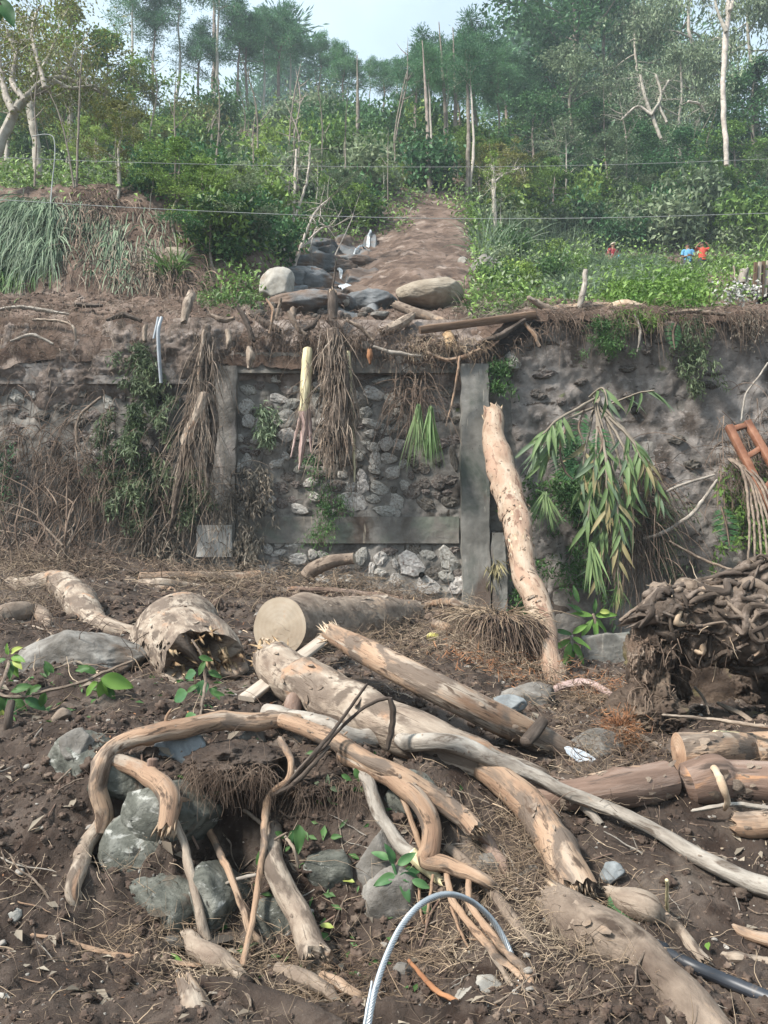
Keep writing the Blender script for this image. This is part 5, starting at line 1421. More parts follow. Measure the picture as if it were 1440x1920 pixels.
for k, (px, py, nn_) in enumerate([(430, 1020, 120), (170, 1030, 260), (35, 1130, 120), (85, 1185, 120), (500, 1085, 200), (260, 1235, 80), (740, 1120, 160)]):
    rg = np.random.default_rng(790 + k)
    c = hit(px, max(py, 1075), .05)
    S = c + rg.normal(0, 1, (nn_, 3)) * [.45, .35, .06]; S[:, 2] = Hd(S[:, 0], np.minimum(S[:, 1], 15.8)) + .02
    obj('root_tangle', strands(S, rg.normal(0, 1, (nn_, 3)) + [0, -.3, .3], rg.uniform(.1, .55, nn_), 7, 1.0, .5, 79 + k, .010, .004), M['rootlet' if k % 2 else 'fiber'], kind='stuff')

# ---------------------------------------------------------------- steel cable loop
def rope(name, label, pts, r, seed, ns=6, pitch=.07, cat='cable'):
    P, R = pts3(pts, 0); Q, _ = resample(P, R, .008)
    if len(Q) > 420: Q, _ = resample(P, R, .012)
    T, U, W = frames(Q); L = np.concatenate([[0], np.cumsum(np.linalg.norm(np.diff(Q, axis=0), axis=1))])
    root = empty(name, base_of(P), label, cat)
    for k in range(ns):
        a = 2 * np.pi * (L / pitch + k / ns)
        C_ = Q + (U * np.cos(a)[:, None] + W * np.sin(a)[:, None]) * r * .6
        th = np.linspace(0, 2 * np.pi, 7)[:-1]
        V = C_[:, None] + (U[:, None] * np.cos(th)[None, :, None] + W[:, None] * np.sin(th)[None, :, None]) * r * .48
        n = len(C_); i = np.arange(n - 1)[:, None] * 6 + np.arange(6)[None]; j = np.arange(n - 1)[:, None] * 6 + (np.arange(6)[None] + 1) % 6
        obj('strand', Geo().add(V.reshape(-1, 3), q=np.stack([i, j, j + 6, i + 6], -1).reshape(-1, 4)), M['steel'], root)
    return root
rope('steel_cable', 'loop of twisted grey steel wire rope arching up from the bottom edge',
     [(688, 1935, 5, 'Y3.05'), (700, 1870, 5, 'Y3.1'), (722, 1800, 5, 'Y3.2'), (752, 1738, 5, 'Y3.3'), (790, 1695, 5, 'Y3.4'), (835, 1677, 5, 'Y3.5'), (880, 1688, 5, 'Y3.6'), (920, 1722, 5, 'Y3.65'), (950, 1770, 5, 'Y3.65'), (970, 1822, 5, 'Y3.6'), (976, 1850, 5, 'Y3.55')], .0125, 81)
g = tube([at(680, 1935, 3.0), at(690, 1880, 3.05), at(697, 1840, 3.1)], [.006, .006, .004], 6, .05, 82, 'rr')
obj('loose_strand', g, M['steel'], loc=at(680, 1935, 3.0), label='short loose wire strand beside the foot of the cable loop', cat='wire')

# black plastic pipe
wood('black_pipe', 'black plastic pipe with a battered ribbed end running to the lower right edge', 'pipe',
     [(1240, 1782, 9, .03), (1300, 1812, 10, .04), (1370, 1842, 10, .03), (1460, 1880, 11, .02)], 'pipeblack', 'rr', sides=16, bump=.0,
     branches=[dict(p=[(1203, 1758, 6, .03), (1218, 1768, 10, .03), (1245, 1784, 12, .03)], n='ribbed_end', bump=.12, caps='br', m='pipeblack')])
wood('orange_peg', 'tiny orange peg lying across the black pipe end', 'peg', [(1222, 1782, 4, .03), (1248, 1781, 4, .06)], 'bark_peel', 'rr', sides=7)

# yellow fruit, torn foil, puddle
c = hit(811, 1194, .06); k = c[1] / FPX
g = rock(c, (13 * k, 11 * k, 9 * k), 5, 3, 20, .1, .01)
root = empty('fruit', c - [0, 0, 9 * k], 'small yellow mango-like fruit lying on the straw right of the sawn log', 'fruit')
obj('flesh', g, mat('fruit', [(.45, .40, .08), (.60, .55, .16)], sc=20, bump=.1, bd=.002, rough=.5), root)
obj('stalk', tube([c + [11 * k, 0, 2 * k], c + [15 * k, 0, 4 * k]], [.004, .003], 5, 0, 1, 'rr'), M['bark_dark'], root)
c = hit(1098, 1422, .05); rg = np.random.default_rng(6)
nx_ = 14; ny_ = 7
U_, V_ = np.meshgrid(np.linspace(-1, 1, nx_), np.linspace(-1, 1, ny_))
wz_ = .16 * vn(xyz(U_.ravel() * 2.5, V_.ravel() * 2.5, 3)).reshape(U_.shape)
Pf = c + np.stack([U_ * .13 * 1.0, V_ * .035 + wz_ * .1, -U_ * .055 + V_ * .035 * (1 - U_ ** 2 * .7) + wz_ * .08], -1)
gg = Geo().add(Pf.reshape(-1, 3), q=gridfaces(ny_, nx_)); gg.add((Pf + [0, .006, -.004]).reshape(-1, 3), q=gridfaces(ny_, nx_)[:, ::-1])
obj('foil_scrap', gg, mat('foil', [(.45, .5, .55), (.75, .78, .8)], sc=8, bump=.6, bd=.01, rough=.3, spec=.6), loc=c, label='crumpled silvery scrap leaning on the rock at the end of the snapped log', cat='scrap')
c = hit(330, 1772); g = Geo(); th = np.linspace(0, 2 * np.pi, 40)[:-1]
rr = 1 + .2 * vn(xyz(np.cos(th) * 2, np.sin(th) * 2, 1))
v = np.stack([c[0] + .24 * rr * np.cos(th), c[1] + .10 * rr * np.sin(th), np.full(39, c[2] + .035)], 1)
g.add(np.vstack([v, [[c[0], c[1], c[2] + .035]]]), t=[[i, (i + 1) % 39, 39] for i in range(39)])
obj('puddle', g, M['water'], label='small still brown puddle under the streaked rock', cat='puddle')

# ---------------------------------------------------------------- leafy sprigs in the foreground
def bigleaf_mesh(l, w, m, curl=.15, seed=0, wav=.03):
    rg = np.random.default_rng(seed); n = 9; t = np.linspace(0, 1, n)
    prof = np.sin(np.pi * t ** .8) ** .8 * w / 2
    rows = []
    for s in (-1, -.5, 0, .5, 1):
        rows.append(np.stack([t * l, s * prof, -curl * l * t ** 2 + abs(s) * prof * .35 + wav * l * np.sin(t * 9 + s * 2 + seed) * abs(s)], 1))
    V = np.stack(rows, 1)
    uv = np.stack([np.repeat(t[:, None], 5, 1), np.repeat(np.linspace(0, 1, 5)[None], n, 0)], -1)
    g = Geo().add(V.reshape(-1, 3), q=gridfaces(n, 5), uv=uv.reshape(-1, 2))
    me = g.mesh('leaf'); me.materials.append(M[m]); return me
def sprig(name, label, cat, stem, leafspec, m, seed, lmesh=None, sr=.004, stem_m='bark_mud'):
    """stem: photo points; leafspec: list of (px, py, dir_px_x, dir_px_y, length_px)"""
    P, _ = pts3(stem, 0); rg = np.random.default_rng(seed)
    root = empty(name, base_of(P), label, cat)
    P2, R2 = pts3(stem, 0)
    obj('stem', tube(P2, np.maximum(R2, .002), 6, .05, seed, 'rp'), M[stem_m], root)
    for (px, py, dx, dy, ln, *rest) in leafspec:
        mm_ = rest[0] if rest else m
        Y = P[np.argmin([abs(q[0] - at(px, py, q[1])[0]) + abs(q[2] - at(px, py, q[1])[2]) for q in P])][1]
        p = at(px, py, Y + rg.uniform(-.03, .03)); l = ln * Y / FPX
        key = (mm_, round(rest[1] if len(rest) > 1 else .42, 2), seed % 3)
        if key not in LM: LM[key] = bigleaf_mesh(1, key[1], mm_, .2, seed)
        o = bpy.data.objects.new('leaf', LM[key]); COL.objects.link(o); o.parent = root
        d = Vector((dx, rg.uniform(-.6, .3) * math.hypot(dx, dy), -dy)).normalized()
        nrm = Vector((rg.normal(0, .4), -1.0, .6)); s = nrm.cross(d).normalized(); nz_ = d.cross(s)
        mtx = Matrix((d, s, nz_)).transposed().to_4x4()
        mtx.translation = Vector(p) - Vector(root.location)
        o.matrix_local = mtx @ Matrix.Diagonal((l, l, l, 1))
    return root
LM = {}
sprig('leafy_sprig', 'green sprig with broad drooping leaves in front of the grey boulder', 'plant',
      [(60, 1302, 3, .15), (120, 1288, 3, .18), (165, 1275, 3, .2), (185, 1265, 3, .22), (250, 1238, 2, .3)],
      [(188, 1272, 1.2, .3, 62, 'leaf_bright', .5), (190, 1275, .1, 1, 52, 'leaf_bright'), (184, 1278, -.8, .7, 42, 'leaf_bright'), (180, 1262, -1, -.6, 36), (196, 1275, .5, 1, 46), (90, 1268, -.3, -1, 26),
       (78, 1285, -.9, .5, 34, 'leaf_fresh'), (85, 1298, -.4, .9, 36), (100, 1262, -.6, -1, 28), (55, 1290, -1, .1, 36), (170, 1252, -.9, .1, 30, 'leaf_fresh')], 'leaf_fresh', 91)
sprig('leafy_sprig', 'bunch of bright yellow-green leaves at the left edge on top of the grey boulder', 'plant',
      [(-10, 1310, 3, .1), (8, 1270, 3, .2), (18, 1240, 3, .25)],
      [(20, 1225, .8, -.5, 30, 'leaf_yellow'), (22, 1232, 1, .1, 34, 'leaf_bright'), (25, 1236, .9, .6, 30, 'leaf_yellow'), (18, 1238, .3, 1, 36, 'leaf_fresh'), (12, 1236, -1, .3, 30), (20, 1240, .6, .9, 34, 'leaf_bright'), (16, 1228, -.2, -1, 22, 'leaf_bright')], 'leaf_fresh', 92)
sprig('leafy_sprig', 'dark green leaves with one yellow leaf hanging in at the left edge below the boulder', 'plant',
      [(-20, 1290, 3, .15), (10, 1305, 3, .15), (50, 1308, 3, .12)],
      [(0, 1300, .4, 1, 46), (18, 1305, .2, 1, 48, 'leaf_dark'), (30, 1308, .6, .8, 40), (46, 1310, .9, .5, 44, 'leaf_dark'), (-5, 1310, .1, 1, 60, 'leaf_fresh'), (5, 1330, -.1, 1, 34, 'leaf_yellow'), (28, 1290, 1, -.2, 30), (14, 1335, .7, .5, 40, 'leaf_dark')], 'leaf_fresh', 93)
sprig('ivy_sprig', 'dark ivy-like plant growing out of the rotten end of the fat log', 'plant',
      [(360, 1200, 2, .5), (378, 1230, 2, .4), (385, 1270, 3, .25), (380, 1310, 3, .15), (375, 1350, 2, .1)],
      [(372, 1232, 1, .2, 28), (385, 1240, -.5, 1, 28), (368, 1262, -1, .3, 26, 'leaf_dark', .8), (390, 1258, 1, .4, 30), (380, 1275, .1, 1, 30, 'leaf_dark', .8), (372, 1285, -1, .5, 26), (392, 1290, .8, .6, 30), (352, 1300, -1, .4, 34, 'leaf_dark', .8), (385, 1320, .3, 1, 34, 'leaf_dark', .8), (368, 1340, -.8, .5, 28, 'leaf_dark', .8), (398, 1300, 1, .1, 24)], 'leaf_fresh', 94)
sprig('dark_seedling', 'cluster of dark glossy oval leaves beside the fork of the orange trunk', 'plant',
      [(745, 1680, 3, .08), (742, 1640, 3, .15), (730, 1600, 3, .2)],
      [(730, 1612, -.9, -.4, 36), (738, 1620, -.3, -1, 40), (745, 1622, .8, -.5, 40), (742, 1640, -1, .3, 44), (748, 1642, 1, .2, 44), (740, 1650, -.5, 1, 40), (750, 1652, .6, .9, 40), (752, 1638, 1, -.1, 36), (772, 1650, .9, .3, 36), (790, 1690, .6, .8, 36)], 'leaf_dark', 95, stem_m='leaf_dark')
sprig('leafy_sprig', 'small pale-green torn leafy shoot above the hollow right of the leaning sapling', 'plant',
      [(600, 1500, 2, .1), (612, 1470, 2, .14), (625, 1450, 2, .16)],
      [(612, 1472, -1, -.2, 24, 'leaf_grey'), (612, 1475, .2, -1, 22, 'leaf_grey'), (618, 1478, 1, .2, 24, 'leaf_grey'), (615, 1484, .3, 1, 26, 'leaf_grey'), (640, 1452, .8, .4, 22), (665, 1440, .4, 1, 28), (672, 1450, 1, .5, 24)], 'leaf_fresh', 96)
sprig('leafy_sprig', 'dull green leaves on a thin stem left of the scaly cream log', 'plant',
      [(505, 1640, 2, .1), (498, 1590, 2, .14), (540, 1560, 2, .14)],
      [(498, 1590, -.6, .9, 34), (505, 1600, .4, 1, 34, 'leaf_grey'), (560, 1545, .1, 1, 50), (555, 1555, -.5, 1, 40, 'leaf_dark'), (515, 1560, .9, .5, 26), (620, 1570, .9, -.3, 24, 'leaf_fresh'), (500, 1700, -.2, 1, 40), (545, 1760, .4, 1, 40, 'leaf_dark'), (480, 1740, -.4, .9, 44, 'leaf_grey')], 'leaf_fresh', 97)
sprig('leafy_sprig', 'bright light-green plant with divided leaves growing from a stalk right of the leaning log foot', 'plant',
      [(1075, 1285, 4, 'Y11.8'), (1073, 1230, 4, 'Y11.8'), (1072, 1190, 3, 'Y11.8')],
      [(1070, 1200, -1, .5, 40, 'leaf_bright', .3), (1072, 1195, 1, .5, 40, 'leaf_bright', .3), (1070, 1205, -.5, 1, 44, 'leaf_bright', .3), (1074, 1205, .5, 1, 44, 'leaf_bright', .3), (1072, 1190, -.9, -.3, 36, 'leaf_fresh', .3), (1073, 1188, .8, -.5, 36, 'leaf_bright', .3), (1068, 1230, -.5, 1, 46, 'leaf_fresh', .3), (1072, 1210, 0, 1, 46, 'leaf_bright', .3), (1062, 1240, -.3, 1, 46)], 'leaf_fresh', 98, stem_m='bark_grey')
sprig('leafy_sprig', 'bright green plant with one yellow leaf at the foot of the hanging reeds', 'plant',
      [(1118, 1200, 3, 'Y13'), (1115, 1165, 3, 'Y13'), (1112, 1150, 3, 'Y13')],
      [(1112, 1155, -1, -.2, 42, 'leaf_bright', .28), (1115, 1155, .8, -.1, 44, 'leaf_bright', .28), (1112, 1160, -.6, .8, 44, 'leaf_bright', .28), (1116, 1160, .7, .7, 44, 'leaf_bright', .28), (1114, 1150, .1, -1, 30, 'leaf_fresh', .28), (1124, 1148, 1, -.1, 24, 'leaf_yellow', .5), (1114, 1160, 0, 1, 44, 'leaf_bright', .28), (1095, 1150, -.9, -.6, 36, 'leaf_fresh', .28), (1085, 1130, -.3, -1, 34, 'leaf_fresh', .28)], 'leaf_fresh', 99)
for k, (px, py, dx, dy, l, m_, lab) in enumerate([(298, 1798, 1, 0, 42, 'leaf_bright', 'single bright green leaf lying by the small puddle'), (240, 1806, 1, 0, 44, 'leaf_dark', 'dark green leaf lying left of the bright green leaf'),
        (375, 1418, 1, .2, 50, 'leaf_yellow', 'pale yellow-green leaf lying under the arching branch'), (870, 1915, 1, 0, 40, 'leaf_bright', 'bright green leaf at the bottom edge right of the cable loop'),
        (1326, 1768, -.2, 1, 24, 'leaf_bright', 'small bright green leaf at the lower end of the green-sided log'), (640, 1648, 1, .7, 26, 'leaf_yellow', 'small yellow leaf on the bank beside the dark seedling'),
        (600, 1735, 1, .3, 26, 'leaf_yellow', 'yellowing leaf lying by the scaly cream log'), (985, 1918, 1, -.1, 34, 'leaf_bright', 'green leaf at the bottom edge left of the buried trunk'), (488, 1768, -.5, .7, 44, 'leaf_grey', 'pale grey-green leaf lying beside the splintered branch'),
        (138, 1500, .2, 1, 30, 'drygrass', 'dry silvery leaf standing in the soil left of the arching branch'), (112, 1508, 1, .5, 28, 'drygrass', 'curled dry white leaf on the soil left of the arching branch')]):
    p = hit(px, py, .03); L_ = l * p[1] / FPX
    o = bpy.data.objects.new('fallen_leaf', bigleaf_mesh(L_, L_ * .45, m_, .1, k)); COL.objects.link(o); o.location = p
    o.rotation_euler = (.5, 0, math.atan2(-dy * .6, dx)); tagit(o, lab, 'leaf')
# leaves of a near twig hanging into the upper left corner
sprig('overhanging_twig', 'dark leaves of a near twig hanging into the upper left corner', 'twig', [(-40, -60, 3, 'Y1.6'), (-5, 0, 3, 'Y1.6'), (5, 15, 2, 'Y1.6')],
      [(0, 0, .6, 1, 60, 'leaf_dark', .5), (-10, -10, .2, 1, 60, 'leaf_fresh', .5), (0, -30, 1, .8, 50, 'leaf_dark', .5)], 'leaf_dark', 99)
# ---------------------------------------------------------------- plants and dead stuff hanging on the wall
def wsurf(px, py, off=.0):
    x, z = wpx(px, py); y = float(wally(np.array([x]), np.array([z]))[0]) - off
    if x > 2.4: y -= .08
    return np.array([x, y, z])
K16 = WY / FPX
def wall_shrub(name, label, cat, cx, cy, w, h, n, m, seed, drop=.6, leaf=(.07, .13), stems=30, out=.28, stem_m='rootlet', wd=.22, group=None):
    """leafy stems that hang down the wall inside an uneven patch w x h photo pixels"""
    rg = np.random.default_rng(seed)
    root = empty(name, wsurf(cx, cy + h / 2), label, cat, group)
    S = np.array([wsurf(cx + rg.normal(0, w * .22), cy - h * rg.uniform(-.35, .5), .02) for _ in range(stems)])
    L = rg.uniform(.25, .75, stems) * h * K16 * .75
    g = strands(S, np.stack([rg.normal(0, .5, stems), -rg.uniform(.3, 1, stems), rg.uniform(-.2, .5, stems)], 1), L, 8, 2.4 * drop + .4, .22, seed, .016, .005)
    P = g.P; P[..., 1] = np.minimum(P[..., 1], WY - .12)
    obj('stems', sweep(P, np.broadcast_to(np.linspace(.014, .004, 8), (stems, 8)), None, True), M[stem_m], root)
    k = rg.integers(0, stems, n); j = rg.uniform(.6, 6.99, n); j0 = j.astype(int); f = (j - j0)[:, None]
    c = P[k, j0] * (1 - f) + P[k, j0 + 1] * f + rg.normal(0, .05, (n, 3))
    c[:, 1] = np.minimum(c[:, 1], WY - .14) - np.abs(rg.normal(0, out * .35, n))
    d = rg.normal(0, .7, (n, 3)) + [0, -.3, -drop]
    l = rg.uniform(*leaf, n)
    obj('leaves', leaves(c, d, rg.normal(0, .6, (n, 3)) + [0, -1, .5], l, l * wd), M[m], root)
    return root
wall_shrub('wall_shrub', 'narrow green shrub at the top of the left wall just beside the pale plastic tube', 'shrub', 275, 700, 55, 110, 1300, 'wallplant', 301, .7, leaf=(.09, .17))
wall_shrub('wall_shrub', 'grey-green bushy plant half way down the left wall below the small drain hole', 'shrub', 272, 840, 120, 190, 4200, 'wallplant', 302, .8, leaf=(.09, .17))
wall_shrub('wall_shrub', 'large dark green clump low on the left wall', 'shrub', 250, 930, 100, 120, 2600, 'wallplant', 303, .6)
wall_shrub('wall_shrub', 'green bushy clump hanging beside the dead split trunk, left of the narrow pier', 'shrub', 360, 930, 60, 110, 1700, 'wallplant', 304, .6)
wall_shrub('wall_shrub', 'droopy half-dead clump at the foot of the wall left of the white concrete patch', 'shrub', 300, 1010, 120, 90, 1500, 'drygrass', 305, 1.2, leaf=(.08, .16))
wall_shrub('wall_shrub', 'tuft of narrow grey-green leaves among the light stones just right of the narrow pier', 'shrub', 498, 795, 36, 70, 420, 'leaf_grey', 306, 1.2, leaf=(.1, .2), stems=12)
wall_shrub('wall_shrub', 'long hanging dusty vine at the left edge of the light stones', 'vine', 470, 965, 55, 190, 1300, 'drygrass', 307, 1.4, leaf=(.08, .18), stems=26)
wall_shrub('wall_shrub', 'feathery green vine hanging across the concrete band in the middle', 'vine', 620, 950, 70, 130, 1200, 'leaf_fresh', 308, 1.0, leaf=(.05, .1), stems=26)
wall_shrub('wall_shrub', 'small dark green plant in the shadow under the hanging root mass', 'plant', 590, 870, 30, 40, 200, 'leaf_dark', 309, .7, stems=8)
wall_shrub('wall_shrub', 'rounded bright green bush near the top of the right wall', 'shrub', 1128, 650, 78, 62, 2200, 'leaf_fresh', 310, .1, leaf=(.05, .10), stems=40, out=.5)
wall_shrub('wall_shrub', 'small green bush at the corner of the concrete pier top', 'shrub', 932, 712, 34, 70, 900, 'leaf_fresh', 311, .5, stems=18)
wall_shrub('wall_shrub', 'dusty narrow fern-like plant hanging high on the right wall', 'plant', 1290, 670, 50, 150, 1700, 'wallplant', 312, 1.0, leaf=(.06, .14), stems=30)
wall_shrub('wall_shrub', 'mossy weeds along the top lip of the right wall', 'plant', 1195, 605, 160, 34, 1300, 'under_bright', 313, .8, leaf=(.05, .12), stems=40)
wall_shrub('wall_shrub', 'dusty weeds hanging over the top lip at the far right', 'plant', 1400, 615, 110, 60, 900, 'drygrass', 314, 1.0, leaf=(.05, .12), stems=30)
wall_shrub('wall_shrub', 'dark green undergrowth behind the big hanging reeds', 'shrub', 1065, 1000, 130, 260, 3000, 'leaf_fresh', 315, .5, leaf=(.08, .16), stems=50)
wall_shrub('wall_shrub', 'tangle of brown stems and leaves right of the big reeds', 'shrub', 1215, 1010, 110, 160, 1800, 'wallplant', 316, .8, leaf=(.06, .13), stems=50)
wall_shrub('wall_shrub', 'green leafy climber hanging below the wooden frame at the right edge', 'vine', 1400, 960, 110, 200, 2300, 'leaf_mid', 317, .7, leaf=(.09, .17), stems=50, wd=.4)
wall_shrub('wall_shrub', 'tuft of yellowish grass at the side of the concrete footing', 'grass tuft', 925, 1062, 18, 50, 90, 'reed_dry', 318, 1.6, leaf=(.15, .35), stems=6, wd=.09)
wall_shrub('wall_shrub', 'dark green leafy patch at the left edge of the wall', 'shrub', 10, 900, 50, 160, 900, 'leaf_dark', 319, .9, stems=20)
wall_shrub('wall_shrub', 'low green weeds at the foot of the concrete footing behind the leaning log', 'plant', 968, 1130, 50, 50, 500, 'leaf_fresh', 320, .2, stems=16)
# dry curtains of roots and dead grass on the left wall and below the lip
def wall_curtain(name, x0, x1, y0, n, l0, l1, w, m, seed, jit=10, off=.1, grav=2.5, wob=.12, label=None, cat=None, K=8):
    rg = np.random.default_rng(seed)
    px = rg.uniform(x0, x1, n); py = (y0 if np.isscalar(y0) else np.interp(px, *y0)) + rg.normal(0, jit, n)
    S = np.array([wsurf(a, b, off * rg.uniform(.4, 1.4)) for a, b in zip(px, py)])
    g = strands(S, np.stack([rg.normal(0, .35, n), -rg.uniform(.1, .8, n), rg.normal(0, .4, n)], 1), rg.uniform(l0, l1, n), K, grav, wob, seed, w, w * .35)
    P = g.P; P[..., 1] = np.minimum(P[..., 1], WY - .10)
    W = np.linspace(w, w * .35, K)[None] * rg.uniform(.5, 1.4, (n, 1))
    g = sweep(P, W, None, True)
    if label: return obj(name, g, M[m], loc=S.mean(0), label=label, cat=cat)
    return obj(name, g, M[m], kind='stuff')
wall_curtain('dead_root_curtain', -30, 230, 880, 480, .4, 1.9, .018, 'rootlet', 321, 70, .12)
wall_curtain('dead_root_curtain', 100, 330, 920, 300, .4, 1.3, .018, 'rootlet', 322, 60, .12)
wall_curtain('lip_roots', 440, 870, ([440, 640, 870], [640, 650, 690]), 420, .1, .55, .013, 'rootlet', 323, 8, .22)
wall_curtain('lip_roots', 560, 690, 640, 300, .15, .6, .016, 'rootlet', 324, 10, .3)
wall_curtain('lip_roots', 0, 440, 640, 300, .1, .5, .013, 'fiber', 325, 40, .2)
wall_curtain('lip_roots', 1020, 1460, 600, 520, .15, .9, .013, 'rootlet', 326, 12, .2)
wall_curtain('lip_roots', 880, 1060, ([880, 1060], [690, 600]), 160, .1, .5, .013, 'rootlet', 327, 10, .2)
wall_curtain('hanging_grass_stems', 1130, 1225, 960, 260, .8, 2.4, .016, 'rootlet', 328, 50, .3, wob=.06)
wall_curtain('dead_root_curtain', 1330, 1460, 860, 300, .4, 1.4, .018, 'rootlet', 329, 40, .35)
wall_curtain('dead_root_curtain', 230, 440, 930, 300, .4, 1.5, .016, 'fiber', 330, 60, .18)
wall_curtain('hanging_roots', 735, 800, 740, 160, .5, 1.6, .016, 'rootlet', 331, 30, .15, label='reddish brown hanging roots above the green reed tuft left of the concrete pier', cat='roots')
wall_curtain('hanging_roots', 1345, 1420, 1075, 60, .4, .8, .02, 'fiber', 332, 6, .4, label='fan of bare pale stems hanging just above the uprooted stump', cat='roots')

# dead stalks hanging over the light stones
def stalk(name, label, cat, pts, m, seed, parts=(), caps='rb', fib=None, sides=14, bump=.08, fib_m='fiber'):
    P, R = pts3(pts, 0)
    root = empty(name, tuple(P[-1]), label, cat)
    obj('stalk', tube(P, R, sides, bump, seed, caps), M[m], root)
    for k, (pp, mm_, cc) in enumerate(parts):
        P2, R2 = pts3(pp, 0); obj('torn_sheath', tube(P2, R2, 8, .15, seed + k + 1, cc), M[mm_], root)
    if fib:
        n, l0, l1, w = fib; rg = np.random.default_rng(seed)
        k = rg.integers(0, len(P) - 1, n); f = rg.random((n, 1)); S = P[k] * (1 - f) + P[k + 1] * f
        S = S + rg.normal(0, 1, (n, 3)) * [R.mean() * .8, R.mean() * .8, .02]
        obj('fibres', strands(S, rg.normal(0, .25, (n, 3)) + [0, -.25, -.6], rg.uniform(l0, l1, n), 8, 1.5, .16, seed, w, w * .4), M[fib_m], root, kind='stuff')
    return root
stalk('hanging_stalk', 'pale yellow banana-like stalk hanging over the stones, its torn pink lower end pointing down', 'stalk',
      [(577, 655, 9, 'Y15.5'), (576, 700, 10, 'Y15.45'), (572, 740, 10, 'Y15.4'), (569, 772, 10, 'Y15.4')], 'stalk_pale', 341, caps='rr', parts=[
      ([(570, 768, 9, 'Y15.4'), (572, 800, 8, 'Y15.4'), (566, 840, 6, 'Y15.4'), (560, 882, 2, 'Y15.45')], 'stalk_pink', 'rp'),
      ([(578, 768, 5, 'Y15.4'), (581, 800, 5, 'Y15.4'), (584, 850, 1.5, 'Y15.4')], 'stalk_pink', 'rp'),
      ([(565, 770, 4, 'Y15.4'), (556, 810, 3, 'Y15.4'), (545, 858, 1.2, 'Y15.4')], 'stalk_pink', 'rp')], fib=(60, .3, 1.1, .012))
stalk('hanging_root_mass', 'thick brown bundle of hanging roots ending in a ragged tuft over the middle stones', 'roots',
      [(625, 620, 12, 'Y15.4'), (630, 680, 14, 'Y15.3'), (634, 740, 15, 'Y15.25'), (632, 790, 20, 'Y15.2'), (622, 825, 16, 'Y15.2')], 'oldwood', 342, caps='rb', bump=.3, sides=26,
      fib=(620, .3, 1.0, .022), parts=[([(622, 640, 5, 'Y15.2'), (618, 700, 6, 'Y15.1'), (622, 770, 4, 'Y15.1'), (612, 830, 2, 'Y15.1')], 'oldwood', 'rp'),
      ([(640, 650, 6, 'Y15.2'), (648, 720, 6, 'Y15.1'), (645, 790, 4, 'Y15.1'), (650, 850, 2, 'Y15.1')], 'oldwood', 'rp')])
stalk('hanging_stalk', 'thin yellowish stalk with a long white tip hanging right of the root bundle', 'stalk',
      [(652, 660, 5, 'Y15.4'), (656, 720, 6, 'Y15.4'), (659, 760, 6, 'Y15.4'), (662, 800, 4, 'Y15.4'), (665, 905, 1.6, 'Y15.45')], 'stalk_pale', 343, caps='rp', sides=8, fib=(90, .3, .9, .014))
stalk('dead_split_trunk', 'bleached split dead trunk hanging down the left wall, kinked in the middle', 'trunk',
      [(388, 612, 7, 'Y15.4'), (386, 660, 10, 'Y15.35'), (378, 730, 12, 'Y15.3'), (372, 770, 13, 'Y15.2'), (362, 800, 14, 'Y15.15'), (350, 832, 12, 'Y15.1')], 'oldwood', 344, caps='rb', bump=.16,
      parts=[([(384, 740, 11, 'Y15.15'), (370, 790, 13, 'Y15.05'), (348, 832, 12, 'Y15.0')], 'bark_pale', 'rb'),
             ([(392, 720, 7, 'Y15.3'), (400, 790, 8, 'Y15.3'), (396, 860, 6, 'Y15.3'), (388, 920, 3, 'Y15.35')], 'oldwood', 'rp'),
             ([(345, 835, 6, 'Y15.15'), (340, 880, 6, 'Y15.2'), (330, 940, 5, 'Y15.25'), (318, 990, 3, 'Y15.3')], 'oldwood', 'rp'),
             ([(384, 620, 4, 'Y15.25'), (376, 690, 5, 'Y15.2'), (376, 740, 4, 'Y15.2')], 'bark_pale', 'rp')], fib=(300, .4, 1.6, .016), fib_m='fiber')
for k, (pts, lab) in enumerate([([(345, 605, 6, 'Y15.4'), (350, 575, 8, 'Y15.5'), (360, 550, 7, 'Y15.7')], 'short pale stub standing upright on the top edge of the left wall'),
        ([(468, 650, 5, 'Y15.5'), (472, 670, 8, 'Y15.45'), (466, 692, 3, 'Y15.4')], 'small bleached splinter hanging right of the narrow pier top'),
        ([(427, 620, 5, 'Y15.5'), (430, 640, 5, 'Y15.4'), (425, 655, 2, 'Y15.4')], 'small pale torn wood end above the narrow pier'),
        ([(693, 655, 5, 'Y15.4'), (692, 668, 6, 'Y15.4'), (694, 682, 2, 'Y15.4')], 'little bright orange splinter hanging from the top lip'),
        ([(273, 610, 4, 'Y15.5'), (272, 640, 4, 'Y15.5')], 'short pale stick stuck in the clay of the left top edge')]):
    P, R = pts3(pts, 0); obj('wood_splinter' if k else 'wood_stub', tube(P, R, 10, .15, 350 + k, 'bb'), M['litter_red' if k == 3 else 'bark_pale'], loc=P[0], label=lab, cat='wood piece')
for k, (pts, lab) in enumerate([([(303, 595, 3, 'Y15.3'), (297, 620, 3.2, 'Y15.25'), (298, 660, 3.4, 'Y15.3'), (302, 718, 3, 'Y15.4')], 'long pale blue-grey plastic tube hanging down the left wall'),
        ([(297, 595, 2.5, 'Y15.3'), (293, 615, 2.5, 'Y15.3'), (288, 635, 2, 'Y15.3')], 'short piece of plastic tube beside the long one')]):
    P, R = pts3(pts, 0); obj('plastic_tube', tube(P, R, 10, .02, 360 + k, 'rr'), M['pvc'], loc=P[-1], label=lab, cat='tube')
def sag(name, label, cat, pts, m, seed, sides=7, r=None, caps='rp', bump=.1):
    P, R = pts3(pts, 0); return obj(name, tube(P, R, sides, bump, seed, caps), M[m], loc=P[0], label=label, cat=cat)
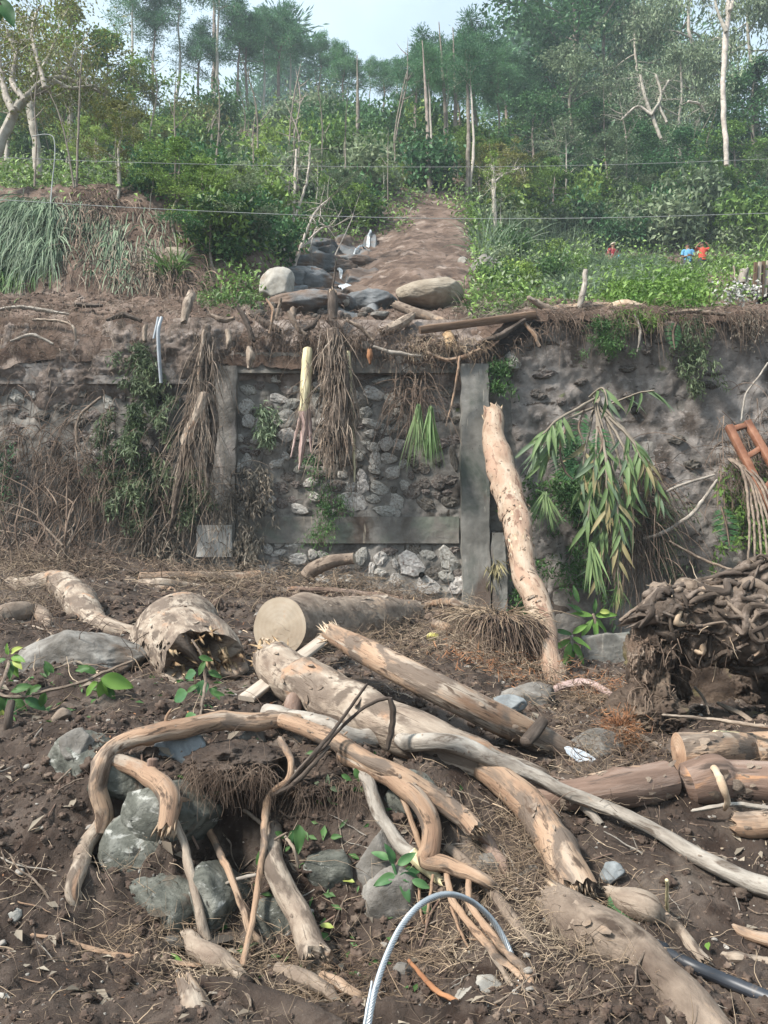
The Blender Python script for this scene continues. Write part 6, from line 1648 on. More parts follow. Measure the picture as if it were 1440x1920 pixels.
sag('woody_vine', 'bare woody vine curving down across the stones of the left wall', 'vine', [(190, 745, 2.5, 'Y15.5'), (150, 780, 2.5, 'Y15.5'), (145, 830, 2.5, 'Y15.5'), (165, 870, 2.2, 'Y15.5')], 'bark_mud', 371)
sag('dry_root', 'long dry root hanging from the top lip onto the concrete pier', 'root', [(862, 668, 2.5, 'Y15.4'), (858, 700, 2.5, 'Y15.4'), (850, 745, 2, 'Y15.5'), (836, 800, 1.2, 'Y15.5')], 'bark_peel', 372)
sag('bare_branch', 'thin bare branch running from the root tangle to the lower reeds', 'branch', [(1345, 900, 2.5, 'Y14.9'), (1300, 960, 3.5, 'Y14.9'), (1250, 995, 3.5, 'Y15'), (1205, 1010, 3, 'Y15.1')], 'bark_grey', 373)
sag('bare_branch', 'thin bare branch pointing right above the lower reeds', 'branch', [(1340, 890, 2, 'Y14.9'), (1290, 905, 2.5, 'Y14.9'), (1248, 922, 2.5, 'Y15')], 'bark_grey', 374)
sag('bare_branch', 'thin branch sloping down from the reeds to the uprooted stump', 'branch', [(1255, 1015, 2, 'Y14.9'), (1310, 1045, 3, 'Y14.8'), (1370, 1068, 2.5, 'Y14.5'), (1440, 1080, 2, 'Y14.2')], 'bark_mud', 375)
sag('woody_vine', 'wavy thin vine hanging high at the right edge of the wall', 'vine', [(1440, 680, 1.6, 'Y15.3'), (1420, 710, 1.6, 'Y15.3'), (1398, 740, 1.6, 'Y15.3'), (1390, 790, 1.4, 'Y15.3')], 'bark_grey', 376)
for k in range(7):
    rg = np.random.default_rng(380 + k)
    x0 = 1345 + k * 14
    sag('drooping_vine', 'bundle of long bare stems drooping from below the wooden frame to the stump', 'stems', [(1375 + rg.uniform(-10, 10), 860, 2.2, 'Y14.6'), (1395 + k * 5, 900 + rg.uniform(-10, 10), 2.4, 'Y14.2'), (1405 + k * 9, 980, 2.2, 'Y13.8'), (1400 + k * 14, 1085, 1.6, 'Y13.4')], 'bark_mud', 381 + k)['group'] = 'bare stems below the wooden frame'

# reddish wooden frame at the right edge
fr = empty('wooden_frame', tuple(at(1440, 940, 14.2)), 'reddish-brown wooden frame like a short ladder, leaning at the right edge of the wall', 'frame')
a0, a1 = at(1366, 799, 14.7), at(1472, 1010, 13.9)
b0, b1 = at(1400, 791, 14.7), at(1500, 960, 13.9)
for p, q in ((a0, a1), (b0, b1)):
    obj('rail', beam(p, q, .13, .13, (0, -1, .3), .006, 5), M['redframe'], fr)
for t in (.035, .30, .60, .9):
    p = a0 + (a1 - a0) * t; q = b0 + (b1 - b0) * (t + .0)
    obj('crossbar', beam(p + (q - p) * .12, q - (q - p) * .12, .10, .09, (0, -1, .3), .004, 6, 6), M['redframe'], fr)

# ---------------------------------------------------------------- hanging reed clump and ferns
def blade_mesh(l, w, m):
    n = 7; t = np.linspace(0, 1, n); prof = w / 2 * (np.sin(np.pi * np.clip(t * .8 + .16, 0, 1)) * 1.0) * (1 - t ** 4)
    rows = [np.stack([t * l, s * prof, -.30 * l * t ** 2 + abs(s) * prof * .5], 1) for s in (-1, 0, 1)]
    g = Geo().add(np.stack(rows, 1).reshape(-1, 3), q=gridfaces(n, 3)); me = g.mesh('leaf'); me.materials.append(M[m]); return me
def reed_plant(name, label, cat, stems, seed, mats=('reed', 'reed', 'reed', 'reed_dry', 'grass_blue'), nl=11, lf=(.38, .62), w=.075, stem_m='drygrass', hang=1.0):
    rg = np.random.default_rng(seed); P0, _ = pts3([s_[0] for s_ in stems][:1], 0)
    P, _ = pts3(stems[0], 0)
    root = empty(name, tuple(P[-1]), label, cat)
    me = [blade_mesh(1, w / .5, m_) for m_ in mats]
    for st in stems:
        P, R = pts3(st, 0)
        obj('stem', tube(P, R, 6, .05, seed, 'rp'), M[stem_m], root)
        Q, _ = resample(P, R, None, 12); T = np.gradient(Q, axis=0); T /= np.linalg.norm(T, axis=1)[:, None]
        for i in range(nl):
            k = int(len(Q) * (.30 + .70 * i / nl)); k = min(k, len(Q) - 1)
            d = T[k] * rg.uniform(.5, 1.0) + np.array([rg.normal(0, .55), rg.uniform(-.6, .1), -.45 * hang]) ; d = Vector(d).normalized()
            nrm = Vector((rg.normal(0, .5), -1, .5)); s = nrm.cross(d).normalized(); nz_ = d.cross(s)
            mt = Matrix((d, s, nz_)).transposed().to_4x4(); mt.translation = Vector(Q[k]) - Vector(root.location)
            o = bpy.data.objects.new('leaf', me[rg.integers(len(me))]); COL.objects.link(o); o.parent = root
            l = rg.uniform(*lf); o.matrix_local = mt @ Matrix.Diagonal((l, l, l, 1))
    return root
ap = (1120, 742)
stems = []
for k, (ex, ey, mx_, my) in enumerate([(1245, 950, 1190, 830), (1195, 935, 1165, 830), (1165, 1020, 1150, 880), (1120, 1090, 1130, 900), (1100, 1000, 1115, 860), (1160, 1110, 1155, 930),
        (1085, 940, 1100, 830), (1015, 870, 1060, 790), (1000, 830, 1050, 785), (1180, 1000, 1160, 860), (1225, 900, 1180, 820), (1140, 960, 1135, 850), (1130, 1060, 1140, 920), (1110, 930, 1118, 830)]):
    Y0 = 15.3 - .12 * (k % 3)
    stems.append([(1118 + (k % 5) * 3 - 6, 744 + (k % 4) * 6, 2.6, f'Y{Y0}'), (mx_, my, 2.6, f'Y{Y0 - .55}'), ((mx_ + ex) / 2, (my + ey) / 2, 2.2, f'Y{Y0 - .7}'), (ex, ey, 1.4, f'Y{Y0 - .7}')])
reed_plant('reed_clump', 'large clump of long-leaved reeds hanging upside down on the right wall', 'reeds', stems, 401, nl=15)
stems = [[(1105, 745, 2.2, 'Y15.3'), (1130, 728, 2.2, 'Y15'), (1140, 760, 1.4, 'Y14.8')], [(1140, 760, 2, 'Y15.3'), (1195, 738, 2, 'Y15.1'), (1228, 732, 1.4, 'Y15.0')]]
reed_plant('reed_shoot', 'two pale reed shoots arching out at the top of the hanging reeds', 'reeds', stems, 402, mats=('grass_blue', 'grass_blue', 'reed'), nl=5, lf=(.4, .7), hang=2.2)
def fan(name, label, px, py, Y, n, l, m, seed, spread=1.0, dirx=0, wdt=.03, cat='palm'):
    rg = np.random.default_rng(seed); c = at(px, py, Y)
    S = np.repeat(c[None], n, 0) + rg.normal(0, .02, (n, 3))
    a = rg.uniform(-spread, spread, n)
    d = np.stack([np.sin(a) + dirx, -np.abs(rg.normal(0, .3, n)), -np.cos(a)], 1)
    g = strands(S, d, rg.uniform(.6, 1, n) * l, 6, .3, .04, seed, wdt, wdt * .3, tri=False, side=rg.normal(0, .3, (n, 3)) + [0, 1, 0])
    return obj(name, g, M[m], loc=c, label=label, cat=cat)
fan('palm_fan', 'fan of stiff narrow leaves spreading down left of the hanging reeds, browned at the tips', 1022, 925, 14.6, 46, .85, 'reed', 411, .75)
fan('palm_fan', 'grey dusty fan of narrow leaves at the far left of the hanging reeds', 1015, 838, 14.8, 34, .75, 'grass_blue', 412, .6, -.5)
fan('reed_tuft', 'bright green tuft of narrow grass leaves hanging left of the concrete pier', 806, 765, 15.3, 60, 1.25, 'grass_green', 413, .22, -.02, .028, 'grass tuft')
fan('reed_tuft', 'drier grass tuft hanging just left of the bright green one', 785, 760, 15.3, 40, 1.35, 'reed', 414, .25, -.1, .022, 'grass tuft')
fan('reed_tuft', 'small green tuft hanging at the base of the reeds by the dark stems', 1158, 1100, 14.4, 34, .45, 'grass_green', 415, .45, 0, .02, 'grass tuft')
fan('palm_fan', 'yellow-green spiky leaf rosette hanging at the bottom of the reeds', 1110, 1020, 14.3, 30, .95, 'reed', 416, .30, 0, .06)
def fern(name, label, pts, seed, ln=.22, m='fern', n=20):
    P, R = pts3(pts, 0); Q, _ = resample(P, R, None, 14)
    root = empty(name, tuple(P[-1]), label, 'fern')
    obj('stem', tube(P, R, 5, 0, seed, 'rp'), M['rootlet'], root)
    T = np.gradient(Q, axis=0); T /= np.linalg.norm(T, axis=1)[:, None]
    side = np.cross(T, [0, -1, .2]); side /= np.linalg.norm(side, axis=1)[:, None]
    tt = np.linspace(.08, 1, n); ii = np.clip((tt * (len(Q) - 1)).astype(int), 0, len(Q) - 1)
    f = np.sin(np.pi * np.clip(tt * .85 + .12, 0, 1))
    c = np.concatenate([Q[ii], Q[ii]]); d = np.concatenate([side[ii] + T[ii] * .25, -side[ii] + T[ii] * .25]); l = np.concatenate([f, f]) * ln
    obj('leaflets', leaves(c, d, np.tile([0, -1, .3], (2 * n, 1)) + 0.0, l, l * .0 + .026, .1), M[m], root)
    return root
fern('fern_frond', 'big dark green fern frond in the middle of the hanging reeds', [(1062, 800, 2, 'Y14.8'), (1050, 840, 2, 'Y14.6'), (1058, 880, 2, 'Y14.5'), (1075, 900, 1, 'Y14.45')], 421, .30)
fern('fern_frond', 'lighter fern frond at the top right of the hanging reeds', [(1120, 800, 2, 'Y14.8'), (1130, 830, 2, 'Y14.6'), (1120, 860, 1, 'Y14.5')], 422, .24)
fern('fern_frond', 'long fern frond arching right over the reeds', [(1095, 770, 2, 'Y14.9'), (1085, 800, 2, 'Y14.7'), (1095, 830, 1, 'Y14.6')], 423, .24)
fern('fern_frond', 'bluish fern frond hanging near the right edge below the leafy climber', [(1352, 950, 2, 'Y14.6'), (1362, 985, 2, 'Y14.5'), (1368, 1025, 1, 'Y14.4')], 424, .30)
fern('fern_frond', 'small fern frond high on the dusty plant of the right wall', [(1268, 605, 2, 'Y15.6'), (1262, 625, 2, 'Y15.5'), (1265, 655, 1, 'Y15.4')], 425, .2)
# dark recess behind the reeds
c = at(1060, 900, 15.75); g = rock(c, (.28, .12, .55), 431, 3, 14, .4, .05)
wall_shrub('wall_shrub', 'very dark leaves in the shaded gap behind the fern frond', 'shrub', 1062, 890, 60, 130, 1100, 'leaf_dark', 431, .4, leaf=(.08, .16), stems=24)

# ---------------------------------------------------------------- on top of the wall
def topwood(name, label, cat, pts, m, caps='rb', sides=14, bump=.1, **k):
    return wood(name, label, cat, pts, m, caps, sides=sides, bump=bump, **k)
bm = beam(at(787, 619, 15.5), at(1003, 590, 15.85), .16, .15, (0, -.4, 1), .008, 9)
obj('timber_beam', bm, M['beamwood'], loc=at(787, 619, 15.5), label='dark squared timber lying on the wall top, its left end in the air', cat='beam')
topwood('pale_branch', 'long pale tree limb lying along the top of the right wall', 'branch',
        [(985, 592, 7, 'Y16.15'), (1040, 582, 7, 'Y16.25'), (1090, 576, 7, 'Y16.35'), (1150, 573, 6, 'Y16.45'), (1205, 578, 4, 'Y16.45')], 'bark_peel',
        branches=[dict(p=[(1045, 585, 6, 'Y16.15'), (1015, 572, 6, 'Y16.05'), (988, 556, 4, 'Y15.95')], m='bark_pale'),
                  dict(p=[(1085, 582, 5, 'Y16.25'), (1094, 545, 5, 'Y16.25'), (1098, 508, 4, 'Y16.35')], m='bark_grey', caps='rb')])
topwood('torn_wood', 'bright torn orange-white wood heap at the end of the pale limb', 'wood piece', [(1145, 576, 7, 'Y16.15'), (1170, 572, 11, 'Y16.15'), (1205, 577, 6, 'Y16.15')], 'splint', 'bb', bump=.3, spl=(60, 1.6))
topwood('dark_log', 'dark log lying on the mud from under the big boulder down to the wall top', 'log',
        [(742, 572, 8, 'Y17.15'), (790, 590, 9, 'Y16.85'), (850, 612, 9, 'Y16.55'), (900, 632, 9, 'Y16.25'), (930, 645, 8, 'Y16.05')], 'bark_mud', 'bb')
topwood('chopped_log', 'short pale chopped log on the mud left of the timber beam', 'log',
        [(717, 622, 8, 'Y15.85'), (740, 613, 10, 'Y15.95'), (762, 600, 9, 'Y16.05'), (774, 590, 5, 'Y16.15')], 'bark_pale', 'bb', spl=(20, .6))
topwood('tan_stump', 'tan stump end standing under the timber beam', 'stump', [(838, 625, 9, 'Y16.10'), (843, 645, 12, 'Y15.95'), (852, 662, 14, 'Y15.9')], 'rotwood', 'bb')
topwood('dark_stump', 'dark upright stump with a thin stick on top, standing on the edge of the wall', 'stump', [(625, 600, 9, 'Y15.90'), (624, 575, 9, 'Y15.95'), (623, 548, 8, 'Y16.00')], 'bark_dark', 'rb',
        branches=[dict(p=[(621, 552, 2, 'Y16.00'), (627, 520, 2, 'Y16.00'), (630, 488, 1, 'Y16.00')])])
topwood('root_knot', 'dark splayed root below the upright stump', 'root', [(618, 600, 7, 'Y15.9'), (632, 618, 8, 'Y15.8'), (648, 645, 4, 'Y15.7')], 'bark_dark', 'bp')
topwood('stake', 'thin dark stake standing on the wall edge left of the upright stump', 'stake', [(518, 600, 3, 'Y16.00'), (522, 582, 3.5, 'Y16.00'), (526, 560, 3, 'Y16.00')], 'bark_mud', 'rb', sides=8)
topwood('broken_branch', 'brown broken branch lying on the wall edge above the narrow pier', 'branch', [(470, 590, 4, 'Y16.00'), (500, 608, 7, 'Y15.9'), (525, 622, 5, 'Y15.8')], 'bark_dark', 'bb')
topwood('grey_root', 'long thin grey root lying along the top edge at the far left', 'root', [(-10, 582, 3, 'Y15.9'), (30, 576, 3, 'Y15.9'), (80, 581, 3.5, 'Y15.9'), (130, 590, 2, 'Y15.8')], 'bark_grey', 'pp', sides=8)
topwood('grey_root', 'short buried dark pole on the bank above the left wall', 'pole', [(140, 571, 4, 'Y16.45'), (170, 574, 4, 'Y16.45'), (192, 573, 3, 'Y16.45')], 'bark_dark', 'rr', sides=8)
topwood('grey_root', 'pale looped root hanging from the clay near the left edge', 'root', [(60, 600, 2, 'Y15.6'), (110, 602, 2.5, 'Y15.5'), (138, 615, 2.5, 'Y15.4'), (142, 640, 1.5, 'Y15.4')], 'bark_pale', 'pp', sides=6)
topwood('post_stub', 'pair of short stubs in the channel mouth behind the wall edge', 'stub', [(548, 602, 5, 'Y16.00'), (550, 580, 6, 'Y16.10')], 'bark_mud', 'rb', sides=8)
topwood('channel_log', 'dark log stuck across the muddy slide beside the stream', 'log', [(708, 482, 4, 'Y26.5'), (740, 487, 5, 'Y26.3'), (775, 495, 5, 'Y26'), (800, 498, 4, 'Y25.9')], 'bark_dark', 'pb', sides=10)
topwood('channel_stick', 'thin pale stick lying on the muddy slide above the big boulder', 'stick', [(770, 473, 1.6, 'Y27'), (800, 485, 2, 'Y26.6'), (818, 489, 1.6, 'Y26.4')], 'bark_pale', 'pp', sides=6)


for k, (pts_, m_, lab) in enumerate([([(445, 575, 3), (462, 600, 5), (475, 640, 4)], 'bark_dark', 'dark root drooping over the lip just right of the narrow pier'),
        ([(540, 585, 4), (556, 610, 6), (575, 630, 4)], 'bark_mud', 'short brown root stub above the pale yellow stalk'), ([(600, 592, 3), (585, 612, 5), (560, 622, 3)], 'bark_dark', 'dark crooked root left of the upright stump'),
        ([(650, 600, 3), (675, 612, 4), (700, 640, 3)], 'bark_mud', 'muddy root drooping right of the upright stump'), ([(700, 650, 3), (740, 662, 4), (790, 668, 3)], 'bark_grey', 'grey root lying along the broken concrete coping'),
        ([(800, 660, 3), (840, 676, 4), (880, 664, 4), (900, 655, 3)], 'bark_peel', 'tan forked root above the top of the concrete pier'), ([(905, 640, 4), (940, 628, 6), (985, 600, 4)], 'bark_dark', 'dark log end buried under the timber beam'),
        ([(200, 600, 3), (230, 590, 5), (265, 602, 3)], 'bark_dark', 'dark root knob above the green shrub of the left wall'), ([(20, 640, 2), (60, 628, 3), (100, 645, 2)], 'bark_grey', 'thin grey root low in the clay at the far left'),
        ([(395, 590, 3), (415, 600, 5), (440, 596, 3)], 'bark_mud', 'brown root lying on the lip above the narrow pier'), ([(1240, 590, 3), (1300, 584, 4), (1360, 590, 3)], 'bark_mud', 'half-buried brown root along the right top edge'),
        ([(500, 560, 2), (512, 585, 3), (505, 625, 2)], 'bark_peel', 'thin tan root left of the stake'), ([(980, 600, 3), (1000, 625, 4), (1012, 650, 3)], 'bark_peel', 'tan root hanging below the right end of the timber beam'),
        ([(1190, 590, 2), (1200, 620, 2.5), (1195, 660, 1.5)], 'bark_grey', 'thin root hanging below the torn bright wood')]):
    topwood('lip_root', lab, 'root', [(a_, b__, c__, f'Y{15.62 + .05 * (i_ == 0)}') for i_, (a_, b__, c__) in enumerate(pts_)], m_, 'rb', sides=9, bump=.2)
wall_curtain('lip_roots', 480, 880, ([480, 640, 880], [615, 620, 660]), 620, .1, .5, .014, 'rootlet', 346, 14, .38, wob=.35)
wall_curtain('lip_roots', -20, 480, 600, 500, .08, .35, .012, 'fiber', 347, 20, .38, wob=.45)
wall_curtain('lip_straw', 760, 920, 655, 360, .1, .4, .012, 'litter', 348, 10, .4, wob=.5)
def hillrock(name, label, px, py, w, h, m, seed, cat='rock', sharp=.8, noise=.035, planes=14, sub=4, depth=.8, Y=None, rot=0, **k):
    p = hitH(px, py + h * .35) if Y is None else at(px, py + h * .35, Y)
    p = at(px, py, p[1]); d = p[1] / FPX
    c = p + [0, w * d * .2, 0]
    return obj(name, rock(c, (w * d * .55, w * d * .5 * depth, h * d * .55), seed, sub, planes, sharp, noise, rot), M[m], loc=c - [0, 0, h * d / 2], label=label, cat=cat, **k)
hillrock('boulder', 'big smooth tan boulder resting on the mud above the wall beside the stream', 806, 543, 145, 58, 'boulder', 501, 'boulder', .45, .02, 26, 5, Y=18.2)
hillrock('boulder', 'pale pointed boulder at the left side of the stream mouth', 522, 534, 62, 62, 'rock_pale', 502, 'boulder', .85, .03, 9, Y=18.2)
hillrock('boulder', 'small white rounded boulder behind the upright stump', 628, 560, 48, 28, 'rock_pale', 503, 'boulder', .5, .03, Y=17.6)
hillrock('boulder', 'grey-brown boulder on the left bank under the bushes', 330, 476, 50, 38, 'boulder', 504, 'boulder', .7, .03)
hillrock('boulder', 'grey dusty boulder at the right side of the channel', 915, 500, 70, 50, 'rock_grey', 505, 'boulder', .6, .03)
hillrock('rock', 'grey rock on the mud left of the chopped log', 712, 590, 34, 18, 'rock_grey', 506, Y=16.7)
hillrock('rock', 'small pale round stone stuck in the top lip', 685, 647, 18, 18, 'rock_grey', 507, sharp=.3, Y=15.7)
hillrock('rock', 'small pale stone on the slide right of the long dark log', 868, 488, 16, 13, 'rock_pale', 508)
# bedrock of the stream bed: one stepped sheet of wet rock, and the thin stream running down its steps
def bedH(s_, y):
    x = (s_ - 720) / FPX * y
    z = Hh(x, y) + .16
    st = 1.9; q = y * .9 + x * .45 + 1.8 * fbm(xyz(x * .45, y * .45, 1), 3, 8)
    f = (q / st) - np.floor(q / st)
    z = z + .34 * (ss(.75, 1, f) - ss(0, .75, f)) + .1
    p = xyz(x, y)
    return x, z + .20 * fbm(p * 1.1, 4, 91) + .08 * billow(p * 2.2, 4, 92)
def pyof(x, y): return 960 - FPX * np.tan(np.arctan((Hh(x, y) - 1.6) / y) - TH)
yv = np.linspace(17.4, 31.5, 260); uv_ = np.linspace(-1, 1, 90)
pv = pyof((640 - 720) / FPX * yv, yv)
sc_ = np.interp(pv, [440, 455, 480, 510, 560], [692, 680, 640, 622, 620]); hw = np.interp(pv, [436, 444, 458, 480, 510, 560], [2, 12, 30, 72, 98, 104])
S_ = sc_[:, None] + uv_[None] * hw[:, None]; S_ = S_ + 12 * vn(xyz(S_.ravel() * .02, np.repeat(yv, 90) * .9, 5)).reshape(S_.shape)
Yv = np.repeat(yv[:, None], 90, 1); Xb, Zb = bedH(S_.ravel(), Yv.ravel()); Xb = Xb.reshape(S_.shape); Zb = Zb.reshape(S_.shape)
Zb = Zb - .55 * ss(.72, 1, np.abs(uv_))[None]
Zb[0] -= .5
gb_ = Geo().add(np.stack([Xb, Yv, Zb - .10], -1).reshape(-1, 3), q=gridfaces(260, 90)); rg = np.random.default_rng(95)
for k in range(46):
    i_, j_ = rg.integers(8, 250), rg.integers(10, 80)
    if abs(S_[i_, j_] - np.interp(pv[i_], [440, 460, 475, 490, 520, 560], [694, 684, 668, 638, 634, 648])) < 20 + 6 * (pv[i_] > 520): continue
    c = np.array([Xb[i_, j_], Yv[i_, 0], Zb[i_, j_] - .16]); s_r = rg.uniform(.35, 1.0) * (.6 + .5 * hw[i_] / 100)
    gb_.join(rock(c, (s_r, s_r * .7, rg.uniform(.22, .40)), 960 + k, 4, 9, 1, .05, rg.uniform(-.4, .4)))
obj('bedrock', gb_, M['slab'], kind='structure')
yv = np.linspace(17.9, 30.5, 420); pv = pyof((640 - 720) / FPX * yv, yv)
sw = np.interp(pv, [440, 460, 475, 490, 520, 560], [694, 684, 668, 638, 634, 648]); ww = np.interp(pv, [440, 500, 530, 545, 560], [3, 3.4, 4.5, 9, 12]) * (1 + .5 * vn(xyz(yv * 2.2, 0, 9)))
cols = []
for u_ in np.linspace(-1, 1, 7):
    xb, zb = bedH(sw + u_ * ww, yv); cols.append(np.stack([xb, yv, zb + .06 - .05 * u_ ** 2], 1))
obj('stream_water', Geo().add(np.stack(cols, 1).reshape(-1, 3), q=gridfaces(420, 7)), M['foam'], kind='structure')
rg = np.random.default_rng(530); me = [rock((0, 0, 0), (1, .9, .8), 540 + k, 2, 10, .6, .03).mesh('cobble') for k in range(4)]
for m_ in me: m_.materials.append(M['stone_mud'])
for k in range(70):
    px, py = rg.uniform(480, 700), rg.uniform(566, 596)
    p = hitH(px, py); p[2] = float(Hhd(p[0], p[1])); s = rg.uniform(.05, .13)
    o = bpy.data.objects.new('cobble', me[k % 4]); COL.objects.link(o); o.location = p + [0, 0, s * .3]; o.scale = (s, s, s); o.rotation_euler = (0, 0, rg.uniform(0, 6))
    tagit(o, 'round muddy cobble on the bank at the mouth of the stream', 'stone', 'cobbles at the mouth of the stream')
# ---------------------------------------------------------------- trees
def tree_proto(seed, h=10., r0=.16, f0=.35, nl=12, spread=.34, nleaf=4500, leaf=(.16, .28), wd=.5, lm='leaf_mid', tm='tbark', shape='round', tw=4, sig=.42, up=.5, lean=.04, droop=.2):
    rg = np.random.default_rng(seed)
    K = 9; t = np.linspace(0, 1, K)
    tp = np.stack([np.cumsum(rg.normal(0, lean, K)) * h * .25, np.cumsum(rg.normal(0, lean, K)) * h * .25, t * h], 1); tp[0, :2] = 0; tp[0, 2] = -1.0
    g = tube(tp, r0 * (1 - t * .85), 7, .05, seed, 'rp', step=h / 14)
    tips = []
    for i in range(nl):
        f = f0 + (1 - f0) * (i + rg.random()) / nl
        p = np.array([np.interp(f, t, tp[:, a]) for a in range(3)])
        az = i * 2.4 + rg.normal(0, .4)
        if shape == 'round': prof = math.sin(math.pi * min(1, (f - f0) / (1 - f0) * .75 + .25))
        elif shape == 'pine': prof = (1 - ((f - f0) / (1 - f0)) ** 1.5) * .8 + .25
        else: prof = 1
        L = h * spread * prof * rg.uniform(.7, 1.15)
        e = up * rg.uniform(.6, 1.4)
        d = np.array([math.cos(az), math.sin(az), e]); d /= np.linalg.norm(d)
        q = [p]
        for s in range(4):
            d = d + rg.normal(0, .18, 3) + [0, 0, -droop * .3]; d /= np.linalg.norm(d); q.append(q[-1] + d * L / 4)
        q = np.array(q); rr = r0 * .38 * (1 - f * .5)
        g.join(tube(q, np.linspace(rr, rr * .25, 5), 5, .05, seed + i, 'rp', step=L / 5))
        tips += [q[2], q[3], q[4], q[4]]
        for s in range(tw):
            b = q[rg.integers(1, 5)]; dd = rg.normal(0, 1, 3) * [1, 1, .5] + d * .8; dd /= np.linalg.norm(dd); l2 = L * rg.uniform(.25, .5)
            e2 = b + dd * l2; g.join(tube([b, (b + e2) / 2 + rg.normal(0, .04, 3) * l2, e2], [rr * .3, rr * .2, rr * .08], 3, 0, seed, 'rp', step=l2 / 2)); tips += [e2, (b + e2) / 2]
    tips = np.array(tips); n = nleaf
    cl = tips[rg.integers(0, len(tips), n)]
    off = rg.normal(0, 1, (n, 3)); off /= np.linalg.norm(off, axis=1)[:, None]
    off *= (rg.random((n, 1)) ** .5) * sig * rg.uniform(.6, 1.3, (n, 1)) * h / 10
    c = cl + off * [1, 1, .7]
    if shape == 'pine': d = off + [0, 0, .12]; nn = rg.normal(0, 1, (n, 3))
    else: d = rg.normal(0, 1, (n, 3)) + [0, 0, -droop * 2]; nn = rg.normal(0, .6, (n, 3)) + [0, 0, 1]
    l = rg.uniform(*leaf, n)
    lv = leaves(c, d, nn, l, l * wd)
    mt = g.mesh('trunk'); mt.materials.append(M[tm]); ml = lv.mesh('crown'); ml.materials.append(M[lm])
    return (mt, ml, h)
PROTO = {
    'pineA': tree_proto(601, 12, .17, .60, 15, .17, 8500, (.16, .30), .22, 'leaf_pine', 'tbark_pine', 'pine', 4, .55, .25),
    'pineB': tree_proto(602, 13, .17, .66, 12, .15, 6500, (.16, .30), .22, 'leaf_pine', 'tbark_pale', 'pine', 4, .50, .15),
    'pineC': tree_proto(603, 11, .17, .54, 18, .20, 11000, (.16, .30), .22, 'leaf_pine', 'tbark_pine', 'pine', 4, .60, .3),
    'pineD': tree_proto(608, 13, .16, .72, 10, .15, 5000, (.16, .30), .22, 'leaf_pine', 'tbark_pale', 'pine', 4, .50, .3),
    'broadA': tree_proto(604, 10, .15, .25, 15, .34, 6200, (.14, .26), .5, 'leaf_mid', 'tbark', 'round', 5, .62),
    'broadB': tree_proto(605, 9, .14, .18, 16, .36, 6200, (.12, .24), .45, 'leaf_grey', 'tbark', 'round', 5, .62),
    'broadC': tree_proto(606, 10, .16, .22, 17, .36, 7600, (.16, .28), .5, 'leaf_dark', 'tbark', 'round', 5, .75),
    'broadD': tree_proto(607, 9, .13, .30, 13, .34, 4800, (.12, .22), .5, 'leaf_olive', 'tbark_pale', 'round', 5, .52),
    'sparse': tree_proto(609, 10, .11, .45, 10, .30, 1500, (.14, .26), .5, 'leaf_grey', 'tbark_pale', 'round', 5, .55, .7),
    'sapling': tree_proto(610, 7, .06, .55, 7, .22, 700, (.12, .22), .5, 'leaf_mid', 'tbark_pale', 'round', 3, .45, .8, .05),
    'weep': tree_proto(611, 11, .17, .28, 16, .30, 6800, (.16, .30), .34, 'leaf_grey', 'tbark_pale', 'round', 6, .70, .5, .05, .9),
}
NAMES = {'pine': 'pine_tree', 'broa': 'broadleaf_tree', 'spar': 'sparse_tree', 'sapl': 'sapling', 'weep': 'grey_leaved_tree'}
tcount = [0]
def tree(kind, px, pyb, pyt, label, wid=1.0, group=None, Y=None, lean=0):
    tcount[0] += 1; rg = np.random.default_rng(tcount[0] * 7 + 5)
    mt, ml, h0 = PROTO[kind]
    p = hitH(px, pyb) if Y is None else at(px, pyb, Y)
    p[2] = float(Hh(p[0], p[1]))
    top = at(px, pyt, p[1])[2]; s = max(.15, (top - p[2]) / h0)
    nm = NAMES[kind[:4]]
    r = empty(nm, p, label, 'sapling' if kind == 'sapling' else 'tree', group)
    for n_, me_ in (('trunk', mt), ('crown', ml)):
        o = bpy.data.objects.new(n_, me_); COL.objects.link(o); o.parent = r
    r.scale = (s * wid, s * wid, s); r.rotation_euler = (lean * .3, lean, rg.uniform(0, 6.28))
    return r
ordn = ['first', 'second', 'third', 'fourth', 'fifth', 'sixth', 'seventh', 'eighth', 'ninth', 'tenth', 'eleventh', 'twelfth', 'thirteenth', 'fourteenth', 'fifteenth', 'sixteenth', 'seventeenth', 'eighteenth', 'nineteenth', 'twentieth',
        'twenty-first', 'twenty-second', 'twenty-third', 'twenty-fourth', 'twenty-fifth', 'twenty-sixth', 'twenty-seventh', 'twenty-eighth', 'twenty-ninth', 'thirtieth']
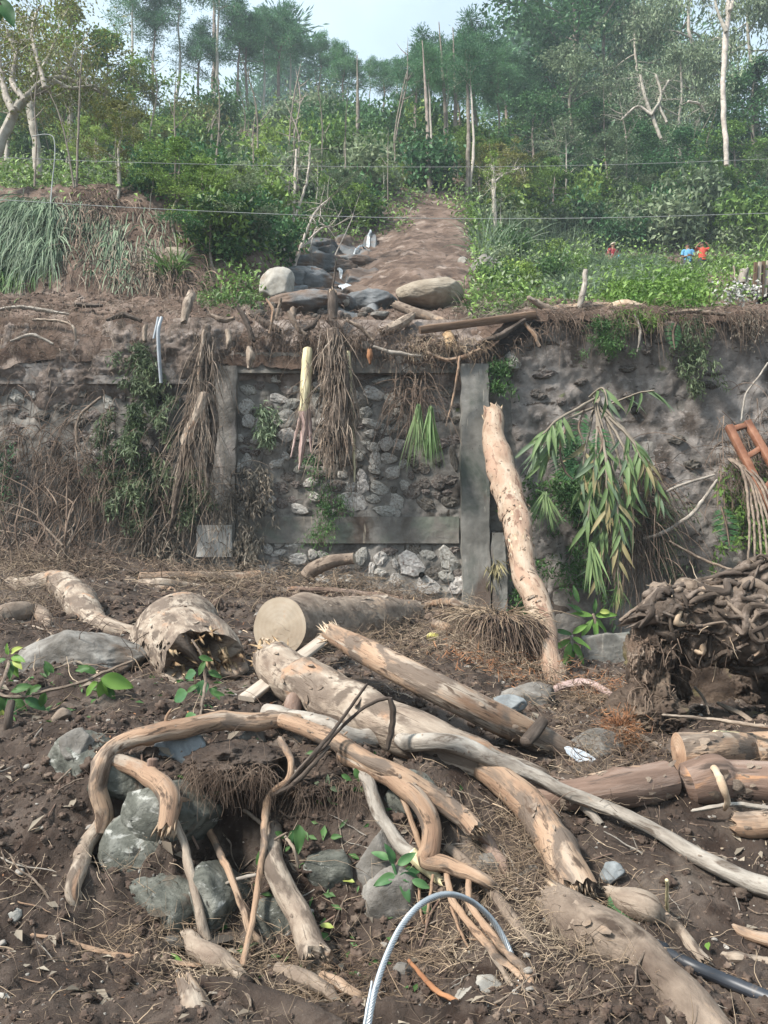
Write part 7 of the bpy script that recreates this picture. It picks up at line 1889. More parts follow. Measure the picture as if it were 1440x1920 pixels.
# pines on the skyline left of the open sky
for i, (px, b, t, k) in enumerate([(250, 235, -60, 'pineB'), (292, 232, -40, 'pineA'), (335, 230, -70, 'pineD'), (372, 230, 40, 'pineC'), (398, 235, -90, 'pineB'), (440, 232, -10, 'pineA'), (470, 232, 20, 'pineC'), (500, 232, 0, 'pineD'),
        (520, 230, 12, 'pineC'), (548, 230, 22, 'pineB'), (572, 230, 30, 'pineC'), (600, 232, 50, 'pineA'), (622, 232, 62, 'pineD'), (648, 236, 82, 'pineC'), (668, 236, 92, 'pineB'), (690, 238, 88, 'pineD'), (715, 240, 92, 'pineC'), (740, 246, 96, 'pineD')]):
    tree(k, px, b, t + 22, f'tall slender pine on the skyline left of the gap of sky, {ordn[i]} from the left', 1.0 + .25 * (k == 'pineC'), 'pines on the left skyline')
for i, (px, b, t, k) in enumerate([(772, 290, 62, 'pineC'), (800, 350, 58, 'pineD'), (812, 270, 40, 'pineC'), (835, 340, 70, 'pineB'), (845, 290, 34, 'pineC'), (862, 330, 48, 'pineA'), (880, 372, 52, 'pineD'), (902, 300, 20, 'pineC'),
        (930, 330, 62, 'pineA'), (955, 300, 48, 'pineC'), (985, 310, 70, 'pineC'), (1020, 300, 60, 'pineA'), (1075, 260, 20, 'pineC'), (1200, 200, -40, 'pineC')]):
    tree(k, px, b, t + 40, f'pine in the tall stand right of the gap of sky, {ordn[i]} from the left', 1.0 + .3 * (k == 'pineC'), 'pines right of the sky gap')
BL = [('broadD', 20, 330, 60, 'olive bushy tree at the far left edge behind the near forked tree', 1.2), ('broadD', 120, 335, 10, 'tall olive tree behind the near forked tree at left', 1.2), ('broadA', 190, 330, 60, 'green leafy tree left of the skyline pines', 1.3),
      ('broadD', 250, 330, 150, 'olive-brown tree below the first skyline pine', 1.3), ('broadA', 300, 360, 220, 'round green tree below the left skyline pines', 1.5), ('broadA', 370, 370, 235, 'bushy green tree under the tall bare pine trunk', 1.5),
      ('broadB', 430, 350, 225, 'greyish bushy tree below the middle of the left pines', 1.5), ('broadA', 490, 350, 235, 'green tree just under the dense middle pines', 1.5), ('broadC', 545, 330, 225, 'dark bushy tree under the skyline right of the middle pines', 1.6),
      ('broadA', 610, 350, 240, 'green bushy tree below the right end of the left pines', 1.6), ('broadC', 660, 370, 250, 'dark bushy tree at the head of the stream', 1.5), ('broadB', 715, 370, 262, 'greyish bushy tree left of the top of the mud slide', 1.4),
      ('broadA', 755, 360, 290, 'small round tree at the top left of the mud slide', 1.6), ('broadA', 380, 470, 300, 'large bushy green tree over the left bank', 1.3), ('broadB', 440, 480, 310, 'large pale green tree leaning over the left bank', 1.3),
      ('broadC', 400, 500, 370, 'dark lower bush-like tree on the left bank', 1.6), ('broadA', 330, 440, 260, 'green tree behind the left bank crest', 1.4), ('broadD', 220, 370, 190, 'yellowish green tree on the left bank crest', 1.3),
      ('broadA', 160, 350, 220, 'low leafy tree behind the slumped grass at left', 1.4), ('broadB', 500, 420, 300, 'dusty green tree left of the thin pale trunks', 1.3), ('broadB', 640, 420, 320, 'dusty bushy tree above the stream', 1.6),
      ('sparse', 590, 440, 280, 'thin-crowned pale tree above the stream', 1.2)]
BR = [('broadC', 1090, 300, -70, 'tall very dark tree crown against the sky at upper right', 1.25), ('broadC', 1040, 260, 40, 'dark tree just right of the sky gap', 1.1), ('broadC', 1150, 280, -30, 'dark tree crown behind the grey-leaved trees', 1.3),
      ('weep', 1210, 330, -10, 'big grey-leaved tree right of the very dark crown', 1.1), ('weep', 1330, 330, -110, 'tallest grey-leaved tree at the upper right', 1.0), ('weep', 1430, 360, -60, 'grey-leaved tree at the top right edge', 1.1),
      ('weep', 1270, 380, 90, 'grey-leaved tree with bare twisted limbs in the middle of the right slope', 1.1), ('broadB', 1080, 370, 90, 'dusty green tree in front of the very dark crown', 1.2), ('broadB', 1140, 430, 250, 'pale rounded tree in the middle of the right slope', 1.4),
      ('broadD', 935, 440, 270, 'small yellowish tree with a white trunk right of the mud slide', 1.3), ('broadD', 985, 440, 290, 'yellow-green flat-topped tree right of the mud slide', 1.4), ('broadC', 1010, 380, 180, 'dark green tree behind the yellow-green one', 1.2),
      ('broadA', 1040, 460, 300, 'green tree in the lower middle of the right slope', 1.3), ('broadC', 1110, 360, 200, 'dark tree filling the middle of the right slope', 1.4), ('broadC', 1190, 400, 240, 'dark green tree left of the bare twisted limbs', 1.4),
      ('broadC', 1300, 420, 250, 'dark tree behind the three people', 1.5), ('broadA', 1380, 430, 230, 'green tree at the right above the people', 1.4), ('broadB', 1440, 440, 280, 'pale leafy tree at the right edge above the boards', 1.3),
      ('broadC', 1410, 370, 120, 'dark tree at the right edge below the grey-leaved crown', 1.3), ('broadB', 1230, 440, 330, 'dusty low tree above the right road', 1.5), ('broadB', 1330, 450, 340, 'dusty low tree over the people in blue and red', 1.5),
      ('broadA', 900, 380, 260, 'green tree at the right foot of the pine stand', 1.3), ('broadA', 860, 345, 240, 'small green tree at the top of the mud slide', 1.4), ('sparse', 1060, 440, 230, 'thin tree with forked bare limbs on the right slope', 1.1)]
for k, a, b, c_, lab, w_ in BL + BR:
    tree(k, a, b, c_ + (45 if 280 < a < 780 and b < 380 else 0), lab, w_)
for i, (px, b, t) in enumerate([(75, 320, 175), (148, 345, 230), (228, 365, 215), (278, 400, 270), (170, 340, 215), (552, 400, 275), (575, 470, 300), (545, 500, 290), (610, 505, 330), (665, 330, 240), (715, 400, 300), (925, 460, 290), (948, 470, 330), (1118, 330, 250), (1195, 480, 350)]):
    tree('sapling', px, b, t, f'thin pale-stemmed sapling, {["by the near forked tree", "behind the hooked wire end", "behind the left bank crest", "at the edge of the big green bush", "behind the slumped grass", "in the middle above the pointed boulder", "leaning over the stream mouth", "just left of the stream mouth", "at the stream bank", "under the skyline gap", "left of the mud slide top", "with a white trunk right of the mud slide", "right beside the white-trunked one", "high on the right slope", "left of the person in maroon"][i]}', 1.0, lean=[0, .1, .05, 0, .1, 0, .3, .25, .35, 0, 0, 0, 0, 0, 0][i])

rg = np.random.default_rng(77)
stem_me = []
for k in range(5):
    q = np.array([[0, 0, -.3], [rg.normal(0, .1), 0, 1.5], [rg.normal(0, .25), rg.normal(0, .1), 3.2], [rg.normal(0, .45), rg.normal(0, .2), 5.]])
    g = tube(q, [.040, .034, .026, .009], 6, .05, k, 'rp', step=.4)
    for j in range(3):
        b0 = q[2] + (q[3] - q[2]) * rg.uniform(-.5, .6); e = b0 + [rg.normal(0, .6), rg.normal(0, .3), rg.uniform(.5, 1.1)]
        g.join(tube([b0, (b0 + e) / 2 + [0, 0, -.05], e], [.02, .015, .005], 4, .05, j, 'rp', step=.3))
    me = g.mesh('stem_shape'); me.materials.append(M['tbark']); stem_me.append(me)
for k in range(34):
    px = rg.uniform(60, 560) if k < 15 else (rg.uniform(560, 760) if k < 21 else rg.uniform(900, 1440)); py = rg.uniform(330, 440) if k < 15 else rg.uniform(290, 440)
    if px < 330 and py > 380: py -= 60
    p = hitH(px, py); p[2] = float(Hh(p[0], p[1])) ; s = (rg.uniform(2.6, 5.0)) / 5 * (p[1] / 30) ** .7 * 1.15
    p = p + [0, -.9, 0]
    o = bpy.data.objects.new('slim_bare_tree', stem_me[k % 5]); COL.objects.link(o); o.location = p; o.scale = (s, s, s); o.rotation_euler = (0, rg.normal(0, .1), rg.uniform(0, 6))
    zn = 'left of the stream' if k < 15 else ('above the stream' if k < 21 else 'on the right slope')
    tagit(o, 'thin bare greyish stem standing among the bushes ' + zn, 'sapling', 'thin greyish stems ' + zn)

# near forked tree at the left edge
def tree_custom(name, label, limbs, tips_n, lm, bm_, seed, leaf=(.07, .13), wd=.5, sig=.35, cat='tree'):
    rg = np.random.default_rng(seed); P0, R0 = pts3(limbs[0], 0)
    root = empty(name, tuple(P0[0]), label, cat); tips = []
    for k, l in enumerate(limbs):
        P, R = pts3(l, 0); obj('trunk' if k == 0 else 'limb', tube(P, R, 9, .05, seed + k, 'rp'), M[bm_], root)
        Q, _ = resample(P, R, None, 6); tips += list(Q[len(Q) // 2:])
    tips = np.array(tips); ex = []
    for q in tips:
        for _ in range(3): ex.append(q + rg.normal(0, .5, 3))
    g = Geo()
    ks = rg.integers(0, len(tips), len(ex))
    for k, e in enumerate(ex):
        b = tips[k // 3]; g.join(tube([b, (b + e) / 2 + rg.normal(0, .05, 3), e], [.012, .008, .004], 3, 0, 1, 'rp', step=.3))
    obj('twigs', g, M[bm_], root)
    tips = np.vstack([tips, np.array(ex)]); c = tips[rg.integers(0, len(tips), tips_n)] + rg.normal(0, sig, (tips_n, 3)) * [1, 1, .7]
    l = rg.uniform(*leaf, tips_n)
    obj('crown', leaves(c, rg.normal(0, 1, (tips_n, 3)) + [0, 0, -.3], rg.normal(0, .6, (tips_n, 3)) + [0, 0, 1], l, l * wd), M[lm], root)
    return root
def yy_(pts, Y): return [(a, b, r, f'Y{Y + i * .15}') for i, (a, b, r) in enumerate(pts)]
tree_custom('forked_tree', 'near tree with bare spreading forked limbs at the upper left edge', [
    yy_([(-15, 300, 8), (10, 240, 8), (30, 205, 7), (55, 180, 6), (85, 165, 5), (125, 130, 4), (145, 90, 3)], 20), yy_([(25, 210, 6), (8, 170, 5), (0, 120, 4), (-5, 60, 3)], 20),
    yy_([(30, 205, 6), (70, 160, 4), (110, 145, 4), (160, 160, 3), (200, 180, 2)], 20), yy_([(45, 188, 5), (22, 150, 4), (30, 110, 3), (15, 60, 2)], 20),
    yy_([(85, 165, 4), (70, 110, 3), (60, 60, 2), (70, 20, 1.5)], 20), yy_([(100, 150, 4), (130, 165, 3), (180, 160, 2)], 20)], 4200, 'leaf_olive', 'tbark_pale', 801, sig=.42)
tree_custom('white_trunk_tree', 'slim tree with a pale grey trunk behind the near forked tree', [
    yy_([(72, 330, 7), (66, 260, 6), (58, 190, 6), (62, 120, 4), (58, 60, 3)], 23), yy_([(60, 150, 4), (90, 110, 3), (110, 60, 2)], 23)], 1600, 'leaf_mid', 'tbark_pale', 802)
tree_custom('dead_limbed_tree', 'twisted bare white limbs showing in front of the grey-leaved trees at right', [
    yy_([(1240, 260, 3), (1222, 215, 3), (1208, 175, 2.5), (1200, 140, 2)], 37), yy_([(1222, 215, 2.5), (1240, 180, 2), (1230, 140, 2)], 37), yy_([(1222, 215, 2), (1195, 200, 2), (1165, 225, 1.4)], 37),
    yy_([(1250, 230, 2), (1236, 190, 2), (1255, 150, 1.6)], 37), yy_([(1290, 190, 2), (1310, 195, 2), (1322, 210, 1.4)], 37)], 260, 'leaf_grey', 'tbark_pale', 803)
tree_custom('white_trunk_tree', 'tall straight pale trunk in the upper right corner', [
    yy_([(1362, 310, 4), (1360, 250, 4), (1356, 150, 4), (1362, 60, 4), (1368, -20, 3)], 38), yy_([(1362, 60, 3), (1345, 20, 2), (1340, -10, 2)], 38), yy_([(1368, 20, 3), (1378, -10, 2)], 38)], 500, 'leaf_grey', 'tbark_pale', 804)
tree_custom('white_trunk_tree', 'slim white trunk standing right of the mud slide', [yy_([(927, 465, 4), (928, 420, 4), (926, 360, 3.5), (924, 310, 3)], 32), yy_([(928, 340, 2), (950, 325, 1.6), (975, 315, 1)], 32)], 500, 'leaf_olive', 'tbark_pale', 805)
tree_custom('bare_tree', 'bare pale stems leaning up from the stream mouth', [
    yy_([(528, 480, 3), (548, 420, 3), (552, 360, 3), (556, 280, 2)], 24), yy_([(548, 420, 2), (575, 340, 2), (582, 270, 1.4)], 24), yy_([(545, 520, 3), (565, 460, 2.5), (590, 400, 2), (620, 370, 1.4)], 23), yy_([(560, 470, 2), (600, 430, 1.6), (625, 425, 1)], 23)], 120, 'leaf_grey', 'tbark_pale', 806)
for i, (x0, y0, x1, y1, lab) in enumerate([(805, 370, 796, 225, 'bare pine trunk left of the pine stand, leaning slightly left'), (838, 345, 828, 190, 'bare grey pine trunk at the top of the mud slide'), (876, 372, 874, 220, 'bare pine trunk right above the mud slide'), (398, 222, 400, 60, 'thick bare pale trunk among the left skyline pines'), (852, 345, 850, 200, 'thin bare trunk between the two grey pine trunks'), (665, 330, 668, 252, 'pale leaning trunk on the ridge above the stream')]):
    p = hitH(x0, y0); q = at(x1 + (x1 - x0) * .5, y1 - 150, p[1] + .5)
    p2 = np.array(p); p2[2] = float(Hh(p[0], p[1])) - .3
    g = tube([p2, (p2 + q) / 2 + [.1, 0, 0], q], [5 * p[1] / FPX, 3.6 * p[1] / FPX, 1.0 * p[1] / FPX], 8, .05, 810 + i, 'rp')
    obj('dead_pine', g, M['tbark'], loc=p2, label=lab, cat='tree')

# ---------------------------------------------------------------- shrubs and ground cover
def shrub_proto(seed, n, leaf, m, w=1.0, h=.9, wd=.5, stems=14, droop=.2):
    rg = np.random.default_rng(seed); g = Geo(); tips = []
    for k in range(stems):
        a = rg.uniform(0, 6.28); e = rg.uniform(.5, 1.2); r = rg.uniform(.3, 1)
        q = np.array([[0, 0, -.2], [math.cos(a) * w * r * .35, math.sin(a) * w * r * .35, h * .5 * e], [math.cos(a) * w * r * .8, math.sin(a) * w * r * .8, h * e * .85]])
        g.join(tube(q, [.025, .016, .006], 4, .05, seed + k, 'rp', step=.3)); tips += [q[1], q[2], q[2], (q[1] + q[2]) / 2]
    tips = np.array(tips); c = tips[rg.integers(0, len(tips), n)] + rg.normal(0, .2, (n, 3)); l = rg.uniform(*leaf, n)
    lv = leaves(c, rg.normal(0, 1, (n, 3)) + [0, 0, -droop], rg.normal(0, .6, (n, 3)) + [0, -.3, 1], l, l * wd)
    a = g.mesh('stems'); a.materials.append(M['tbark']); b = lv.mesh('foliage'); b.materials.append(M[m]); return a, b
SP = [shrub_proto(901, 1500, (.10, .2), 'leaf_mid'), shrub_proto(902, 1500, (.10, .2), 'leaf_grey'), shrub_proto(903, 1700, (.10, .2), 'leaf_dark'), shrub_proto(904, 1300, (.09, .17), 'leaf_olive'), shrub_proto(905, 1500, (.10, .22), 'leaf_fresh', wd=.35)]
SN = ['mid green leafy', 'dusty grey-green', 'dark green', 'olive', 'fresh green']
rg = np.random.default_rng(910)
def shrubs(n, x0, x1, y0, y1, kinds, zone, s0=.8, s1=1.8, ok=None):
    c = 0
    for _ in range(n * 5):
        px, py = rg.uniform(x0, x1), rg.uniform(y0, y1)
        if ok and not ok(px, py): continue
        k = kinds[rg.integers(len(kinds))]; p = hitH(px, py); p[2] = float(Hhd(p[0], p[1])) - .1
        if 26 < p[1] < 37 and (1110 < px < 1190 or 1250 < px < 1355): continue
        s = rg.uniform(s0, s1) * (p[1] / 30) ** .8
        r = empty('shrub', p, f'{SN[k]} bush growing {zone}', 'shrub', f'{SN[k]} bushes {zone}')
        for n_, me_ in (('stems', SP[k][0]), ('foliage', SP[k][1])):
            o = bpy.data.objects.new(n_, me_); COL.objects.link(o); o.parent = r
        r.scale = (s, s, s * rg.uniform(.8, 1.25)); r.rotation_euler = (0, 0, rg.uniform(0, 6.28))
        c += 1
        if c >= n: break
shrubs(34, 380, 560, 330, 500, (0, 1, 2, 0, 2), 'on the slope left of the stream', ok=lambda x, y: y < 520 - (560 - x) * .25 and not (x > 520 and y > 470))
shrubs(26, 180, 420, 260, 420, (0, 2, 3, 4), 'above the left bank', ok=lambda x, y: y < 330 + (x - 180) * .5)
shrubs(14, -20, 200, 230, 330, (0, 3, 4, 2), 'behind the slumped grass at left')
shrubs(40, 540, 860, 235, 445, (0, 1, 2, 2, 4), 'on the slope above the stream', ok=lambda x, y: y < np.interp(x, [540, 640, 700, 730, 775, 812, 850, 870], [452, 428, 412, 396, 374, 358, 352, 352]))
shrubs(20, 860, 1000, 290, 500, (0, 4, 1, 0), 'right of the mud slide', ok=lambda x, y: x > 885 + (y - 330) * .30)
shrubs(34, 980, 1460, 420, 480, (0, 1, 1, 2), 'above the right road')
shrubs(44, 980, 1460, 250, 430, (0, 1, 2, 2), 'among the trees of the right slope')
shrubs(14, 900, 1090, 480, 545, (1, 0, 4), 'left of the bright green bank', .5, 1.0)
shrubs(26, 250, 780, 240, 275, (0, 2, 1), 'along the skyline under the pines', .35, .7)

def cover(n, name, m, seed, zone, leaf, wd=.5, hgt=.5, s0=0.0, y1=75, tall=1.0, pw=1.0, droop=.3):
    rg = np.random.default_rng(seed); xs = []; tot = 0
    while tot < n:
        y = 16.6 * (y1 / 16.6) ** (rg.random(n) ** pw); s = rg.uniform(-250, 1700, n); x = (s - 720) / FPX * y
        k = rg.random(n) < zone(s, y, x); xs.append(np.stack([x[k], y[k]], 1)); tot += int(k.sum())
    p = np.concatenate(xs)[:n]; x, y = p[:, 0], p[:, 1]; z = Hhd(x, y)
    sp_ = 720 + x / y * FPX; hgt = hgt * (1 - .97 * ss(26, 29, y) * ss(37, 36, y) * np.maximum(ss(1115, 1130, sp_) * ss(1185, 1170, sp_), ss(1255, 1268, sp_) * ss(1350, 1338, sp_)))
    cl = .5 + .5 * ss(-.3, .4, vn(xyz(x * .8, y * .8, 2), 4))
    zz = z + rg.random(n) ** 1.5 * hgt * cl * (y / 30) ** .5
    l = rg.uniform(*leaf, n) * (y / 30) ** .55
    g = leaves(np.stack([x, y, zz], 1), rg.normal(0, 1, (n, 3)) + [0, -.2, -droop + .2], rg.normal(0, .6, (n, 3)) + [0, -.5, 1], l, l * wd)
    return obj(name, g, M[m], kind='stuff')
def bare(s, y, x):
    """1 where the landslip and the stream left bare ground"""
    s = s + 26 * vn(xyz(s * .03, y * .5, 3)) * ss(20, 24, y)
    pp = 960 - FPX * np.tan(np.arctan((Hh(x, y) - 1.6) / y) - TH)
    slide = ss(0, 14, s - np.interp(pp, [385, 400, 430, 452, 462, 480, 520, 560, 600], [812, 775, 730, 665, 640, 560, 530, 500, 430])) * ss(0, 14, np.interp(pp, [385, 400, 430, 470, 520, 560], [848, 868, 876, 888, 900, 890]) - s) * ss(378, 388, pp)
    leftb = ss(420, 380, s) * ss(21.5, 19.5, y)
    return np.maximum(slide, leftb)
cover(52000, 'undergrowth', 'under', 921, lambda s, y, x: (1 - bare(s, y, x)) * (1 - .6 * ss(980, 1030, s) * ss(30, 27, y)), (.12, .24), hgt=1.3)
cover(16000, 'undergrowth', 'leaf_grey', 922, lambda s, y, x: (1 - bare(s, y, x)) * ss(17.5, 19, y) * (1 - .8 * ss(1080, 1150, s) * ss(30, 27, y)), (.12, .22), hgt=1.5)
cover(15000, 'bright_weeds', 'under_bright', 923, lambda s, y, x: ss(1130, 1200, s) * ss(1360, 1290, s) * ss(16.5, 17.2, y) * ss(30, 25, y), (.10, .18), hgt=.7, y1=32)
cover(7000, 'bright_weeds', 'under_bright', 924, lambda s, y, x: ss(1030, 1080, s) * ss(26, 34, y) * ss(34, 33, y) + .8 * ss(860, 900, s) * ss(990, 940, s) * ss(28, 31, y) * ss(45, 40, y), (.10, .18), hgt=.6, y1=46)
cover(2500, 'bank_weeds', 'grass_green', 925, lambda s, y, x: ss(350, 380, s) * ss(500, 460, s) * ss(16.8, 17.2, y) * ss(20, 18, y), (.06, .12), hgt=.2, y1=20)
# long grasses
def grass(name, n, m, seed, pts_fn, l0, l1, w, grav, up=1.0, out=.4, K=6, lean=(0, -.3)):
    rg = np.random.default_rng(seed); S = pts_fn(n, rg); n = len(S)
    d = np.stack([rg.normal(lean[0], out, n), rg.normal(lean[1], out, n), np.full(n, up)], 1)
    g = strands(S, d, rg.uniform(l0, l1, n), K, grav, .16, seed, w, w * .2, tri=False, side=rg.normal(0, .4, (n, 3)) + [0, 1, .2])
    return obj(name, g, M[m], kind='stuff')
def hillpts(x0, x1, y0, y1, cl=None):
    def f(n, rg):
        out = []
        for _ in range(n):
            if cl and rg.random() < .8: c = cl[rg.integers(len(cl))]; px, py = c[0] + rg.normal(0, c[2]), c[1] + rg.normal(0, c[3])
            else: px, py = rg.uniform(x0, x1), rg.uniform(y0, y1)
            out.append((px, py))
        A = np.array(out)
        # one shared march for speed
        Yg = np.arange(16.4, 60, .15); P = []
        d = np.stack([(A[:, 0] - 720) / FPX, math.cos(TH) - (960 - A[:, 1]) / FPX * math.sin(TH), math.sin(TH) + (960 - A[:, 1]) / FPX * math.cos(TH)], 1)
        T = Yg[None] / d[:, 1:2]; X_ = d[:, :1] * T; Z_ = 1.6 + d[:, 2:] * T
        k = np.argmax(Z_ <= Hh(X_, np.broadcast_to(Yg, X_.shape)), axis=1)
        x = X_[np.arange(n), k]; y = Yg[k]; return np.stack([x, y, Hhd(x, y)], 1)
    return f
grass('slumped_grass', 2600, 'grass_blue', 931, hillpts(-60, 110, 400, 500, [(10, 405, 24, 10), (45, 400, 14, 10), (92, 408, 8, 10), (0, 450, 20, 20), (50, 440, 12, 18), (98, 450, 7, 20)]), .5, 2.0, .034, 2.8, .1, .5, 9, (0, -.9))
grass('slumped_grass', 800, 'grass_green', 932, hillpts(-60, 110, 400, 520, [(10, 510, 26, 18), (30, 470, 20, 20)]), .6, 1.3, .040, 3.2, -.1, .35, 8, (0, -.8))
grass('slumped_grass', 800, 'grass_blue', 933, hillpts(150, 330, 400, 520, [(175, 420, 12, 12), (205, 455, 12, 16), (228, 500, 12, 16), (150, 400, 14, 8)]), .5, 1.3, .035, 3.4, -.1, .3, 8, (.25, -.8))
grass('slumped_dry_grass', 700, 'drygrass', 934, hillpts(60, 340, 380, 530, [(205, 440, 16, 20), (250, 490, 20, 18), (150, 395, 24, 8), (90, 390, 40, 8), (285, 515, 16, 14)]), .5, 1.5, .026, 3.2, -.1, .4, 8, (.4, -.7))
grass('slumped_dry_grass', 700, 'rootlet', 935, hillpts(100, 350, 350, 540, [(190, 380, 20, 20), (260, 520, 40, 14), (330, 520, 30, 14), (150, 440, 20, 24)]), .4, 1.4, .028, 3.0, .3, .5, 7, (.3, -.6))
grass('bank_grass_tuft', 90, 'grass_green', 936, hillpts(300, 345, 500, 545, [(322, 520, 8, 8)]), .5, 1.0, .045, 1.6, 1, .4, 6)
grass('reed_grass', 1500, 'grass_blue', 937, hillpts(1020, 1230, 500, 570, [(1095, 520, 16, 8), (1165, 520, 22, 10), (1210, 530, 12, 8), (1120, 548, 20, 8), (1060, 560, 16, 6)]), .6, 1.3, .035, 1.8, 1, .4, 7)
grass('reed_grass', 1200, 'grass_green', 938, hillpts(1050, 1320, 515, 575, [(1170, 520, 40, 6), (1100, 500, 30, 8), (1250, 560, 60, 8), (1320, 500, 40, 10)]), .4, .9, .035, 1.4, 1, .4, 7)
grass('tall_reeds', 2600, 'grass_blue', 939, hillpts(900, 1450, 400, 480, [(1070, 460, 40, 14), (1215, 462, 24, 8), (980, 480, 40, 14), (1420, 440, 30, 16), (1060, 440, 50, 16)]), 1.0, 2.4, .055, 1.4, 1, .35, 7)
grass('tall_reeds', 700, 'reed', 940, hillpts(1380, 1460, 430, 490, [(1425, 455, 22, 18)]), 1.0, 2.4, .055, 1.6, 1, .4, 7)
grass('lip_grass', 500, 'grass_green', 941, hillpts(860, 1020, 545, 600, [(910, 560, 20, 8), (945, 590, 20, 8), (990, 540, 20, 8)]), .3, .8, .03, 1.8, .7, .5, 6)
grass('lip_dry_grass', 500, 'drygrass', 942, hillpts(840, 1060, 550, 620, [(900, 590, 24, 8), (950, 600, 24, 8)]), .3, .8, .025, 2.2, .6, .6, 6)
n = 2600; rg = np.random.default_rng(943)
x = rg.uniform(-9.5, 9.5, n); y = rg.uniform(15.75, 18.2, n); z = Hhd(x, y)
obj('lip_litter', strands(np.stack([x, y, z + .02], 1), rg.normal(0, 1, (n, 3)) * [1, 1, .35], rg.uniform(.06, .4, n), 5, .5, .35, 944, .012, .005), M['fiber'], kind='stuff')
n = 1500; x = rg.uniform(-9.5, 9.5, n); y = rg.uniform(15.75, 17.5, n); z = Hhd(x, y)
obj('lip_litter', strands(np.stack([x, y, z + .02], 1), rg.normal(0, 1, (n, 3)) * [1, 1, .35], rg.uniform(.06, .35, n), 5, .5, .35, 945, .014, .005), M['rootlet'], kind='stuff')
# mud lumps on the lip and bank
n = 1100; x = rg.uniform(-9.5, 9.5, n); y = 16.3 + 3.5 * rg.random(n) ** 1.3; z = Hhd(x, y) - .02; d_, f_ = ico(1)
sz = rg.uniform(.015, .06, n)
v = d_[None] * (1 + .25 * rg.normal(0, 1, (n, len(d_), 1)).clip(-1.3, 1.3)) * sz[:, None, None] + np.stack([x, y, z + .01], 1)[:, None]
obj('lip_clods', Geo().add(v.reshape(-1, 3), t=(np.arange(n)[:, None, None] * len(d_) + f_[None]).reshape(-1, 3)), mm, smooth=False, kind='stuff')
# ---------------------------------------------------------------- overhead wires
for (pts, r, lab) in (([(-60, 293), (300, 306), (720, 313), (1100, 310), (1500, 296)], .0042, 'upper thin pale wire strung across the valley in front of the trees'),
                      ([(-60, 371), (300, 392), (720, 408), (1100, 409), (1500, 398)], .0058, 'lower thicker pale wire strung across the whole view')):
    P = np.array([at(a, b, 14.5) for a, b in pts]); obj('overhead_wire', tube(P, np.full(5, r), 6, 0, 1, 'rr', step=.5), M['wire'], loc=P[0], label=lab, cat='wire')
P = np.array([at(95, 380, 15.8), at(98, 340, 15.9), at(103, 290, 15.9), at(100, 258, 15.9), at(84, 252, 15.9), at(60, 256, 15.9)])
obj('bent_wire', tube(P, np.full(6, .011), 6, 0, 1, 'rr'), M['wire'], loc=P[0], label='loose grey wire end bent over like a crook at the upper left', cat='wire')

# ---------------------------------------------------------------- boards at the right edge above the wall
root = empty('board_shed', tuple(at(1425, 555, 17.6)), 'corner of a small board shed with white sheet at the right edge', 'shed')
for k, (x0, w_) in enumerate([(1414, 7), (1421, 6), (1427, 7), (1434, 6)]):
    a = at(x0, 562 - k * 2, 17.6 + .05 * k); b_ = at(x0 + 3 + k, 492 - k, 17.6 + .05 * k)
    obj('board', beam(a, b_, w_ * 17.6 / FPX, .03, (0, -1, 0), .004, 20 + k), M['plank' if k % 2 else 'beamwood'], root)
c = at(1462, 510, 17.75)
obj('white_sheet', box(c, (.55, .02, .50)), mat('sheet', [(.62, .64, .66), (.74, .76, .78)], sc=3, bump=.1, rough=.6), root)
obj('dark_inside', box(c + [.1, .35, -.25], (.8, .3, 1.0)), M['hole'], root)  # solid near-black box painting the shade behind the boards
c = at(1372, 520, 18.3); 
g = tube([at(1392, 530, 18.0), at(1396, 505, 18.0)], [.09, .10], 12, .04, 3, 'rb'); obj('pale_stump', g, M['bark_grey'], loc=at(1392, 530, 18), label='pale grey stump left of the board shed', cat='stump')
g = tube([at(1376, 500, 18.0), at(1379, 530, 17.9)], [.02, .02], 8, .04, 3, 'rb'); obj('thin_post', g, M['bark_pale'], loc=at(1379, 530, 17.9), label='thin pale stick standing left of the pale stump', cat='stick')
wallp = at(1395, 548, 17.5); rg = np.random.default_rng(61); n = 260
c_ = wallp + rg.normal(0, 1, (n, 3)) * [.26, .1, .14]
obj('pale_leaved_plant', leaves(c_, rg.normal(0, 1, (n, 3)) + [0, 0, -.4], rg.normal(0, .6, (n, 3)) + [0, -1, .6], .10, .06), mat('silverleaf', [(.30, .30, .27), (.5, .5, .47)], sc=3, bump=0, rough=.7, island=.3), loc=wallp, label='dusty whitish-leaved plant left of the board shed', cat='plant', kind='stuff')

# ---------------------------------------------------------------- people watching from the road
def limb(pts, rs, sides=12, seed=1, caps='rr', step=.03):
    return tube(np.array(pts, float), np.array(rs, float), sides, .015, seed, caps, step=step)
def skin_body(P, E, R, m, parent):
    me = bpy.data.meshes.new('body'); me.from_pydata([tuple(p) for p in P], E, []); me.materials.append(m)
    o = bpy.data.objects.new('body', me); COL.objects.link(o); o.parent = parent
    md = o.modifiers.new('skin', 'SKIN'); md.use_smooth_shade = True
    for i, v in enumerate(me.skin_vertices[0].data): v.radius = (R[i], R[i]); v.use_root = (i == 0)
    s_ = o.modifiers.new('sub', 'SUBSURF'); s_.levels = 2; s_.render_levels = 2
    return o
skin_m = mat('skin', [(.23, .125, .08), (.29, .165, .11)], sc=6, bump=0, rough=.6)
hair_m = mat('hair', [(.012, .010, .009), (.03, .024, .02)], sc=30, bump=.2, bd=.004, rough=.6)
def cloth(n, a, b_, patches=()): return mat(n, [a, b_], sc=5, bump=.4, bd=.01, bsc=8, rough=.9, patches=patches)
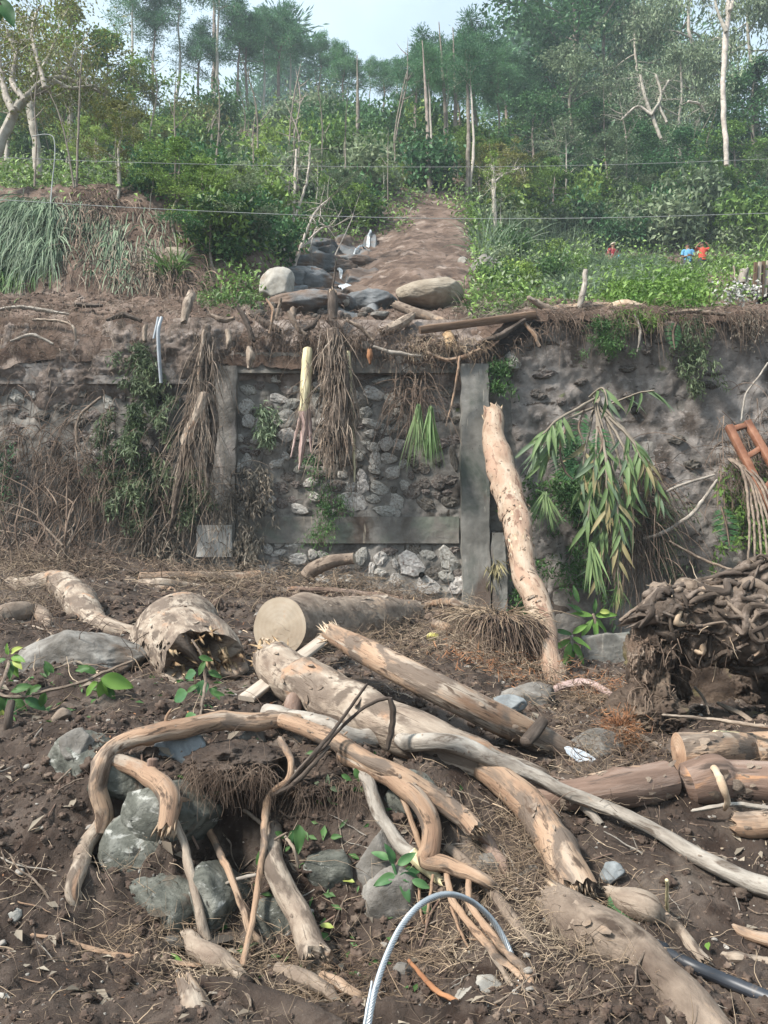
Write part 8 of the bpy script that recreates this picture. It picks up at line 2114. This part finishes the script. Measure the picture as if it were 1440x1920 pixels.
def person(label, px, pyhead, Y, face, shirt, trousers, arms, headgear=None):
    """arms: for each side list of (x, y, z) joints shoulder, elbow, wrist, fingertip"""
    top = at(px, pyhead, Y); z0 = top[2] - 1.68
    root = empty('person', (top[0], Y, z0), label, 'person'); root.rotation_euler = (0, 0, face)
    P = [(0, 0, .95), (0, 0, 1.12), (0, 0, 1.32), (0, 0, 1.43), (0, 0, 1.50), (0, -.01, 1.58), (0, -.01, 1.66)]
    R = [.145, .125, .135, .07, .052, .085, .07]
    E = [(i, i + 1) for i in range(6)]
    for s, j in ((-1, arms[0]), (1, arms[1])):
        b = len(P); P += [(s * .10, 0, 1.40)] + j[0:3]; R += [.06, .052, .04, .028]; E += [(3, b), (b, b + 1), (b + 1, b + 2), (b + 2, b + 3)]
        w = np.array(j[2]); f = np.array(j[3]); d = f - w; L = np.linalg.norm(d); d /= L; sd = np.cross(d, [0, 1, .1]); sd /= np.linalg.norm(sd)
        c = len(P); P.append(tuple(w + d * L * .45)); R.append(.026); E.append((b + 3, c))
        for q in range(4):
            k = len(P); o_ = (q - 1.5) * .018; P += [tuple(w + d * L * .7 + sd * o_), tuple(w + d * L * (1.0 - .06 * abs(q - 1.4)) + sd * o_ * 1.1 + [0, -.01, 0])]; R += [.0095, .007]; E += [(c, k), (k, k + 1)]
        k = len(P); P += [tuple(w + d * L * .55 + sd * .035 * s + [0, -.02, 0])]; R.append(.009); E.append((c, k))
    for s in (-1, 1):
        b = len(P); P += [(s * .09, 0, .88), (s * .11, -.01, .48), (s * .115, .01, .09), (s * .12, -.12, .04)]; R += [.088, .058, .04, .035]; E += [(0, b), (b, b + 1), (b + 1, b + 2), (b + 2, b + 3)]
    skin_body(P, E, R, skin_m, root)
    # face
    fg = Geo()
    fg.join(rock((0, -.098, 1.595), (.014, .02, .024), 1, 2, 20, .1, 0)); 
    nose = obj('nose', fg, skin_m, None); nose.parent = root; nose.location = (0, 0, 0)
    def part(name, g, m):
        o = obj(name, g, m, None); o.parent = root; o.location = (0, 0, 0); return o
    for s in (-1, 1):
        part('eye', rock((s * .032, -.088, 1.622), (.012, .008, .007), 2, 2, 20, .1, 0), hair_m)
        part('ear', rock((s * .088, 0, 1.60), (.012, .022, .032), 3, 2, 20, .1, 0), skin_m)
    part('mouth', rock((0, -.092, 1.552), (.024, .008, .006), 4, 2, 20, .1, 0), mat('lip', [(.2, .06, .05), (.24, .08, .07)], sc=3, bump=0))
    # shirt: torso and sleeves follow the body, open at neck, cuffs and hem
    tg = Geo()
    th = np.linspace(0, 2 * np.pi, 29)
    zs = [.86, .95, 1.05, 1.18, 1.30, 1.38, 1.43, 1.47]; wx_ = [.185, .18, .172, .178, .195, .19, .13, .075]; wy_ = [.135, .13, .125, .128, .135, .115, .09, .07]
    V = np.array([[(wx_[i] * math.cos(a) * (1 + .02 * math.sin(5 * a + i * 2)), wy_[i] * math.sin(a) * (1 + .03 * math.sin(4 * a + i)), zs[i]) for a in th] for i in range(8)])
    tg.add(V.reshape(-1, 3), q=gridfaces(8, 29))
    for s, j in ((-1, arms[0]), (1, arms[1])):
        sh = np.array([s * .10, 0, 1.40]); a = np.array(j[0]); b = np.array(j[1]); e = a + (b - a) * .72
        tg.join(tube([sh, a, (a + e) / 2, e], [.075, .085, .078, .074], 14, .03, 5, 'cc', step=.03))
    part('shirt', tg, shirt)
    lg = Geo()
    for s in (-1, 1): lg.join(tube([(s * .085, 0, .95), (s * .10, 0, .70), (s * .112, 0, .45), (s * .118, .01, .10)], [.118, .10, .085, .075], 14, .03, 6, 'rr', step=.06))
    part('trousers', lg, trousers)
    hg = rock((0, .018, 1.655), (.098, .108, .085), 7, 3, 20, .1, .02)
    part('hair', hg, hair_m)
    if headgear is not None:
        cp = part('cap', rock((0, 0, 1.685), (.104, .112, .072), 8, 3, 20, .1, 0), headgear)
        br = obj('brim', tube([(-.06, -.09, 1.685), (0, -.16, 1.675), (.06, -.09, 1.685)], [.02, .028, .02], 8, 0, 1, 'rr', step=.02), headgear, None); br.parent = cp; br.location = (0, 0, 0)
    return root
sh1 = cloth('shirt_maroon', (.22, .02, .03), (.34, .04, .055), patches=[((.55, .42, .42), 7, .58, .62)])
sh2 = cloth('shirt_blue', (.08, .24, .42), (.16, .38, .58)); sh3 = cloth('shirt_red', (.48, .06, .04), (.62, .11, .07))
tr = cloth('trousers_dark', (.04, .045, .06), (.08, .085, .10)); cap_m = cloth('cap_cloth', (.52, .45, .35), (.62, .55, .45))
A_down = [(-.205, 0, 1.37), (-.25, .02, 1.10), (-.24, -.06, .86), (-.235, -.09, .70)]
A_down_r = [(.205, 0, 1.37), (.25, .02, 1.10), (.24, -.10, .90), (.24, -.16, .76)]
p1 = person('person in a maroon shirt and beige cap standing alone on the road above the wall', 1149, 458, 35.4, .4, sh1, tr, (A_down, A_down_r), cap_m)
g = Geo().join(rock((0, 0, 0), (.13, .07, .15), 3, 3, 12, .4, .05)); o = obj('blue_bag', g, cloth('bag_blue', (.07, .25, .45), (.12, .38, .62)), loc=(0, 0, 0)); hp = at(1161, 483, 35.1); o.location = hp
tagit(o, 'small blue bag held by the person in maroon', 'bag')
fold = ([(-.20, 0, 1.37), (-.27, .0, 1.12), (-.06, -.20, 1.08), (.08, -.22, 1.10)], [(.20, 0, 1.37), (.27, .0, 1.12), (.06, -.22, 1.12), (-.08, -.23, 1.14)])
person('dark-haired person in a light blue shirt standing beside the person in red', 1289, 459, 35.4, -.1, sh2, tr, fold)
up = ([(-.20, 0, 1.38), (-.36, -.08, 1.40), (-.20, -.10, 1.60), (-.10, -.10, 1.68)], [(.20, 0, 1.38), (.36, -.08, 1.42), (.20, -.10, 1.62), (.10, -.10, 1.70)])
person('person in a red top with both hands raised to the head', 1316, 456, 35.7, .1, sh3, tr, up)

# ---------------------------------------------------------------- thin air haze over the whole place
hz = bpy.data.materials.new('haze'); hz.use_nodes = True
hn = hz.node_tree.nodes; hl = hz.node_tree.links
for n_ in list(hn): hn.remove(n_)
ho = hn.new('ShaderNodeOutputMaterial'); hv = hn.new('ShaderNodeVolumePrincipled')
hv.inputs['Color'].default_value = (.80, .92, 1.0, 1); hv.inputs['Density'].default_value = .0013; hv.inputs['Anisotropy'].default_value = .2
hl.new(hv.outputs['Volume'], ho.inputs['Volume'])
o = obj('haze', box((0, 40, 33.5), (420, 340, 71)), hz, smooth=False, kind='stuff')
o.display_type = 'WIRE'
